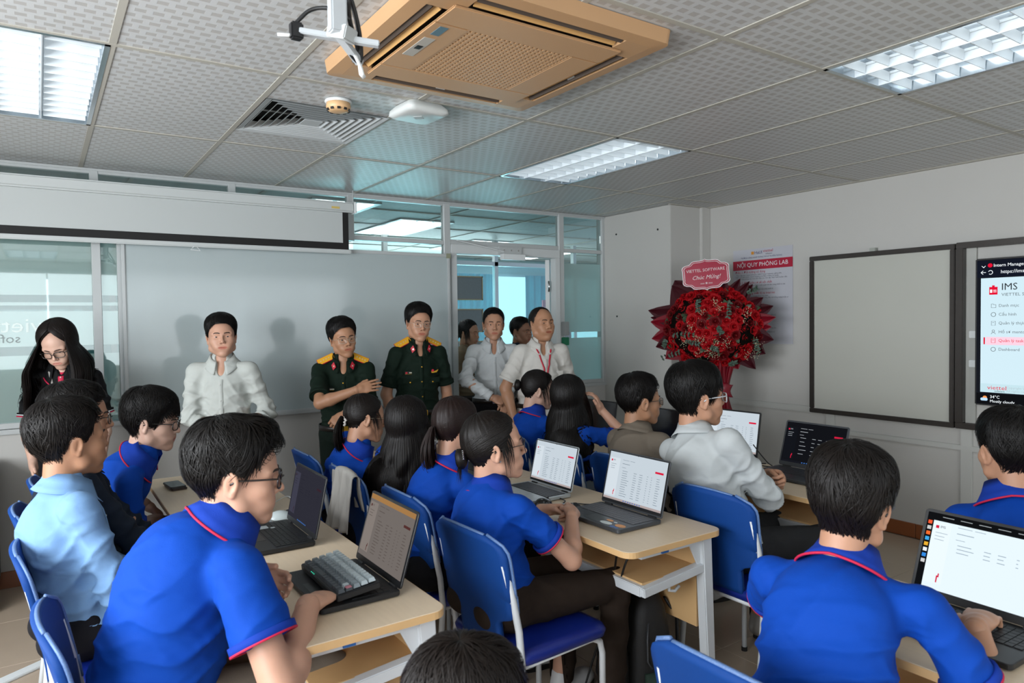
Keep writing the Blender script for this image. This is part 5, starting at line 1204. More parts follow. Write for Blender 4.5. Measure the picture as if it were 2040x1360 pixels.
def scalp(phi, t, H0, vol, axt=0.25):
    """point on the hair surface; phi azimuth (0 front), t 0 at the crown .. 1 at the hairline"""
    zmin = H0(phi); zc = np.maximum(zmin, -0.030); th1 = np.arccos(np.clip((zc-HC[2])/HR[2]/1.0, -1, 1))
    dropz = zc-zmin; arc = th1*0.087; tb = arc/(arc+dropz)
    th = np.minimum(t/tb, 1.0)*th1; th = np.where((dropz < 1e-5), t*th1, th); fall = np.clip((t-tb)/np.maximum(1e-3, 1-tb), 0, 1.3)*dropz*(dropz > 1e-5)
    # crown shifted backwards
    d = np.stack([np.sin(th)*np.cos(phi), np.sin(th)*np.sin(phi), np.cos(th)], -1)
    sh = np.clip(1-t, 0, 1)**1.0*0.35
    d = d+np.stack([-sh, 0*sh, 0*sh], -1); d /= np.linalg.norm(d, axis=-1)[..., None]
    r = 1/np.sqrt(((d/HR)**2).sum(-1)); v = vol(phi, np.minimum(t, 1.0), d)
    return HC+d*(r+v)[..., None]+np.stack([fall*0.45, 0*fall, -fall], -1), d
HL = {  # hairline height by azimuth in degrees (0 front .. 180 back)
 'm':   [(0, 0.074), (22, 0.073), (38, 0.060), (50, 0.046), (60, 0.026), (70, 0.004), (80, 0.018), (100, 0.022), (114, -0.015), (135, -0.052), (180, -0.062)],
 'fringe': [(0, 0.060), (25, 0.058), (40, 0.048), (50, 0.034), (60, 0.0), (72, -0.018), (82, 0.006), (100, 0.008), (114, -0.04), (135, -0.072), (180, -0.08)],
 'f':   [(0, 0.078), (22, 0.074), (38, 0.058), (50, 0.040), (60, 0.014), (72, -0.006), (85, 0.006), (100, 0.002), (114, -0.035), (135, -0.06), (180, -0.07)],
 'bald': [(0, 0.108), (30, 0.104), (48, 0.075), (58, 0.045), (66, 0.010), (74, 0.0), (82, 0.016), (100, 0.014), (114, -0.03), (135, -0.055), (180, -0.06)],
 'long': [(0, 0.104), (10, 0.100), (25, 0.084), (38, 0.062), (50, 0.038), (62, 0.018), (75, 0.004), (90, -0.006), (105, -0.010), (120, -0.016), (180, -0.024)]}
def make_hair(root, M, style, seed, hm, glocal, back=None, coll=None, wide=1.0):
    rng = np.random.RandomState(seed); key = {'short': 'm', 'crew': 'm', 'mop': 'fringe', 'swept': 'm', 'bald': 'bald', 'bun': 'f', 'pony': 'f', 'long': 'long', 'lowbun': 'f'}[style]
    keys = HL[key]; H0 = lambda p: interp_keys(np.abs((np.degrees(p)+180) % 360-180), keys)
    big = {'short': 1.0, 'crew': 0.55, 'mop': 1.25, 'swept': 1.2, 'bald': 0.25, 'bun': 0.45, 'pony': 0.5, 'long': 0.75, 'lowbun': 0.5}[style]
    def vol(p, t, d):
        a = np.abs((np.degrees(p)+180) % 360-180)
        lw = 0.009*big if style in ('long', 'bun', 'pony', 'lowbun') else 0.0055*big
        top = 0.023*big*np.clip(d[..., 2]*1.4-0.1, 0, 1)+lw; back_ = 0.012*big*np.clip(-d[..., 0], 0, 1)
        fade = np.clip((1-t)/(0.20+0.30*np.clip((a-60)/40, 0, 1)), 0, 1)**0.75 if style in ('short', 'crew', 'swept', 'bald', 'mop') else np.ones_like(t) if style == 'long' else np.clip((1-t)/0.07, 0, 1)**0.5
        front = np.clip((45-a)/20, 0, 1)
        if style in ('short', 'mop', 'swept'): fade = np.maximum(fade, front*0.85)
        return 0.0015+(top+back_)*fade
    # cap
    nP, nT = 120, 36
    ph, tt = np.meshgrid(np.linspace(-PI, PI, nP, endpoint=False), np.linspace(0.0, 1.0, nT), indexing='ij')
    S, d = scalp(ph, tt, H0, vol)
    g = 0.0012*np.sin(ph*61+3*np.sin(tt*7+ph*3))*np.clip(tt*4, 0, 1)+0.0009*np.sin(ph*97+tt*4)
    S = S+d*(g-0.0015)[..., None]
    # close the rim onto the skin
    rim, dr = scalp(ph[:, -1], np.full(nP, 1.02), H0, lambda p, t, d: np.full(p.shape, -0.004))
    S = np.concatenate([S, rim[:, None]], 1); nT += 1
    V = S.reshape(-1, 3); i = np.arange(nP)[:, None]; j = np.arange(nT-1)[None]; a = i*nT+j; b = ((i+1) % nP)*nT+j
    F = np.stack([a, a+1, b+1, b], -1).reshape(-1, 4)
    Vs = [V]; Fs = [F]; off = len(V)
    def addl(P, W, Nn):
        nonlocal off
        v, f = locks(P, W, Nn); Vs.append(v); Fs.append(f+off); off += len(v)
    def flow(N, seg, t0r, dt, w, lift, drift, phr=(-PI, PI), tmax=1.0, tip=0.0):
        p0 = rng.uniform(phr[0], phr[1], N); t0 = rng.uniform(*t0r, N); L = rng.uniform(dt[0], dt[1], N); s = np.linspace(0, 1, seg)[None]
        dr = rng.normal(0, drift, N)[:, None]; t = np.minimum(t0[:, None]+L[:, None]*s, tmax if np.isscalar(tmax) else tmax); ph = p0[:, None]+dr*s+0.15*np.sin(s*3+p0[:, None]*5)*drift*3
        P, d = scalp(ph, t, H0, vol); over = np.clip(t-1, 0, 9)
        lf = rng.uniform(0.2, 1, N)[:, None]*lift*np.sin(np.clip(s, 0, 1)*PI*0.62); P = P+d*(0.0006+lf+over*0.02)[..., None]
        if tip: P = P+V3(0, 0, -1)*(np.clip(s-0.6, 0, 1)**2*tip)[..., None]
        addl(P, w*rng.uniform(0.6, 1.3, N)[:, None]*np.sqrt(np.clip(1.02-s, 0.0, 1))*np.clip(0.35+s*3, 0, 1), d)
    if style in ('short', 'mop', 'swept'):
        flow(2600, 7, (0.0, 0.78), (0.20, 0.40), 0.0017, 0.009, 0.25, tmax=1.02)
        flow(1300, 6, (0.5, 0.95), (0.10, 0.25), 0.0013, 0.003, 0.10, tmax=1.06)
        if style == 'mop': flow(800, 9, (0.35, 0.8), (0.40, 0.70), 0.0018, 0.008, 0.30, phr=(-0.95, 0.95), tmax=1.26)
        elif style == 'swept': flow(700, 8, (0.3, 0.7), (0.35, 0.55), 0.0019, 0.022, 0.35, phr=(-0.85, 0.85), tmax=1.12)
        else: flow(300, 8, (0.35, 0.8), (0.30, 0.45), 0.0024, 0.012, 0.3, phr=(-0.8, 0.8), tmax=1.08)
    elif style == 'crew':
        flow(2600, 5, (0.0, 0.9), (0.10, 0.18), 0.0014, 0.006, 0.25, tmax=1.02)
    elif style == 'bald':
        flow(1800, 5, (0.1, 0.9), (0.10, 0.20), 0.0012, 0.002, 0.15, tmax=1.0)
    elif style in ('bun', 'pony', 'lowbun'):
        B = nrm(V3(-0.95, 0, {'bun': -0.05, 'pony': -0.25, 'lowbun': -0.45}[style])); N = 2300
        p0 = rng.uniform(-PI, PI, N); t0 = 1-rng.uniform(0, 1, N)**1.6*0.9; R0, d0 = scalp(p0, t0, H0, vol)
        s = np.linspace(0, 1, 12)[None, :, None]; d = d0[:, None]*(1-s)+B*s+1e-6; d = d/np.linalg.norm(d, axis=2)[..., None]
        r = 1/np.sqrt(((d/HR)**2).sum(-1)); vv = 0.003+0.010*np.clip(d[..., 2], 0, 1)+0.008*np.sin(s[..., 0]*PI)*0.6+rng.uniform(-0.0008, 0.0012, N)[:, None]
        addl(HC+d*(r+vv)[..., None], 0.0021*rng.uniform(0.6, 1.3, N)[:, None]*np.ones(12)[None], d)
        Bp = HC+B*(1/np.sqrt(((B/HR)**2).sum())+0.012); N = 420; s = np.linspace(0, 1, 14)[None]
        if style in ('bun', 'lowbun'):
            c = Bp+B*0.014; a = rng.uniform(0, 2*PI, N)[:, None]+s*rng.uniform(2.0, 4.5, N)[:, None]; rr = rng.uniform(0.012, 0.034, N)[:, None]; q = rng.uniform(-0.9, 0.9, N)[:, None]
            P = c+np.stack([q*0.020*np.sqrt(np.clip(1-(rr/0.037)**2, 0, 1))-0.004+0*a, rr*np.cos(a), rr*np.sin(a)*1.05], -1); nn = P-c; nn /= np.linalg.norm(nn, axis=2)[..., None]
            addl(P, 0.003*np.ones((N, 14)), nn)
            v, f = sdf_mesh([ell(c, (0.022, 0.034, 0.035), k=0.01)], 0.006); Vs.append(v); Fs.append(f+off); off += len(v)
            N = 60; P = Bp+np.stack([-0.02-0.02*s*rng.uniform(0, 1, N)[:, None], rng.normal(0, 0.02, N)[:, None]*(0.4+s), -0.02-0.09*s*rng.uniform(0.4, 1, N)[:, None]], -1)
            addl(P, 0.0018*(1.05-s)*np.ones((N, 1)), np.broadcast_to(B, P.shape))
        else:
            g = glocal; P = Bp+B*0.01+(B*0.02)*np.sin(s*PI)[..., None]+g*(s*rng.uniform(0.14, 0.22, N)[:, None])[..., None]+np.stack([0*s*np.ones((N, 1)), rng.normal(0, 0.014, N)[:, None]*np.sin(0.3+s*2.2), rng.normal(0, 0.006, N)[:, None]*(0.5+s)], -1)+B*(rng.normal(0, 0.010, N)[:, None]*np.sin(0.3+s*2.4))[..., None]
            addl(P, 0.0030*np.sqrt(1.03-s)*np.ones((N, 1)), np.broadcast_to(B, P.shape)+0*P)
        # loose strands framing the face
        for sd in (-1, 1):
            N = 45; p0 = sd*rng.uniform(0.85, 1.25, N); R0, d0 = scalp(p0, np.full(N, 0.93), H0, vol); s = np.linspace(0, 1, 12)[None, :, None]
            P = R0[:, None]+d0[:, None]*0.012*np.sin(s*PI*0.8)+glocal*(s*rng.uniform(0.06, 0.14, N)[:, None, None])+V3(0.012, 0.008*sd, 0)*s**1.3
            addl(P, 0.0013*(1.05-s[..., 0])*np.ones((N, 1)), d0[:, None]+0*P)
        if style == 'bun': flow(160, 8, (0.6, 0.85), (0.35, 0.6), 0.0018, 0.010, 0.2, phr=(-0.75, 0.75), tmax=1.30)
    elif style == 'long':
        N = 3200; S_ = 24; s = np.linspace(0, 1, S_)[None]
        p0 = rng.uniform(-PI, PI, N); a = np.abs(p0); p0 = np.where(a < 0.75, np.sign(p0)*(0.75+a*0.5), p0); t0 = rng.uniform(0.0, 0.85, N)
        L = rng.uniform(0.36, 0.50, N) if back is None else rng.uniform(back[0], back[1], N)
        # part the top : locks start on the crown/part line and go sideways then down
        tt = t0[:, None]+s*L[:, None]/0.15; ph = p0[:, None]*np.ones_like(s)
        P, d = scalp(ph, np.minimum(tt, 1.0), H0, vol); over = np.clip(tt-1, 0, None)*0.15
        out = d*np.array([1, 1, 0]); sag = rng.uniform(0.3, 1.2, N)[:, None]
        P = P+d*(0.002+0.009*rng.uniform(0, 1, N)[:, None])[..., None]+glocal*over[..., None]+out*(0.040*sag*np.sin(np.clip(over/0.18, 0, 1)*PI*0.6))[..., None]
        wav = 0.006*np.sin(over*38+p0[:, None]*9)*np.clip(over*6, 0, 1); P = P+np.stack([wav, wav*0.7, 0*wav], -1)
        P = P+out*(wide-1)*0.05*np.clip(over/0.12, 0, 1)[..., None]
        # the parted front : locks leave the parting sideways
        N2 = 700; sg = np.where(rng.rand(N2) < 0.5, -1, 1); st = 3*np.clip(s*2.2, 0, 1)**2-2*np.clip(s*2.2, 0, 1)**3
        q0 = rng.uniform(0.02, 0.5, N2); q1 = rng.uniform(1.15, 1.9, N2); ph2 = sg[:, None]*(q0[:, None]+(q1-q0)[:, None]*st); t2 = rng.uniform(0.1, 0.97, N2)[:, None]; L2 = rng.uniform(0.20, 0.42, N2)
        t2 = t2+(1.0-t2)*np.clip(s*2.0, 0, 1)+np.clip(s-0.45, 0, 1)*L2[:, None]/0.15
        P2, d2 = scalp(ph2, np.minimum(t2, 1.0), H0, vol); ov2 = np.clip(t2-1, 0, None)*0.15; o2 = d2*np.array([1, 1, 0])
        P2 = P2+d2*(0.003+0.008*rng.uniform(0, 1, N2)[:, None])[..., None]+glocal*ov2[..., None]+o2*((0.035+0.05*(wide-1))*np.sin(np.clip(ov2/0.2, 0, 1)*PI*0.6))[..., None]
        P = np.concatenate([P, P2]); d = np.concatenate([d, d2]); N = N+N2
        if coll is not None:
            M4 = np.array(M); Wp = P@M4[:3, :3].T+M4[:3, 3]+coll['o0']; nrm_w = None
            for _ in range(4):
                D = coll['f'](Wp); bad = D < 0.006
                if not bad.any(): break
                e = 0.004; G = np.stack([coll['f'](Wp[bad]+np.eye(3)[k]*e)-D[bad] for k in range(3)], -1); G /= np.maximum(1e-9, np.linalg.norm(G, axis=-1))[..., None]
                Wp[bad] += G*(0.008-D[bad])[..., None]
            hs2 = (M4[:3, :3]**2).sum(0)[0]; P = (Wp-coll['o0']-M4[:3, 3])@M4[:3, :3]/hs2
        addl(P, 0.0027*rng.uniform(0.6, 1.3, N)[:, None]*np.clip((1.04-s)*3, 0, 1)*np.ones_like(P[..., 0]), d)
    V = np.concatenate(Vs); F = np.concatenate(Fs); M4 = np.array(M)
    V = V@M4[:3, :3].T+M4[:3, 3]
    o = np_mesh('hair', V, F, [hm], root)
    return o
def tubes_np(P, r, n=6):
    return None
def glasses(root, M, col, thick=0.0017, shape='rect', half=False, label=None):
    fm = mat('frame_'+col, col, 0.3, metal=0.3 if thick < 0.0014 else 0.0, coat=0.3); mb = MB(); g = empty('glasses'); g.parent = root
    if label: g['label'] = label
    Mm = Matrix(M.tolist()); rims = MB(); lens = []
    for s in (-1, 1):
        cy, cz = 0.0335*s, -0.002; w, h = (0.0265, 0.0185) if shape == 'rect' else (0.0255, 0.0235)
        e = 3.2 if shape == 'rect' else 2.2; pts = []
        for k in range(28):
            a = 2*PI*k/28; c, sn = math.cos(a), math.sin(a); y = cy+w*abs(c)**(2/e)*(1 if c > 0 else -1); z = cz+h*abs(sn)**(2/e)*(1 if sn > 0 else -1)
            pts.append((0.1065-0.010*((abs(y)-0.01)/0.05)**2, y, z))
        rims.tube(pts, thick, 6, closed=True)
        lens.append(pts)
        rims.tube([(0.096, 0.060*s, 0.006), (0.088, 0.0715*s, 0.008), (0.05, 0.077*s, 0.006), (0.0, 0.081*s, 0.004), (-0.015, 0.081*s, -0.006)], thick*1.05, 6)
    rims.tube([(0.1065, -0.0085, 0.002), (0.1125, 0, 0.004), (0.1065, 0.0085, 0.002)], thick, 6)
    rims.xf(Mm).build('spectacle_frame', fm, g, smooth=True)
    for pts in lens: MB().add(pts, [tuple(range(28))]).xf(Mm).build('lens', M_lens, g)
    return g
# ---------------------------------------------------------------- hands
HANDS = {}
def hand_template(pose):
    """right hand, wrist at origin, fingers towards +x, back of the hand +z, thumb towards +y"""
    if pose in HANDS: return HANDS[pose]
    curl = {'flat': (0.12, 0.15, 0.1), 'relaxed': (0.35, 0.5, 0.35), 'curl': (0.85, 1.1, 0.7), 'typing': (0.30, 0.65, 0.45), 'fist': (1.35, 1.5, 0.9), 'open': (0.0, 0.1, 0.08)}[pose]
    sp = {'flat': 0.06, 'open': 0.14, 'typing': 0.09}.get(pose, 0.03)
    P = [ell((0.045, 0.0, 0.0), (0.046, 0.036, 0.0135), k=0.01), ell((0.062, 0.002, 0.001), (0.030, 0.038, 0.012), k=0.01), ell((0.028, 0.018, -0.004), (0.030, 0.018, 0.014), k=0.012), cone((-0.02, 0, 0), (0.02, 0, 0), 0.025, 0.024, 0.015)]
    for i, (y, L, r) in enumerate(((0.029, 0.070, 0.0083), (0.0098, 0.078, 0.0086), (-0.0095, 0.072, 0.0082), (-0.0275, 0.057, 0.0072))):
        a = sp*(1.5-i); p = V3(0.078-0.004*abs(i-1.2), y, 0.001); ang = 0.0
        for j, (fr, c) in enumerate(zip((0.45, 0.30, 0.25), curl)):
            ang += c*(1+0.08*i); dirv = V3(math.cos(ang)*math.cos(a), math.sin(a)*math.cos(ang), -math.sin(ang)); q = p+dirv*L*fr
            P.append(cone(p, q, r*(1-0.08*j), r*(0.94-0.09*j), 0.0035)); p = q
    th = {'fist': ((0.030, 0.022, -0.010), (0.058, 0.030, -0.026), (0.072, 0.012, -0.034)), 'curl': ((0.025, 0.025, -0.006), (0.052, 0.040, -0.022), (0.075, 0.032, -0.032)), 'open': ((0.022, 0.026, -0.002), (0.045, 0.055, 0.0), (0.060, 0.080, 0.004))}.get(pose, ((0.022, 0.026, -0.004), (0.050, 0.044, -0.012), (0.075, 0.050, -0.016)))
    P += [cone((0.008, 0.012, -0.003), th[0], 0.014, 0.0125, 0.008), cone(th[0], th[1], 0.0125, 0.0098, 0.005), cone(th[1], th[2], 0.0098, 0.0082, 0.004)]
    V, F = sdf_mesh(P, 0.0024); V = smooth_V(V, F, 1, 0.3); HANDS[pose] = (V, F); return HANDS[pose]
def ik(S, W, la, lb, hint):
    d = W-S; L = np.linalg.norm(d); L2 = min(L, (la+lb)*0.995); u = d/max(L, 1e-6)
    x = (la*la-lb*lb+L2*L2)/(2*L2); h = math.sqrt(max(0, la*la-x*x)); hp = hint-(hint@u)*u; hp = nrm(hp)
    return S+u*x+hp*h, S+u*L2
def hand_matrix(W, dirv, up, side, scale):
    x = nrm(dirv); z = np.asarray(up, float); z = nrm(z-(z@x)*x); y = np.cross(z, x)
    R = np.stack([x, y, z], 1)
    S = np.diag([1, 1.0 if side == 'L' else 1.0, 1])
    # template thumb is on +y : with back of hand up and fingers forward +y is left => right hand; mirror for the left hand
    if side == 'L': S = np.diag([1, -1, 1])
    return R@S*scale, W
# ---------------------------------------------------------------- clothing
CLOTH = {}
def cloth(name, col, rough=0.75, var=0.04, bs=450, bump=0.25):
    new = 'cloth_'+name not in MATS
    m = mat('cloth_'+name, col, rough, var=var, vscale=30, bump=bump, bscale=bs, spec=0.18)
    if new:   # soft wrinkles of the worn fabric
        nt = m.node_tree; b = nt.nodes['Principled BSDF']; old = b.inputs['Normal'].links[0].from_socket
        tc = nt.nodes.new('ShaderNodeTexCoord'); n = nt.nodes.new('ShaderNodeTexNoise'); n.inputs['Scale'].default_value = 8.5; n.inputs['Detail'].default_value = 1.0; n.inputs['Distortion'].default_value = 0.8
        mp = nt.nodes.new('ShaderNodeMapping'); mp.inputs['Scale'].default_value = (1, 1, 1.7); mp.inputs['Rotation'].default_value = (0.4, 0.3, 0); nt.links.new(tc.outputs['Object'], mp.inputs[0]); nt.links.new(mp.outputs[0], n.inputs['Vector'])
        bp = nt.nodes.new('ShaderNodeBump'); bp.inputs['Strength'].default_value = 0.55; bp.inputs['Distance'].default_value = 0.016
        nt.links.new(n.outputs['Fac'], bp.inputs['Height']); nt.links.new(old, bp.inputs['Normal']); nt.links.new(bp.outputs[0], b.inputs['Normal'])
    return m
def folds(V, N, src, seed=0):
    rng = np.random.RandomState(seed); D = np.zeros(len(V))
    for c, dirv, fr, amp, rad in src:
        q = V-c; w = np.exp(-(q**2).sum(1)/(rad*rad)); dv = nrm(dirv); r1 = nrm(rng.normal(0, 1, 3)); r2 = nrm(rng.normal(0, 1, 3))
        ph = q@dv*fr+1.6*np.sin(q@r1*fr*0.33+rng.uniform(0, 6))+0.9*np.sin(q@r2*fr*0.6+rng.uniform(0, 6))
        D += w*amp*((1-np.abs(np.sin(ph*0.5)))**1.6*2-0.9)
    return V+N*D[:, None]
def collar(root, Nk, fr, m, trim=None, r=(0.060, 0.064), h=0.050, style='polo', openf=0.55, name='collar'):
    """fr : 3x3 matrix with columns fwd, left, up of the neck base"""
    n = 46; prof = [(0.0, -0.030), (0.002, 0.55*h+0.008), (0.006, 0.75*h+0.010), (0.012, 0.55*h), (0.025, 0.08*h), (0.040, -0.36*h)]
    if style == 'band': prof = [(0.0, -0.015), (0.001, 0.02), (0.002, 0.034), (0.006, 0.034), (0.007, -0.01)]
    vs = []; k = len(prof); ends = []
    for i in range(n+1):
        a = openf+(2*PI-2*openf)*i/n; front = max(0, math.cos(a)); e = min(i, n-i)/n
        pt = max(0, 1-e/0.10) if style != 'band' else 0
        for j, (dr, z) in enumerate(prof):
            rr = dr*(1+0.15*front); drop = 0.030*front**1.3+(0.020*pt if j >= 4 else 0)
            ov = 0.012*abs(math.sin(a))*(j >= 3)
            p = V3((r[0]+rr+0.012*front)*math.cos(a)+0.004, (r[1]+rr+ov*0.5)*math.sin(a), z-drop-ov*0.9)
            vs.append(Nk+fr@p)
    fs = [(i*k+j, i*k+j+1, (i+1)*k+j+1, (i+1)*k+j) for i in range(n) for j in range(k-1)]
    o = MB().add(vs, fs).build(name, m, root, smooth=True); md = o.modifiers.new('thick', 'SOLIDIFY'); md.thickness = 0.0022; md.offset = 0
    if trim is not None:
        t = []
        for i in range(n+1):
            p = np.array(vs[i*k+k-1]); q = np.array(vs[i*k+k-2]); t.append(tuple(p+(p-q)*0.12+0.0008*nrm(p-Nk)))
        MB().tube(t, 0.0034, 6).build('collar_piping', trim, root, smooth=True)
    return o
def person(label, head, yaw=0, pitch=0, roll=0, body=0.0, lean=5, side=0, sex='m', face='m', tone='mid', hair=('short', '0d0b0a'), seed=1, sit=True, scale=1.0, fat=0.0,
           shirt=('polo', 'blue', 'short'), pants='161616', arms=None, shy=0.0, hip_z=None, glass=None, eye=1.0, look=(0, 0), hips=None, group=None, long_back=None, shoes='c9c9c9', smile=0, tall=None, hair_m=None, legs=None, back_round=0.03, extras=None, sw=None, openv=1.0, wide=1.0, neck=0.0):
    """head : world position of the point midway between the ears; angles in degrees; body / yaw = direction faced (0 = +x, 90 = +y)"""
    H = V3(*head); s = scale; b = math.radians(body); Rb = RZ(b); f, l = Rb[:, 0], Rb[:, 1]
    Rh = RZ(math.radians(yaw))@RY(math.radians(pitch))@RX(math.radians(roll)); hs = s*(0.97 if sex == 'f' else 1.0)
    ln = math.radians(lean); up = nrm(RZ(b)@V3(math.sin(ln), math.sin(math.radians(side)), math.cos(ln)))
    pz = (0.545 if sit else 0.90*(tall or 1.0)) if hip_z is None else hip_z
    Nk = H+Rh@V3(-0.030, 0, -0.104)*hs*0.5+(-f*0.012+V3(0, 0, -0.104))*hs*0.5-up*(0.038-neck)*s
    L = (Nk[2]-pz)/up[2]; Pl = Nk-up*L
    if hips is not None: Pl = V3(*hips); up = nrm(Nk-Pl); L = np.linalg.norm(Nk-Pl)
    left = nrm(l-(l@up)*up); fw = np.cross(left, up); T = np.stack([fw, left, up], 1)
    sh = math.radians(shy); Ts = T@RZ(sh); fs, ls = Ts[:, 0], Ts[:, 1]
    w = (sw or (0.155 if sex == 'm' else 0.138))*s; fm = (1.0 if sex == 'm' else 0.88)*s*(1+fat*0.5)
    SH = {'L': Nk+ls*w-up*0.062*s+fs*0.006, 'R': Nk-ls*w-up*0.062*s+fs*0.006}
    root = thing('person', label, 'person', (float(Pl[0]), float(Pl[1]), 0.0), 0, group)
    bk = -back_round
    def sp(t): return Pl+up*(L*t)+fw*(bk*math.sin(PI*min(1, t)))
    # --- arms
    la, lb = 0.285*s*(0.93 if sex == 'f' else 1), 0.245*s*(0.93 if sex == 'f' else 1); J = {}; HP = {}
    for sd in 'LR':
        A = (arms or {}).get(sd)
        sg = 1 if sd == 'L' else -1
        if A is None:
            A = dict(w=tuple(Nk+ls*sg*0.20+fs*0.05-up*0.0-V3(0, 0, 0.56)*s)) if not sit else dict(w=tuple(Pl+f*0.36*s+l*sg*0.13+V3(0, 0, 0.12)))
        W_ = V3(*A['w']); hint = V3(*A.get('hint', tuple(-fs*0.5+ls*sg*0.6-V3(0, 0, 1)*0.8)))
        E, W2 = ik(SH[sd], W_, la, lb, hint); J[sd] = (SH[sd], E, W2)
        hd = V3(*A['dir']) if 'dir' in A else nrm(W2-E); hu = V3(*A['up']) if 'up' in A else V3(0, 0, 1) if abs(hd[2]) < 0.8 else ls*sg
        HP[sd] = (A.get('pose', 'relaxed'), hd, hu)
    # --- skin (torso under the clothes, neck, arms)
    sx = 0.9; P = [ell(sp(0.06), (0.10*fm, 0.14*fm, 0.10*s), T, k=0.05), ell(sp(0.38), (0.085*fm, 0.115*fm, 0.14*s), T, k=0.05), ell(sp(0.68), (0.085*fm, 0.115*fm, 0.13*s), T, k=0.04),
              cone(SH['L']-ls*0.03-up*0.012, SH['R']+ls*0.03-up*0.012, 0.028*s, 0.028*s, 0.02),
              cone(H+Rh@V3(-0.024, 0, -0.02)*hs, Nk-up*0.02*s, (0.052 if sex == 'm' else 0.044)*s*(1+fat*.4), (0.050 if sex == 'm' else 0.042)*s*(1+fat*.4), 0.015)]
    ar = (1.0 if sex == 'm' else 0.82)*s*(1+fat*0.6)
    for sd in 'LR':
        S0, E, W2 = J[sd]; m = E+(W2-E)*0.28
        P += [cone(S0, E, 0.034*ar, 0.038*ar, 0.015), cone(E, m, 0.036*ar, 0.0385*ar, 0.015), cone(m, W2, 0.0385*ar, 0.0255*ar, 0.02), ell(W2, (0.026*ar, 0.026*ar, 0.026*ar), k=0.01)]
    P.append(cone(Nk-up*0.035*s+fw*0.004, Nk+fw*0.030*s-up*0.085*s, 0.044*s*(1 if sex == 'm' else .85), 0.043*s, 0.015))
    # legs
    LG = {}
    for sd, sg in (('L', 1), ('R', -1)):
        hip = Pl+l*sg*0.085*s+up*0.0
        if sit:
            kx, ks_, fx = (legs or {}).get(sd, (0.42, 0.13, 0.40)); knee = V3(Pl[0], Pl[1], 0)+f*kx*s+l*sg*ks_; knee[2] = 0.535
            ank = V3(Pl[0], Pl[1], 0)+f*fx*s+l*sg*ks_; ank[2] = 0.10
        else:
            knee = hip*1.0+f*0.02; knee[2] = pz*0.52; ank = hip*1.0-f*0.01+l*sg*0.02; ank[2] = 0.09
            q = (legs or {}).get(sd)
        LG[sd] = (hip, knee, ank)
        P += [cone(hip, knee, 0.062*s, 0.045*s, 0.03), cone(knee, ank, 0.045*s, 0.034*s, 0.03)]
    V, F = sdf_mesh(P, 0.008); V = smooth_V(V, F, 1, 0.4)
    Vs, Fs, Ms = [V], [F], [np.zeros(len(F), int)]; off = len(V)
    def app(v, fce, mi=0, flip=False):
        nonlocal off
        Vs.append(v); Fs.append((fce[:, ::-1] if flip else fce)+off); Ms.append(np.full(len(fce), mi) if np.isscalar(mi) else mi); off += len(v)
    hv, hf, hmi = head_template(face); MH = np.eye(4); MH[:3, :3] = Rh*hs; MH[:3, 3] = H
    app(hv@MH[:3, :3].T+H, hf, hmi)
    for sd in 'LR':
        S0, E, W2 = J[sd]; pose, hd, hu = HP[sd]; v, fc = hand_template(pose); R, t = hand_matrix(W2+nrm(hd)*0.006, hd, hu, sd, s*(0.90 if sex == 'f' else 1.0))
        app(v@R.T+t, fc, 0, flip=(sd == 'L'))
    o0 = V3(*root.location); sk, lp = skin(tone)
    np_mesh('body', np.concatenate(Vs)-o0, np.concatenate(Fs), [sk, lp], root, np.concatenate(Ms))
    Mr = MH.copy(); Mr[:3, 3] -= o0
    # --- eyes, brows
    Mm = Matrix(Mr.tolist())
    for sg in (-1, 1):
        e = eye_mesh(sg, eye, look); eo = MB().add(*e['w']).xf(Mm).build('eye', M_eyew, root, smooth=True)
        MB().add(*e['i']).xf(Mm).build('iris', M_iris, eo, smooth=True); MB().add(*e['l']).xf(Mm).build('lash_line', M_lash, eo, smooth=True)
        bw = MB().tube([(0.0975, 0.012*sg, 0.0205), (0.0965, 0.024*sg, 0.0245), (0.089, 0.038*sg, 0.0245), (0.079, 0.050*sg, 0.0185)], [0.0026, 0.0036, 0.0032, 0.0012], 6, flat=0.95 if sex == 'm' else 0.6)
        bw.xf(Mm).build('eyebrow', mat('eyebrow', '1a1310' if sex == 'm' else '2b1f19', 0.8), root, smooth=True)
    # --- hair
    g = Rh.T@V3(0, 0, -1)
    # --- shirt
    kind, cname, slv = shirt[:3]; cc = dict(blue=('023c98', 0.8), sky=('7195bd', 0.88), navy=('1d2633', 0.85), black=('0b0b0d', 0.7), white=('bcc0c1', 0.75), offwhite=('b4b8b3', 0.78), cream=('bbb8b2', 0.7), green=('0a1a11', 0.8), brown=('6e655a', 0.85), tan=('7d6c57', 0.8), ghost=('b2b7b8', 0.78), blouse=('02358c', 0.75))[cname]
    cm = cloth(cname, cc[0], cc[1]); loose = {'polo': 1.0, 'shirt': 1.05, 'uniform': 1.03}[kind]*(1+fat*0.6)
    q = loose*s; fq = (1.0 if sex == 'm' else 0.87)*q
    Pc = [ell(sp(0.02)+fw*0.005, (0.125*fq, 0.165*fq, 0.11*q), T, k=0.05), ell(sp(0.33)+fw*0.01*(1+6*fat), (0.118*fq*(1+fat*.5), 0.148*fq*(1+fat*.25), 0.15*q), T, k=0.07),
          ell(sp(0.64), (0.122*fq, 0.152*fq, 0.160*q), Ts, k=0.05), cone(SH['L']-ls*0.03-up*0.006, SH['R']+ls*0.03-up*0.006, 0.046*q, 0.046*q, 0.035)]
    Pc.append(cone(Nk-up*0.05*s-fw*0.004, Nk+up*0.004*s, (0.084 if sex == 'm' else 0.073)*s*(1+fat*.4), (0.067 if sex == 'm' else 0.058)*s*(1+fat*.4), 0.025))
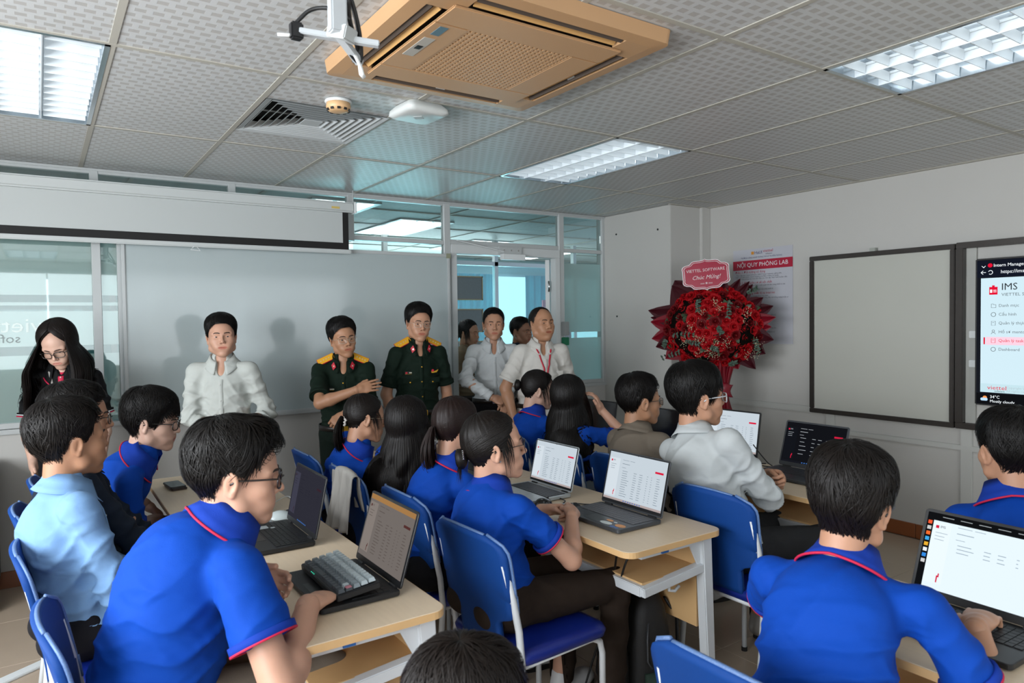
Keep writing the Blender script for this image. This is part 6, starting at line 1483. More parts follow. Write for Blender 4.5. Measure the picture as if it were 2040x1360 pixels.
    if sex == 'f':
        for sg in (-1, 1): Pc.append(ell(sp(0.66)+fw*0.085*q+left*sg*0.06, (0.045, 0.055, 0.05), T, k=0.05))
    for sg, sd in ((1, 'L'), (-1, 'R')): Pc += [cone(Nk+ls*sg*0.030-up*0.026*s-fw*0.010, SH[sd]-ls*sg*0.02-up*0.004, 0.036*s, 0.040*s, 0.03)]
    cuff = {}
    for sd, sg in (('L', 1), ('R', -1)):
        S0, E, W2 = J[sd]; u = nrm(E-S0); k_ = (1.0 if sex == 'm' else 0.88)*q*(1+fat*.4)
        if slv == 'short':
            fr_ = 0.80 if kind == 'uniform' or not sit else 0.60 if sex == 'm' else 0.58; c = S0+(E-S0)*fr_; Pc.append(cone(S0+u*0.0, c+u*0.03, 0.050*k_, 0.062*k_, 0.028, planes=[(u, u@c)])); cuff[sd] = (c, u, 0.0615*k_)
        else:
            r_ = slv == 'rolled'; W3 = E+(W2-E)*(0.30 if r_ else 0.97); v = nrm(W2-E)
            Pc += [cone(S0, E, 0.052*k_, 0.049*k_, 0.028), cone(E, W3+v*0.02, 0.050*k_, (0.046 if r_ else 0.036)*k_, 0.02, planes=[(v, v@W3)])]; cuff[sd] = (W3, v, (0.0465 if r_ else 0.0365)*k_-0.001)
    if not sit: pass
    if openv and kind != 'polo': Pc += [ell(Nk+fw*0.090*s-up*0.026*s, (0.060*s, 0.025*s*openv, 0.060*s*openv), T, k=0.008, op='s'), ell(Nk+fw*0.075*s+up*0.020*s, (0.055*s, 0.036*s, 0.045*s), T, k=0.008, op='s')]
    elif openv: Pc.append(ell(Nk+fw*0.080*s+up*0.012*s, (0.055*s, 0.030*s, 0.050*s), T, k=0.008, op='s'))
    hem = Pl-up*0.06*s; Pc = [dict(p) for p in Pc]
    if (kind == 'uniform' or slv in ('long', 'rolled')) and not sit: hem = Pl+up*0.045*s
    n_ = -up; c_ = n_@hem
    for p in Pc[:3]:   # hem
        fo = p['f']; p['f'] = (lambda Q, fo=fo: np.maximum(fo(Q), Q@n_-c_))
    solid = [p['f'] for p in Pc if p['op'] == 'u']
    cf = lambda Q: np.min([fn(Q) for fn in solid], axis=0)
    make_hair(root, Mr, hair[0], seed, hair_mat(hair[1], hair[1]), g, back=long_back, coll=dict(o0=o0, f=cf), wide=wide)
    V, F = sdf_mesh(Pc, 0.0065)
    Nn = vnormals(V, F); a_ = 0.0095 if kind == 'shirt' else 0.0080
    src = [(sp(0.15), up+0.3*left, 85, a_*1.5, 0.17), (sp(0.45)+left*0.12, up*1.0+fw*0.5, 70, a_, 0.14), (sp(0.45)-left*0.12, up*1.0+fw*-0.5, 70, a_, 0.14), (sp(0.75)-fw*0.1, left*0.8+up*0.6, 48, a_*0.55, 0.18)]
    for sd, sg in (('L', 1), ('R', -1)):
        S0, E, W2 = J[sd]; ud = nrm(E-S0); src += [(S0-ls*sg*0.05-up*0.11, ls*sg+up*0.6, 75, a_*1.1, 0.09), ((S0+E)/2, ud+0.5*up, 72, a_*0.8, 0.10)]
        if slv != 'short': src += [(E, nrm(W2-E)+ud, 110, a_*1.3, 0.09), ((E+W2)/2, nrm(W2-E), 95, a_*0.9, 0.10)]
    V = folds(V, Nn, src, seed); V = smooth_V(V, F, 1, 0.35)
    np_mesh('shirt', V-o0, F, [cm], root)
    T0 = Matrix.Translation(-Vector(o0))
    def ringband(c, u, r, wd, th, m, nm):
        x = nrm(np.cross(u, V3(0.3, 0.2, 0.9))); y = np.cross(u, x); mb = MB(); vs = []; n = 28
        for i in range(n):
            a = 2*PI*i/n; e = x*math.cos(a)+y*math.sin(a); vs += [c+e*(r+th)-u*wd, c+e*(r+th)+u*0.0006, c+e*(r-0.004)+u*0.0006, c+e*(r-0.006)-u*wd]
        fs = [(i*4+j, i*4+(j+1) % 4, ((i+1) % n)*4+(j+1) % 4, ((i+1) % n)*4+j) for i in range(n) for j in range(4)]
        return mb.add(vs, fs).xf(T0).build(nm, m, root, smooth=True)
    pipe = mat('piping_crimson', 'b80f3c', 0.7); pale = mat('piping_white', 'c9cdd0', 0.7)
    nkf = np.stack([nrm(fs*0.5+fw*0.5+V3(0, 0, 0.0)), nrm(ls), up], 1); nkf[:, 0] = np.cross(nkf[:, 1], nkf[:, 2])
    tilt = T@RY(0.22); tilt = np.stack([nrm(tilt[:, 0]), nrm(tilt[:, 1]), nrm(tilt[:, 2])], 1)
    rr = 0.057 if sex == 'm' else 0.050
    if kind == 'polo':
        trim = pipe; cm2 = cloth(cname+'_rib', {'blue': '123592', 'blouse': '123592'}.get(cname, '0e0e10'), 0.8)
        co = collar(root, Nk-o0+up*(0.006+0.02*fat*(fat > .1))*s, tilt, cm2, trim, (rr*s*(1+fat*.5), (rr+0.005)*s*(1+fat*.5)), 0.048*s)
        for sd in 'LR':
            c, u, r = cuff[sd]; ringband(c, u, r, 0.022, 0.0018, cm2, 'sleeve_rib'); ringband(c+u*0.001, u, r, 0.0045, 0.0026, pipe, 'sleeve_piping')
            if cname == 'black': ringband(c-u*0.008, u, r, 0.004, 0.0026, pale, 'sleeve_piping')
    else:
        st = 'polo'; collar(root, Nk-o0+up*0.006*s, tilt, cm, None, (rr*s*(1+fat*.4), (rr+0.004)*s*(1+fat*.4)), (0.036 if sex == 'm' else 0.034)*s, openf=0.34)
        for sd in 'LR':
            c, u, r = cuff[sd]; ringband(c, u, r, 0.03 if slv != 'short' else 0.02, 0.002, cm, 'cuff')
    # placket and buttons down the front
    def onshirt(p, d=0.004):
        k = np.argmin(((V-p)**2).sum(1)+1.0*(((V-p)@fw) < -0.02)); return V[k]
    def front(t, y): # point on the front surface at height t and lateral offset y
        c = sp(t)+left*y; q = V-c; m = (q@fw) > 0; e = np.abs(q@left)+np.abs(q@up)+(~m)*9; e[(q@fw) > 0.25] = 9; k = np.argmin(e); return V[k]
    if kind != 'polo' or cname == 'black':
        pts = [front(t, 0)+fw*0.0025 for t in np.linspace(0.97 if kind != 'polo' else 0.97, 0.12 if kind != 'polo' else 0.72, 14 if kind != 'polo' else 5)]
        vs = []; 
        for p in pts: vs += [p-left*0.014-fw*0.003, p-left*0.013+fw*0.001, p+left*0.013+fw*0.001, p+left*0.014-fw*0.003]
        fs_l = [(i*4+j, i*4+j+1, i*4+j+5, i*4+j+4) for i in range(len(pts)-1) for j in range(3)]
        MB().add(vs, fs_l).xf(T0).build('placket', pipe if (kind == 'polo') else cm, root, smooth=True)
        bm_ = M_gold if kind == 'uniform' else mat('shirt_button', 'b9bbb6', 0.3)
        for p in pts[1::3]:
            R = np.stack([left, up, fw], 1); Mb = Matrix.Translation(Vector(p+fw*0.0015-o0)) @ Matrix(R.tolist()).to_4x4()
            MB().lathe([(0.0055 if kind == 'uniform' else 0.0042, 0), (0.005 if kind == 'uniform' else 0.004, 0.002), (0.002, 0.003)], 12, Mb).build('button', bm_, root, smooth=True)
    # --- trousers
    pm = cloth('trousers_'+pants, pants, 0.85, bs=300); Pt = [ell(Pl+up*0.02-fw*0.005, (0.115*fm, 0.150*fm, 0.095*s), T, k=0.05)]
    for sd, sg in (('L', 1), ('R', -1)):
        hip, knee, ank = LG[sd]; dn = nrm(ank-knee)
        Pt += [cone(hip, knee, 0.088*fm*(1+fat*.2), 0.062*fm, 0.035), cone(knee, ank, 0.060*fm, 0.052*s, 0.03, planes=[(V3(0, 0, -1), -0.07)])]
        if sit: Pt.append(ell(hip-f*0.06-V3(0, 0, 0.005), (0.10*fm, 0.095*fm, 0.075), Rb, k=0.04))
    V2, F2 = sdf_mesh(Pt, 0.009); N2 = vnormals(V2, F2); src = []
    for sd in 'LR':
        hip, knee, ank = LG[sd]; src += [(hip+f*0.03, f+up*0.5, 60, 0.006, 0.13), (knee, V3(0, 0, 1)+f, 70, 0.006, 0.10), ((knee+ank)/2, V3(0, 0, 1), 50, 0.005, 0.2)]
    V2 = folds(V2, N2, src, seed+5); V2 = smooth_V(V2, F2, 1, 0.35); 
    if sit: V2[:, 2] = np.where(V2[:, 2] < 0.4775, np.where((((V2-Pl)@f) < 0.34*s), np.maximum(V2[:, 2], 0.4775), V2[:, 2]), V2[:, 2])
    np_mesh('trousers', V2-o0, F2, [pm], root)
    if not sit:
        bc = Pl+up*0.055*s; mbv = []; n = 40
        for i in range(n):
            a = 2*PI*i/n; e = fw*math.cos(a)*0.128*fq+left*math.sin(a)*0.158*fq; mbv += [bc+e-up*0.017, bc+e*1.03-up*0.017, bc+e*1.03+up*0.017, bc+e+up*0.017]
        fl_ = [(i*4+j, i*4+(j+1) % 4, ((i+1) % n)*4+(j+1) % 4, ((i+1) % n)*4+j) for i in range(n) for j in range(4)]
        MB().add(mbv, fl_).xf(T0).build('belt', mat('belt_leather', '15100d', 0.4), root, smooth=True)
        bp = bc+fw*0.128*fq*1.035; R = np.stack([left, up, fw], 1); Mb = Matrix.Translation(Vector(bp-o0)) @ Matrix(R.tolist()).to_4x4()
        MB().prism(rrect(-0.026, -0.019, 0.026, 0.019, 0.004), -0.002, 0.004, Mb).build('belt_buckle', M_gold if kind == 'uniform' else M_chrome, root)
    # --- shoes
    shm = mat('shoe_'+shoes, shoes, 0.55); som = mat('shoe_sole', '8c8c88' if shoes != '15120f' else '0d0d0d', 0.6)
    for sd, sg in (('L', 1), ('R', -1)):
        hip, knee, ank = LG[sd]; ff = nrm(f+l*sg*0.12); Rf = np.stack([ff, nrm(np.cross(V3(0, 0, 1), ff)), V3(0, 0, 1)], 1); A0 = V3(ank[0], ank[1], 0)
        Ps = [ell(A0+ff*0.02+V3(0, 0, 0.055), (0.075, 0.042, 0.045), Rf, k=0.03), ell(A0+ff*0.12+V3(0, 0, 0.042), (0.075, 0.048, 0.036), Rf, k=0.03), cone(A0+V3(0, 0, 0.05), ank+V3(0, 0, 0.0), 0.040, 0.040, 0.02)]
        for p in Ps: fo = p['f']; p['f'] = (lambda Q, fo=fo: np.maximum(fo(Q), 0.014-Q[..., 2]))
        v, fc = sdf_mesh(Ps, 0.009); so = np_mesh('shoe', v-o0, fc, [shm], root)
        sl = [(0.125*math.cos(a)*(1 if math.cos(a) > 0 else 0.85)+0.075, (0.046 if math.cos(a) > 0 else 0.040)*math.sin(a)) for a in [2*PI*k/24 for k in range(24)]]
        Ms_ = Matrix.Translation(Vector(A0-o0)) @ Matrix(Rf.tolist()).to_4x4()
        MB().prism(sl, 0.001, 0.020, Ms_).build('sole', som, so)
    if glass: glasses(root, Mr, *glass[:3]) if len(glass) < 4 else glasses(root, Mr, glass[0], glass[1], glass[2], label=glass[3])
    info = dict(root=root, o0=o0, Mr=Mr, front=front, sp=sp, fw=fw, left=left, up=up, Nk=Nk, SH=SH, J=J, T=T, V=V, T0=T0, Rh=Rh, H=H, s=s, fs=fs, ls=ls, cuff=cuff, Pl=Pl)
    if extras: extras(info)
    return info
# ================================================================ PEOPLE
M_epau = mat('epaulette_gold', 'd29a1e', 0.5); M_tabred = mat('collar_tab_red', 'b3102a', 0.6); M_star = mat('star_silver', 'd9d6c4', 0.3, metal=0.6)
M_lan_grey = mat('lanyard_grey', '8f8d89', 0.6); M_lan_red = mat('lanyard_red', 'b3122e', 0.5)
def mx(o0, p, X, Y, Z): return Matrix.Translation(Vector(np.asarray(p)-o0)) @ Matrix(np.stack([X, Y, Z], 1).tolist()).to_4x4()
def top_at(I, p):
    q = I['V']-p; u = I['up']; h = q-np.outer(q@u, u); m = (np.linalg.norm(h, axis=1) < 0.016)
    if not m.any(): return p
    k = np.where(m)[0]; return I['V'][k[np.argmax((I['V'][k])@u)]]
def chest(I, t, y, d=0.004): return mx(I['o0'], I['front'](t, y)+I['fw']*d, I['left'], I['up'], I['fw'])
def lanyard(I, m, t0=0.40, badge=None):
    r, fw, up, ls = I['root'], I['fw'], I['up'], I['ls']
    low = I['front'](t0, 0)+fw*0.006
    for sg in (-1, 1):
        pts = [I['Nk']+ls*sg*0.060+up*0.012-fw*0.0, I['Nk']+ls*sg*0.058+fw*0.055-up*0.02]+[I['front'](t, sg*0.052*(t-t0)/(0.93-t0)+0.002*sg)+fw*0.006 for t in np.linspace(0.90, t0+0.03, 8)]+[low]
        mb = MB(); vs = []; 
        for p in pts: p = p-I['o0']; vs += [p-ls*0.006, p+ls*0.006]
        fs = [(2*i, 2*i+1, 2*i+3, 2*i+2) for i in range(len(pts)-1)]
        o = mb.add(vs, fs).build('lanyard', m, r, smooth=True); o.modifiers.new('thick', 'SOLIDIFY').thickness = 0.0015
    M = mx(I['o0'], low, I['left'], up, fw)
    MB().tube([(0, 0, 0), (0, -0.02, 0.001)], 0.003, 6).xf(M).build('lanyard_clip', M_chrome, r)
    MB().prism(rrect(-0.012, -0.05, 0.012, -0.02, 0.003), 0, 0.003, M).build('badge_reel', mat('badge_yellow', 'c98f2b', 0.5) if badge is None else badge, r)
def uniform(I, lefthand=False):
    r, fw, up, ls, s = I['root'], I['fw'], I['up'], I['ls'], I['s']
    for sg, sd in ((1, 'L'), (-1, 'R')):
        a = top_at(I, I['Nk']+ls*sg*0.075-up*0.04); b = top_at(I, I['SH'][sd]+ls*sg*0.018)
        a = a+up*0.006-I['o0']; b = b+up*0.004-I['o0']
        ue = nrm(up*0.72+fw*0.70); a = a+fw*0.016-up*0.004; b = b+fw*0.014-up*0.006
        e = MB().bar(a, b, 0.048, 0.006, ue).build('epaulette', M_epau, r, bevel=0.001)
        MB().bar(a-ue*0.0015, b-ue*0.0015+(b-a)*0.02, 0.053, 0.005, ue).build('epaulette_piping', M_tabred, e)
        for k in range(4): p = a+(b-a)*(0.30+0.17*k)+ue*0.003; MB().lathe([(0.0055, 0), (0.004, 0.002), (0.001, 0.003)], 5, Matrix.Translation(Vector(p)) @ Vector(ue).to_track_quat('Z', 'Y').to_matrix().to_4x4()).build('star', M_star, e)
        # collar tab
        p = I['Nk']+I['T']@V3(0.078, 0.052*sg, -0.030); M = mx(I['o0'], p, nrm(I['left']*0.8-fw*sg*0.5), up, nrm(fw*0.8+I['left']*sg*0.5))
        t_ = MB().prism([(0.0, 0.028), (0.018*sg, 0.006), (0.006*sg, -0.026), (-0.016*sg, -0.006)][::sg], 0.010, 0.013, M).build('collar_tab', M_tabred, r)
        MB().prism([(0.008*math.cos(k*PI/4)*(1 if k % 2 else 0.4)+0.001, 0.008*math.sin(k*PI/4)*(1 if k % 2 else 0.4)) for k in range(8)], 0.013, 0.0145, M).build('tab_star', M_star, t_)
    # breast pockets with flaps and buttons
    for sg in (-1, 1):
        M = chest(I, 0.56, sg*0.080, 0.0)
        MB().prism([(-0.050, 0.0), (0.050, 0.0), (0.050, -0.030), (0, -0.043), (-0.050, -0.030)], -0.006, 0.0045, M).build('pocket_flap', MATS['cloth_green'], r, bevel=0.0015)
        MB().lathe([(0.0065, 0.0), (0.006, 0.003), (0.002, 0.0045)], 12, M @ Matrix.Translation((0, -0.030, 0.0045))).build('button', M_gold, r, smooth=True)
    M = chest(I, 0.635, -0.080, 0.001)
    nb = MB().box(-0.037, -0.0095, -0.004, 0.037, 0.0095, 0.004).xf(M).build('name_plate', mat('name_plate_black', '0d0d0d', 0.3), r)
    MB().box(-0.037, -0.0095, 0.0038, 0.037, -0.0085, 0.0048).xf(M).box(0, 0, 0, 0, 0, 0).build('name_plate_edge', M_gold, nb); MB().box(-0.034, -0.006, 0.0038, -0.020, 0.006, 0.0048).xf(M).build('name_plate_flag', M_tabred, nb)
    MB().box(-0.008, -0.003, 0.0038, 0.026, 0.003, 0.0048).xf(M).build('name_plate_lettering', M_star, nb)
    M = chest(I, 0.645, 0.085, 0.004)
    wg = MB().prism([(-0.042, 0.010), (-0.012, -0.002), (0, -0.006), (0.012, -0.002), (0.042, 0.010), (0.030, -0.010), (0.0, -0.014), (-0.030, -0.010)], 0.0, 0.003, M).build('wing_badge', M_gold, r)
    MB().lathe([(0.0095, 0), (0.0095, 0.0035), (0.004, 0.0045)], 18, M @ Matrix.Translation((0, 0.003, 0.001))).build('badge_roundel', M_tabred, wg)
def watch(I, sd, col='101010'):
    S0, E, W = I['J'][sd]; u = nrm(W-E); c = W-u*0.012
    x = nrm(np.cross(u, V3(0.1, 0.2, 1))); y = np.cross(u, x); n = 22; vs = []
    for i in range(n):
        a = 2*PI*i/n; e = x*math.cos(a)+y*math.sin(a); vs += [c+e*0.029-u*0.010, c+e*0.032-u*0.010, c+e*0.032+u*0.010, c+e*0.029+u*0.010]
    vs = [v-I['o0'] for v in vs]; fs = [(i*4+j, i*4+(j+1) % 4, ((i+1) % n)*4+(j+1) % 4, ((i+1) % n)*4+j) for i in range(n) for j in range(4)]
    w = MB().add(vs, fs).build('wristwatch', mat('watch_strap', col, 0.5), I['root'], smooth=True)
    side = nrm(-V3(0.56, 0.83, 0)+V3(0, 0, 0.6)); side = nrm(side-(side@u)*u); M = mx(I['o0'], c+side*0.031, nrm(np.cross(side, u)), u, side)
    MB().prism(rrect(-0.018, -0.019, 0.018, 0.019, 0.006), -0.002, 0.008, M).build('watch_case', M_lblk, w, bevel=0.001); MB().prism(rrect(-0.011, -0.010, 0.011, 0.010, 0.003), 0.008, 0.0085, M).build('watch_face', mat('watch_face', '3a4144', 0.2), w)
def hairclip(I, at, m, n=9, r=0.006, name='hair_scrunchie'):
    mb = MB(); rng = random.Random(3)
    pts = []
    for k in range(26):
        a = 2*PI*k/26; q = V3(*at)+V3(0.003*math.sin(a*7), (0.020+0.004*math.sin(a*5))*math.cos(a), (0.020+0.004*math.sin(a*5))*math.sin(a)); pts.append(tuple(q))
    rs = [r*(1+0.3*math.sin(k*2.3)) for k in range(26)]
    M = Matrix(I['Mr'].tolist()); vs = MB().tube(pts, rs, 8, closed=True); vs.xf(M).build(name, m, I['root'], smooth=True)
def chest_logo(I, s='viettel', t=0.60, y=0.075, size=0.026, m=None):
    text('chest_lettering', s, size, chest(I, t, y, 0.0045), m or mat('print_white', 'c9cdd0', 0.6), I['root'], 'CENTER', bold=0.0006)
def pocket(I, y=0.085, m=None, pen=False):
    M = chest(I, 0.60, y, 0.0)
    MB().prism([(-0.052, 0.0), (0.052, 0.0), (0.052, -0.105), (0.0, -0.122), (-0.052, -0.105)], -0.006, 0.0018, M).build('breast_pocket', m, I['root'], bevel=0.001)
    if pen: MB().tube([(-0.035, -0.02, 0.004), (-0.035, 0.018, 0.005)], 0.0038, 8).xf(M).build('pen', mat('pen_navy', '1c2440', 0.3), I['root'])
STAND = 'standing visitors along the whiteboard'; SEAT = 'students seated at the tables'
# ---- standing row
def x1(I): lanyard(I, M_lan_grey, 0.42, M_lan_grey); chest_logo(I)
person('long haired woman in glasses and black polo with grey lanyard, looking down', (-0.152, 1.79, 1.464), yaw=-112, pitch=30, roll=6, body=-108, lean=4, sex='f', face='f', tone='pale', hair=('long', '120c0a'), seed=11, wide=1.9, sit=False, scale=1.0, shirt=('polo', 'black', 'short'), pants='121214', hip_z=0.83,
       arms=dict(L=dict(w=(0.03, 1.64, 0.84), hint=(0.3, 0.6, -0.1)), R=dict(w=(-0.29, 1.72, 0.83), hint=(-0.3, 0.6, -0.1))), glass=('15120f', 0.0022, 'rect', 'black framed spectacles'), eye=0.25, look=(0, -0.003), group=STAND, long_back=(0.34, 0.44), extras=x1, shoes='15120f', sw=0.150)
def x2(I): pass
person('young man in a pale shirt with rolled sleeves standing before the whiteboard', (0.686, 1.71, 1.490), yaw=-100, pitch=-2, roll=2, body=-112, lean=1, face='round', tone='fair', hair=('short', '0c0a09'), seed=12, sit=False, scale=1.02, shirt=('shirt', 'offwhite', 'rolled'), pants='17181b', hip_z=0.86,
       arms=dict(L=dict(w=(0.75, 1.54, 0.90), hint=(0.8, 0.35, -0.3), pose='curl'), R=dict(w=(0.66, 1.56, 0.90), hint=(-0.8, 0.5, -0.3), pose='curl')), group=STAND, extras=x2, shoes='15120f')
def x3(I): uniform(I); watch(I, 'L')
person('smiling officer in dark green uniform holding one hand across his chest', (1.412, 1.58, 1.462), yaw=-93, pitch=2, roll=6, body=-112, lean=2, face='m', tone='tan', hair=('short', '0b0908'), seed=13, sit=False, scale=1.0, shirt=('uniform', 'green', 'short'), pants='0b1711', hip_z=0.83,
       arms=dict(R=dict(w=(1.40, 1.33, 1.145), hint=(-0.75, 0.1, -0.6), pose='flat', dir=(0.93, -0.30, 0.22), up=(-0.1, -0.9, 0.45)), L=dict(w=(1.305, 1.285, 1.005), hint=(0.85, 0.2, -0.9), pose='curl', dir=(-0.80, -0.1, -0.55), up=(-0.3, -0.8, 0.5))), glass=('b9b4a6', 0.0008, 'rect', 'thin rimless spectacles'), group=STAND, extras=x3, shoes='15120f')
def x4(I): uniform(I)
person('tall officer in dark green uniform at the right end of the whiteboard', (1.986, 1.62, 1.554), yaw=-100, pitch=3, roll=-3, body=-100, lean=1, face='m', tone='mid', hair=('short', '0b0908'), seed=14, sit=False, scale=1.03, shirt=('uniform', 'green', 'short'), pants='0b1711', hip_z=0.88,
       arms=dict(R=dict(w=(1.80, 1.58, 0.84), hint=(-0.4, 0.6, -0.1)), L=dict(w=(2.18, 1.53, 0.84), hint=(0.4, 0.6, -0.1))), glass=('b9b4a6', 0.0008, 'rect', 'thin spectacles'), group=STAND, extras=x4, shoes='15120f')
def x5(I): pocket(I, 0.08, MATS['cloth_white'], True)
person('man in a white long sleeved shirt with hands clasped in the doorway', (2.775, 1.87, 1.535), yaw=-116, pitch=0, roll=-2, body=-116, lean=1, face='m', tone='mid', hair=('crew', '0b0908'), seed=15, sit=False, scale=1.03, shirt=('shirt', 'white', 'long'), pants='0c0c0f', hip_z=0.88,
       arms=dict(R=dict(w=(2.62, 1.66, 0.98), hint=(-0.9, 0.1, -0.2), pose='curl', dir=(0.6, -0.5, -0.3), up=(-0.3, -0.8, 0.6)), L=dict(w=(2.74, 1.64, 0.95), hint=(0.9, 0.4, -0.2), pose='relaxed', dir=(-0.35, -0.25, -0.8), up=(-0.3, -0.9, 0.1))), group=STAND, extras=x5, shoes='15120f')
def x6(I): lanyard(I, M_lan_red, 0.52); pocket(I, 0.09, MATS['cloth_cream'])
person('older balding man in a short sleeved cream shirt with a red lanyard', (2.913, 1.41, 1.538), yaw=-94, pitch=-4, roll=0, body=-108, lean=0, face='heavy', tone='tan', hair=('bald', '14110f'), seed=16, sit=False, scale=1.03, fat=0.16, shirt=('shirt', 'cream', 'short'), pants='0d0d10', hip_z=0.87,
       arms=dict(R=dict(w=(2.66, 1.42, 0.83), hint=(-0.4, 0.6, 0)), L=dict(w=(3.13, 1.28, 0.83), hint=(0.4, 0.6, 0))), group=STAND, extras=x6, shoes='15120f')
person('woman in a brown blouse half hidden behind the white shirted man in the doorway', (2.985, 2.62, 1.455), yaw=-62, pitch=4, body=-70, lean=1, sex='f', face='f', tone='mid', hair=('lowbun', '120d0b'), seed=17, sit=False, shirt=('shirt', 'tan', 'long'), pants='101014', hip_z=0.83, group=STAND, shoes='15120f', extras=lambda I: hairclip(I, (-0.095, 0, 0.0), mat('clip_cream', 'b7ab95', 0.5)))
person('man with short black hair peering from behind the balding man', (3.375, 2.34, 1.465), yaw=-72, pitch=4, body=-90, lean=2, face='m', tone='dark', hair=('crew', '0b0908'), seed=18, sit=False, shirt=('shirt', 'navy', 'long'), pants='101014', hip_z=0.83, group=STAND, shoes='15120f')
# ---- left column, seated
def chairback(x): return x
person('boy in a light blue shirt seated at the left edge, seen from behind', (-0.164, -0.02, 1.175), yaw=20, pitch=-2, roll=0, body=8, lean=3, face='round', tone='tan', hair=('short', '100c0a'), seed=21, scale=1.04, shirt=('shirt', 'sky', 'long'), pants='15151a', hips=(-0.13, -0.05, 0.55), shy=0,
       arms=dict(L=dict(w=(0.12, 0.10, 0.60), hint=(-0.3, 0.7, -0.8)), R=dict(w=(0.14, -0.10, 0.60), hint=(-0.3, -0.7, -0.8))), group=SEAT, openv=0.8)
person('boy in a navy shirt and glasses hidden behind the boy in light blue', (-0.125, 0.36, 1.205), yaw=-3, pitch=0, body=0, lean=4, face='m', tone='mid', hair=('short', '0d0a09'), seed=22, scale=1.03, shirt=('shirt', 'navy', 'long'), pants='101013', hips=(-0.08, 0.40, 0.55),
       arms=dict(L=dict(w=(0.20, 0.50, 0.60), hint=(-0.3, 0.7, -0.8)), R=dict(w=(0.22, 0.30, 0.60), hint=(-0.3, -0.7, -0.8))), glass=('15120f', 0.0018, 'rect'), group=SEAT)
person('young man in a blue polo with black glasses in profile by the parapet', (0.178, 0.725, 1.125), yaw=-22, pitch=8, body=-12, lean=20, face='round', tone='pale', hair=('mop', '0d0a09'), seed=23, scale=1.05, shirt=('polo', 'blue', 'short'), pants='15151a', hips=(-0.05, 0.95, 0.55),
       arms=dict(L=dict(w=(0.18, 1.12, 0.66), hint=(-0.3, 0.7, -0.8)), R=dict(w=(0.17, 0.86, 0.62), hint=(-0.3, -0.7, -0.8))), glass=('15120f', 0.0022, 'rect', 'black framed spectacles'), group=SEAT)
person('big young man in blue polo and glasses leaning over the black laptop', (0.200, -0.835, 1.150), yaw=-14, pitch=6, roll=0, body=6, lean=20, face='round', tone='fair', hair=('swept', '0e0b09'), seed=24, scale=1.08, fat=0.22, shirt=('polo', 'blue', 'short'), pants='6b6257', hips=(-0.03, -0.80, 0.56), back_round=0.06, sw=0.172, neck=0.024,
       arms=dict(R=dict(w=(0.350, -0.955, 0.790), hint=(-0.60, -0.7, -0.20), pose='typing', dir=(0.75, 0.6, -0.05), up=(0, 0, 1)), L=dict(w=(0.235, -0.765, 0.835), hint=(-0.3, 0.8, -0.6), pose='relaxed', dir=(0.72, -0.55, -0.10), up=(0.6, 0.8, 0.05))), glass=('1a0f0b', 0.0024, 'rect', 'thick dark brown spectacles'), group=SEAT)
# ---- middle column
M_scr = mat('scrunchie_silver', 'a7aaa8', 0.35, metal=0.3); M_scr2 = mat('scrunchie_lace', 'b5b0aa', 0.7)
def ear(I, sd=-1): MB().lathe([(0.003, 0), (0.003, 0.003)], 10, Matrix(I['Mr'].tolist()) @ Matrix.Translation((0.0, 0.086*sd, -0.034)) @ Matrix.Rotation(PI/2*(-sd), 4, 'X')).build('earring', M_chrome, I['root'])
def x7(I): hairclip(I, (-0.110, 0, -0.02), M_scr2); ear(I)
person('girl in blue polo with round wire glasses, farthest back in the middle row', (1.200, 0.70, 1.050), yaw=-8, pitch=8, roll=-6, body=8, lean=9, sex='f', face='f', tone='mid', hair=('pony', '120d0b'), seed=31, scale=1.05, shirt=('polo', 'blue', 'short'), pants='101013', hips=(1.12, 0.90, 0.55), glass=('b8a890', 0.0009, 'round', 'round wire spectacles'), group=SEAT, extras=x7)
person('blue polo girl with long straight black hair, left of the scrunchie', (1.215, 0.215, 1.065), yaw=38, pitch=6, body=14, lean=9, sex='f', face='f', tone='fair', hair=('long', '0f0b0a'), seed=32, scale=1.02, shirt=('polo', 'blouse', 'short'), pants='101013', hips=(1.12, 0.34, 0.55), group=SEAT, long_back=(0.40, 0.50))
def x8(I): hairclip(I, (-0.118, 0, -0.06), M_scr, r=0.007)
person('girl in a blue polo with brownish hair tied by a silver scrunchie', (1.225, -0.255, 1.115), yaw=6, pitch=6, roll=0, body=4, lean=14, sex='f', face='f', tone='fair', hair=('pony', '1c1210'), seed=33, scale=1.04, shirt=('polo', 'blue', 'short'), pants='101013', hips=(1.10, -0.22, 0.55), back_round=0.05, group=SEAT, extras=x8)
def x9(I):
    ear(I)
    mb = MB()
    for k in range(5): MB().lathe([(0.003, -0.002), (0.0042, 0.0), (0.003, 0.002)], 8, Matrix(I['Mr'].tolist()) @ Matrix.Translation((-0.118, -0.032, 0.012-0.007*k))).build('hair_bead', M_chrome, I['root'])
person('girl in blue polo and dark trousers with clasped hands on the middle table', (1.149, -0.67, 1.098), yaw=-22, pitch=-6, roll=0, body=2, lean=6, sex='f', face='f', tone='fair', hair=('lowbun', '120e0c'), seed=34, scale=1.08, fat=0.06, shirt=('polo', 'blue', 'short'), pants='2a211b', hips=(1.13, -0.72, 0.56), back_round=0.04, sw=0.150,
       arms=dict(R=dict(w=(1.475, -0.72, 0.800), hint=(0.1, -0.7, -0.9), pose='curl', dir=(0.55, 0.62, 0.05), up=(0.5, -0.4, 0.75)), L=dict(w=(1.455, -0.56, 0.790), hint=(-0.1, 0.7, -0.9), pose='curl', dir=(0.60, -0.62, 0.05), up=(0.4, 0.6, 0.7))), glass=('2a2522', 0.0013, 'round', 'thin dark spectacles'), group=SEAT, extras=x9, legs=dict(L=(0.42, 0.12, 0.36), R=(0.43, 0.13, 0.40)))
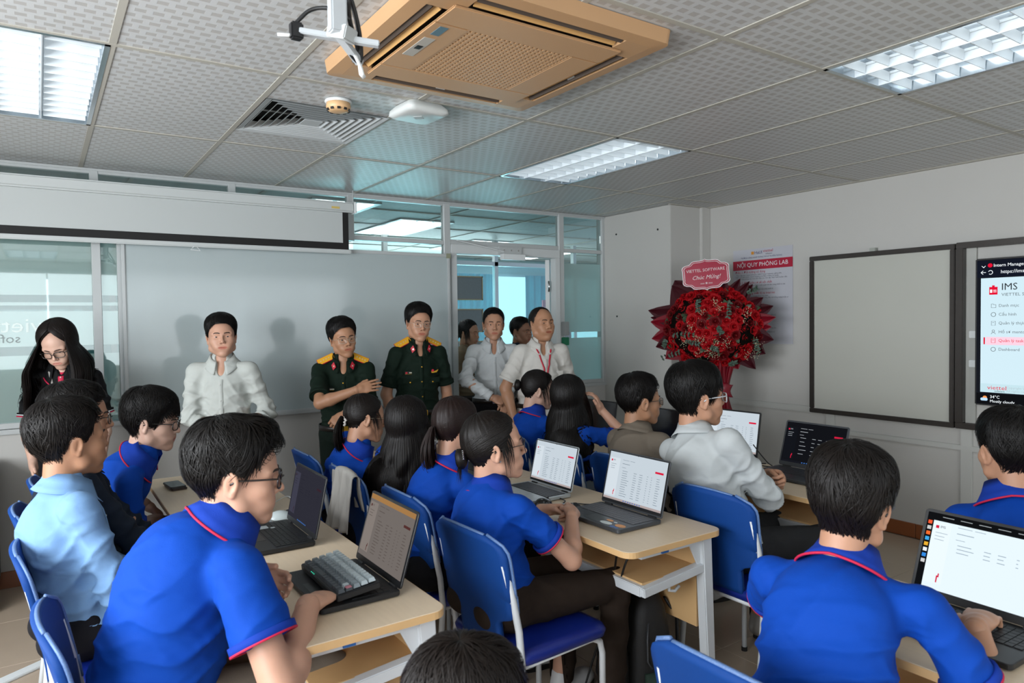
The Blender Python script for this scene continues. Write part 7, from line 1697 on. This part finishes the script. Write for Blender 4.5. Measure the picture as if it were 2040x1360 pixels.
# ---- right column
person('girl in blue polo with a hair bun and thin glasses in the far row', (2.42, 0.79, 1.115), yaw=-25, pitch=6, body=4, lean=6, sex='f', face='f', tone='pale', hair=('bun', '100c0b'), seed=41, scale=1.03, shirt=('polo', 'blue', 'short'), pants='101013', hips=(2.36, 0.80, 0.55), glass=('b8a890', 0.0009, 'round'), group=SEAT, extras=ear)
person('long haired girl in a blue polo raising one hand to her head', (2.40, 0.45, 1.080), yaw=28, pitch=4, body=10, lean=2, sex='f', face='f', tone='fair', hair=('long', '0d0a09'), seed=42, scale=1.08, shirt=('polo', 'blue', 'short'), pants='7e8b93', hips=(2.37, 0.36, 0.55), long_back=(0.42, 0.52),
       arms=dict(R=dict(w=(2.58, 0.36, 1.02), hint=(0.5, -0.5, -0.7), pose='relaxed', dir=(-0.35, 0.15, 0.9), up=(0.7, -0.6, 0.2)), L=dict(w=(2.64, 0.50, 0.66), hint=(-0.3, 0.7, -0.8))), group=SEAT)
person('boy in a brown open collared shirt and glasses in profile', (2.40, -0.16, 1.130), yaw=-18, pitch=0, body=2, lean=3, face='m', tone='tan', hair=('short', '0d0a09'), seed=43, scale=1.04, shirt=('shirt', 'brown', 'long'), pants='101013', hips=(2.38, -0.18, 0.55), glass=('15120f', 0.0013, 'rect'), group=SEAT)
person('boy in a loose white shirt and clear glasses with folded arms and grey jeans', (2.244, -0.69, 1.205), yaw=-22, pitch=-2, body=-4, lean=1, face='m', tone='mid', hair=('mop', '0b0908'), seed=44, scale=1.10, shirt=('shirt', 'ghost', 'long'), pants='2b2c2e', hips=(2.26, -0.82, 0.56), sw=0.172,
       arms=dict(R=dict(w=(2.50, -0.72, 0.82), hint=(0.0, -0.8, -0.6), pose='curl', dir=(0.1, 0.95, 0), up=(0.9, 0, 0.3)), L=dict(w=(2.50, -0.85, 0.84), hint=(0.0, 0.8, -0.6), pose='curl', dir=(0.1, -0.95, 0), up=(0.9, 0, 0.3))), glass=('b9bcc0', 0.0026, 'rect', 'clear framed spectacles'), group=SEAT, shoes='8f8b86', legs=dict(L=(0.44, 0.13, 0.34), R=(0.44, 0.14, 0.30)))
# ---- lower right
person('boy in blue polo and dark glasses seen from behind, at the lower right', (1.431, -1.888, 1.095), yaw=12, pitch=8, roll=3, body=8, lean=16, face='m', tone='mid', hair=('mop', '120e0c'), seed=51, scale=1.03, shirt=('polo', 'blue', 'short'), pants='15151a', hips=(1.20, -1.94, 0.56), back_round=0.05, sw=0.180,
       arms=dict(R=dict(w=(1.655, -2.08, 0.795), hint=(-0.1, -0.55, -0.9), pose='typing', dir=(0.85, 0.2, 0.05)), L=dict(w=(1.64, -1.80, 0.785), hint=(-0.1, 0.9, -0.5), pose='typing', dir=(0.9, -0.3, 0.0))), glass=('101014', 0.0026, 'rect', 'black framed spectacles'), group=SEAT)
person('boy in a blue polo cut by the right edge, seen from behind below the television', (2.393, -1.874, 1.115), yaw=48, pitch=2, body=20, lean=3, face='m', tone='mid', hair=('short', '0d0b0a'), seed=52, scale=1.02, shirt=('polo', 'blue', 'short'), pants='15151a', hips=(2.33, -2.00, 0.55), group=SEAT)
person('dark haired person at the bottom edge, only the crown and forehead showing', (0.36, -1.80, 0.865), yaw=2, pitch=14, roll=4, body=0, lean=14, face='m', tone='fair', hair=('short', '17110e'), seed=53, scale=1.0, shirt=('polo', 'blue', 'short'), pants='15151a', group=SEAT)
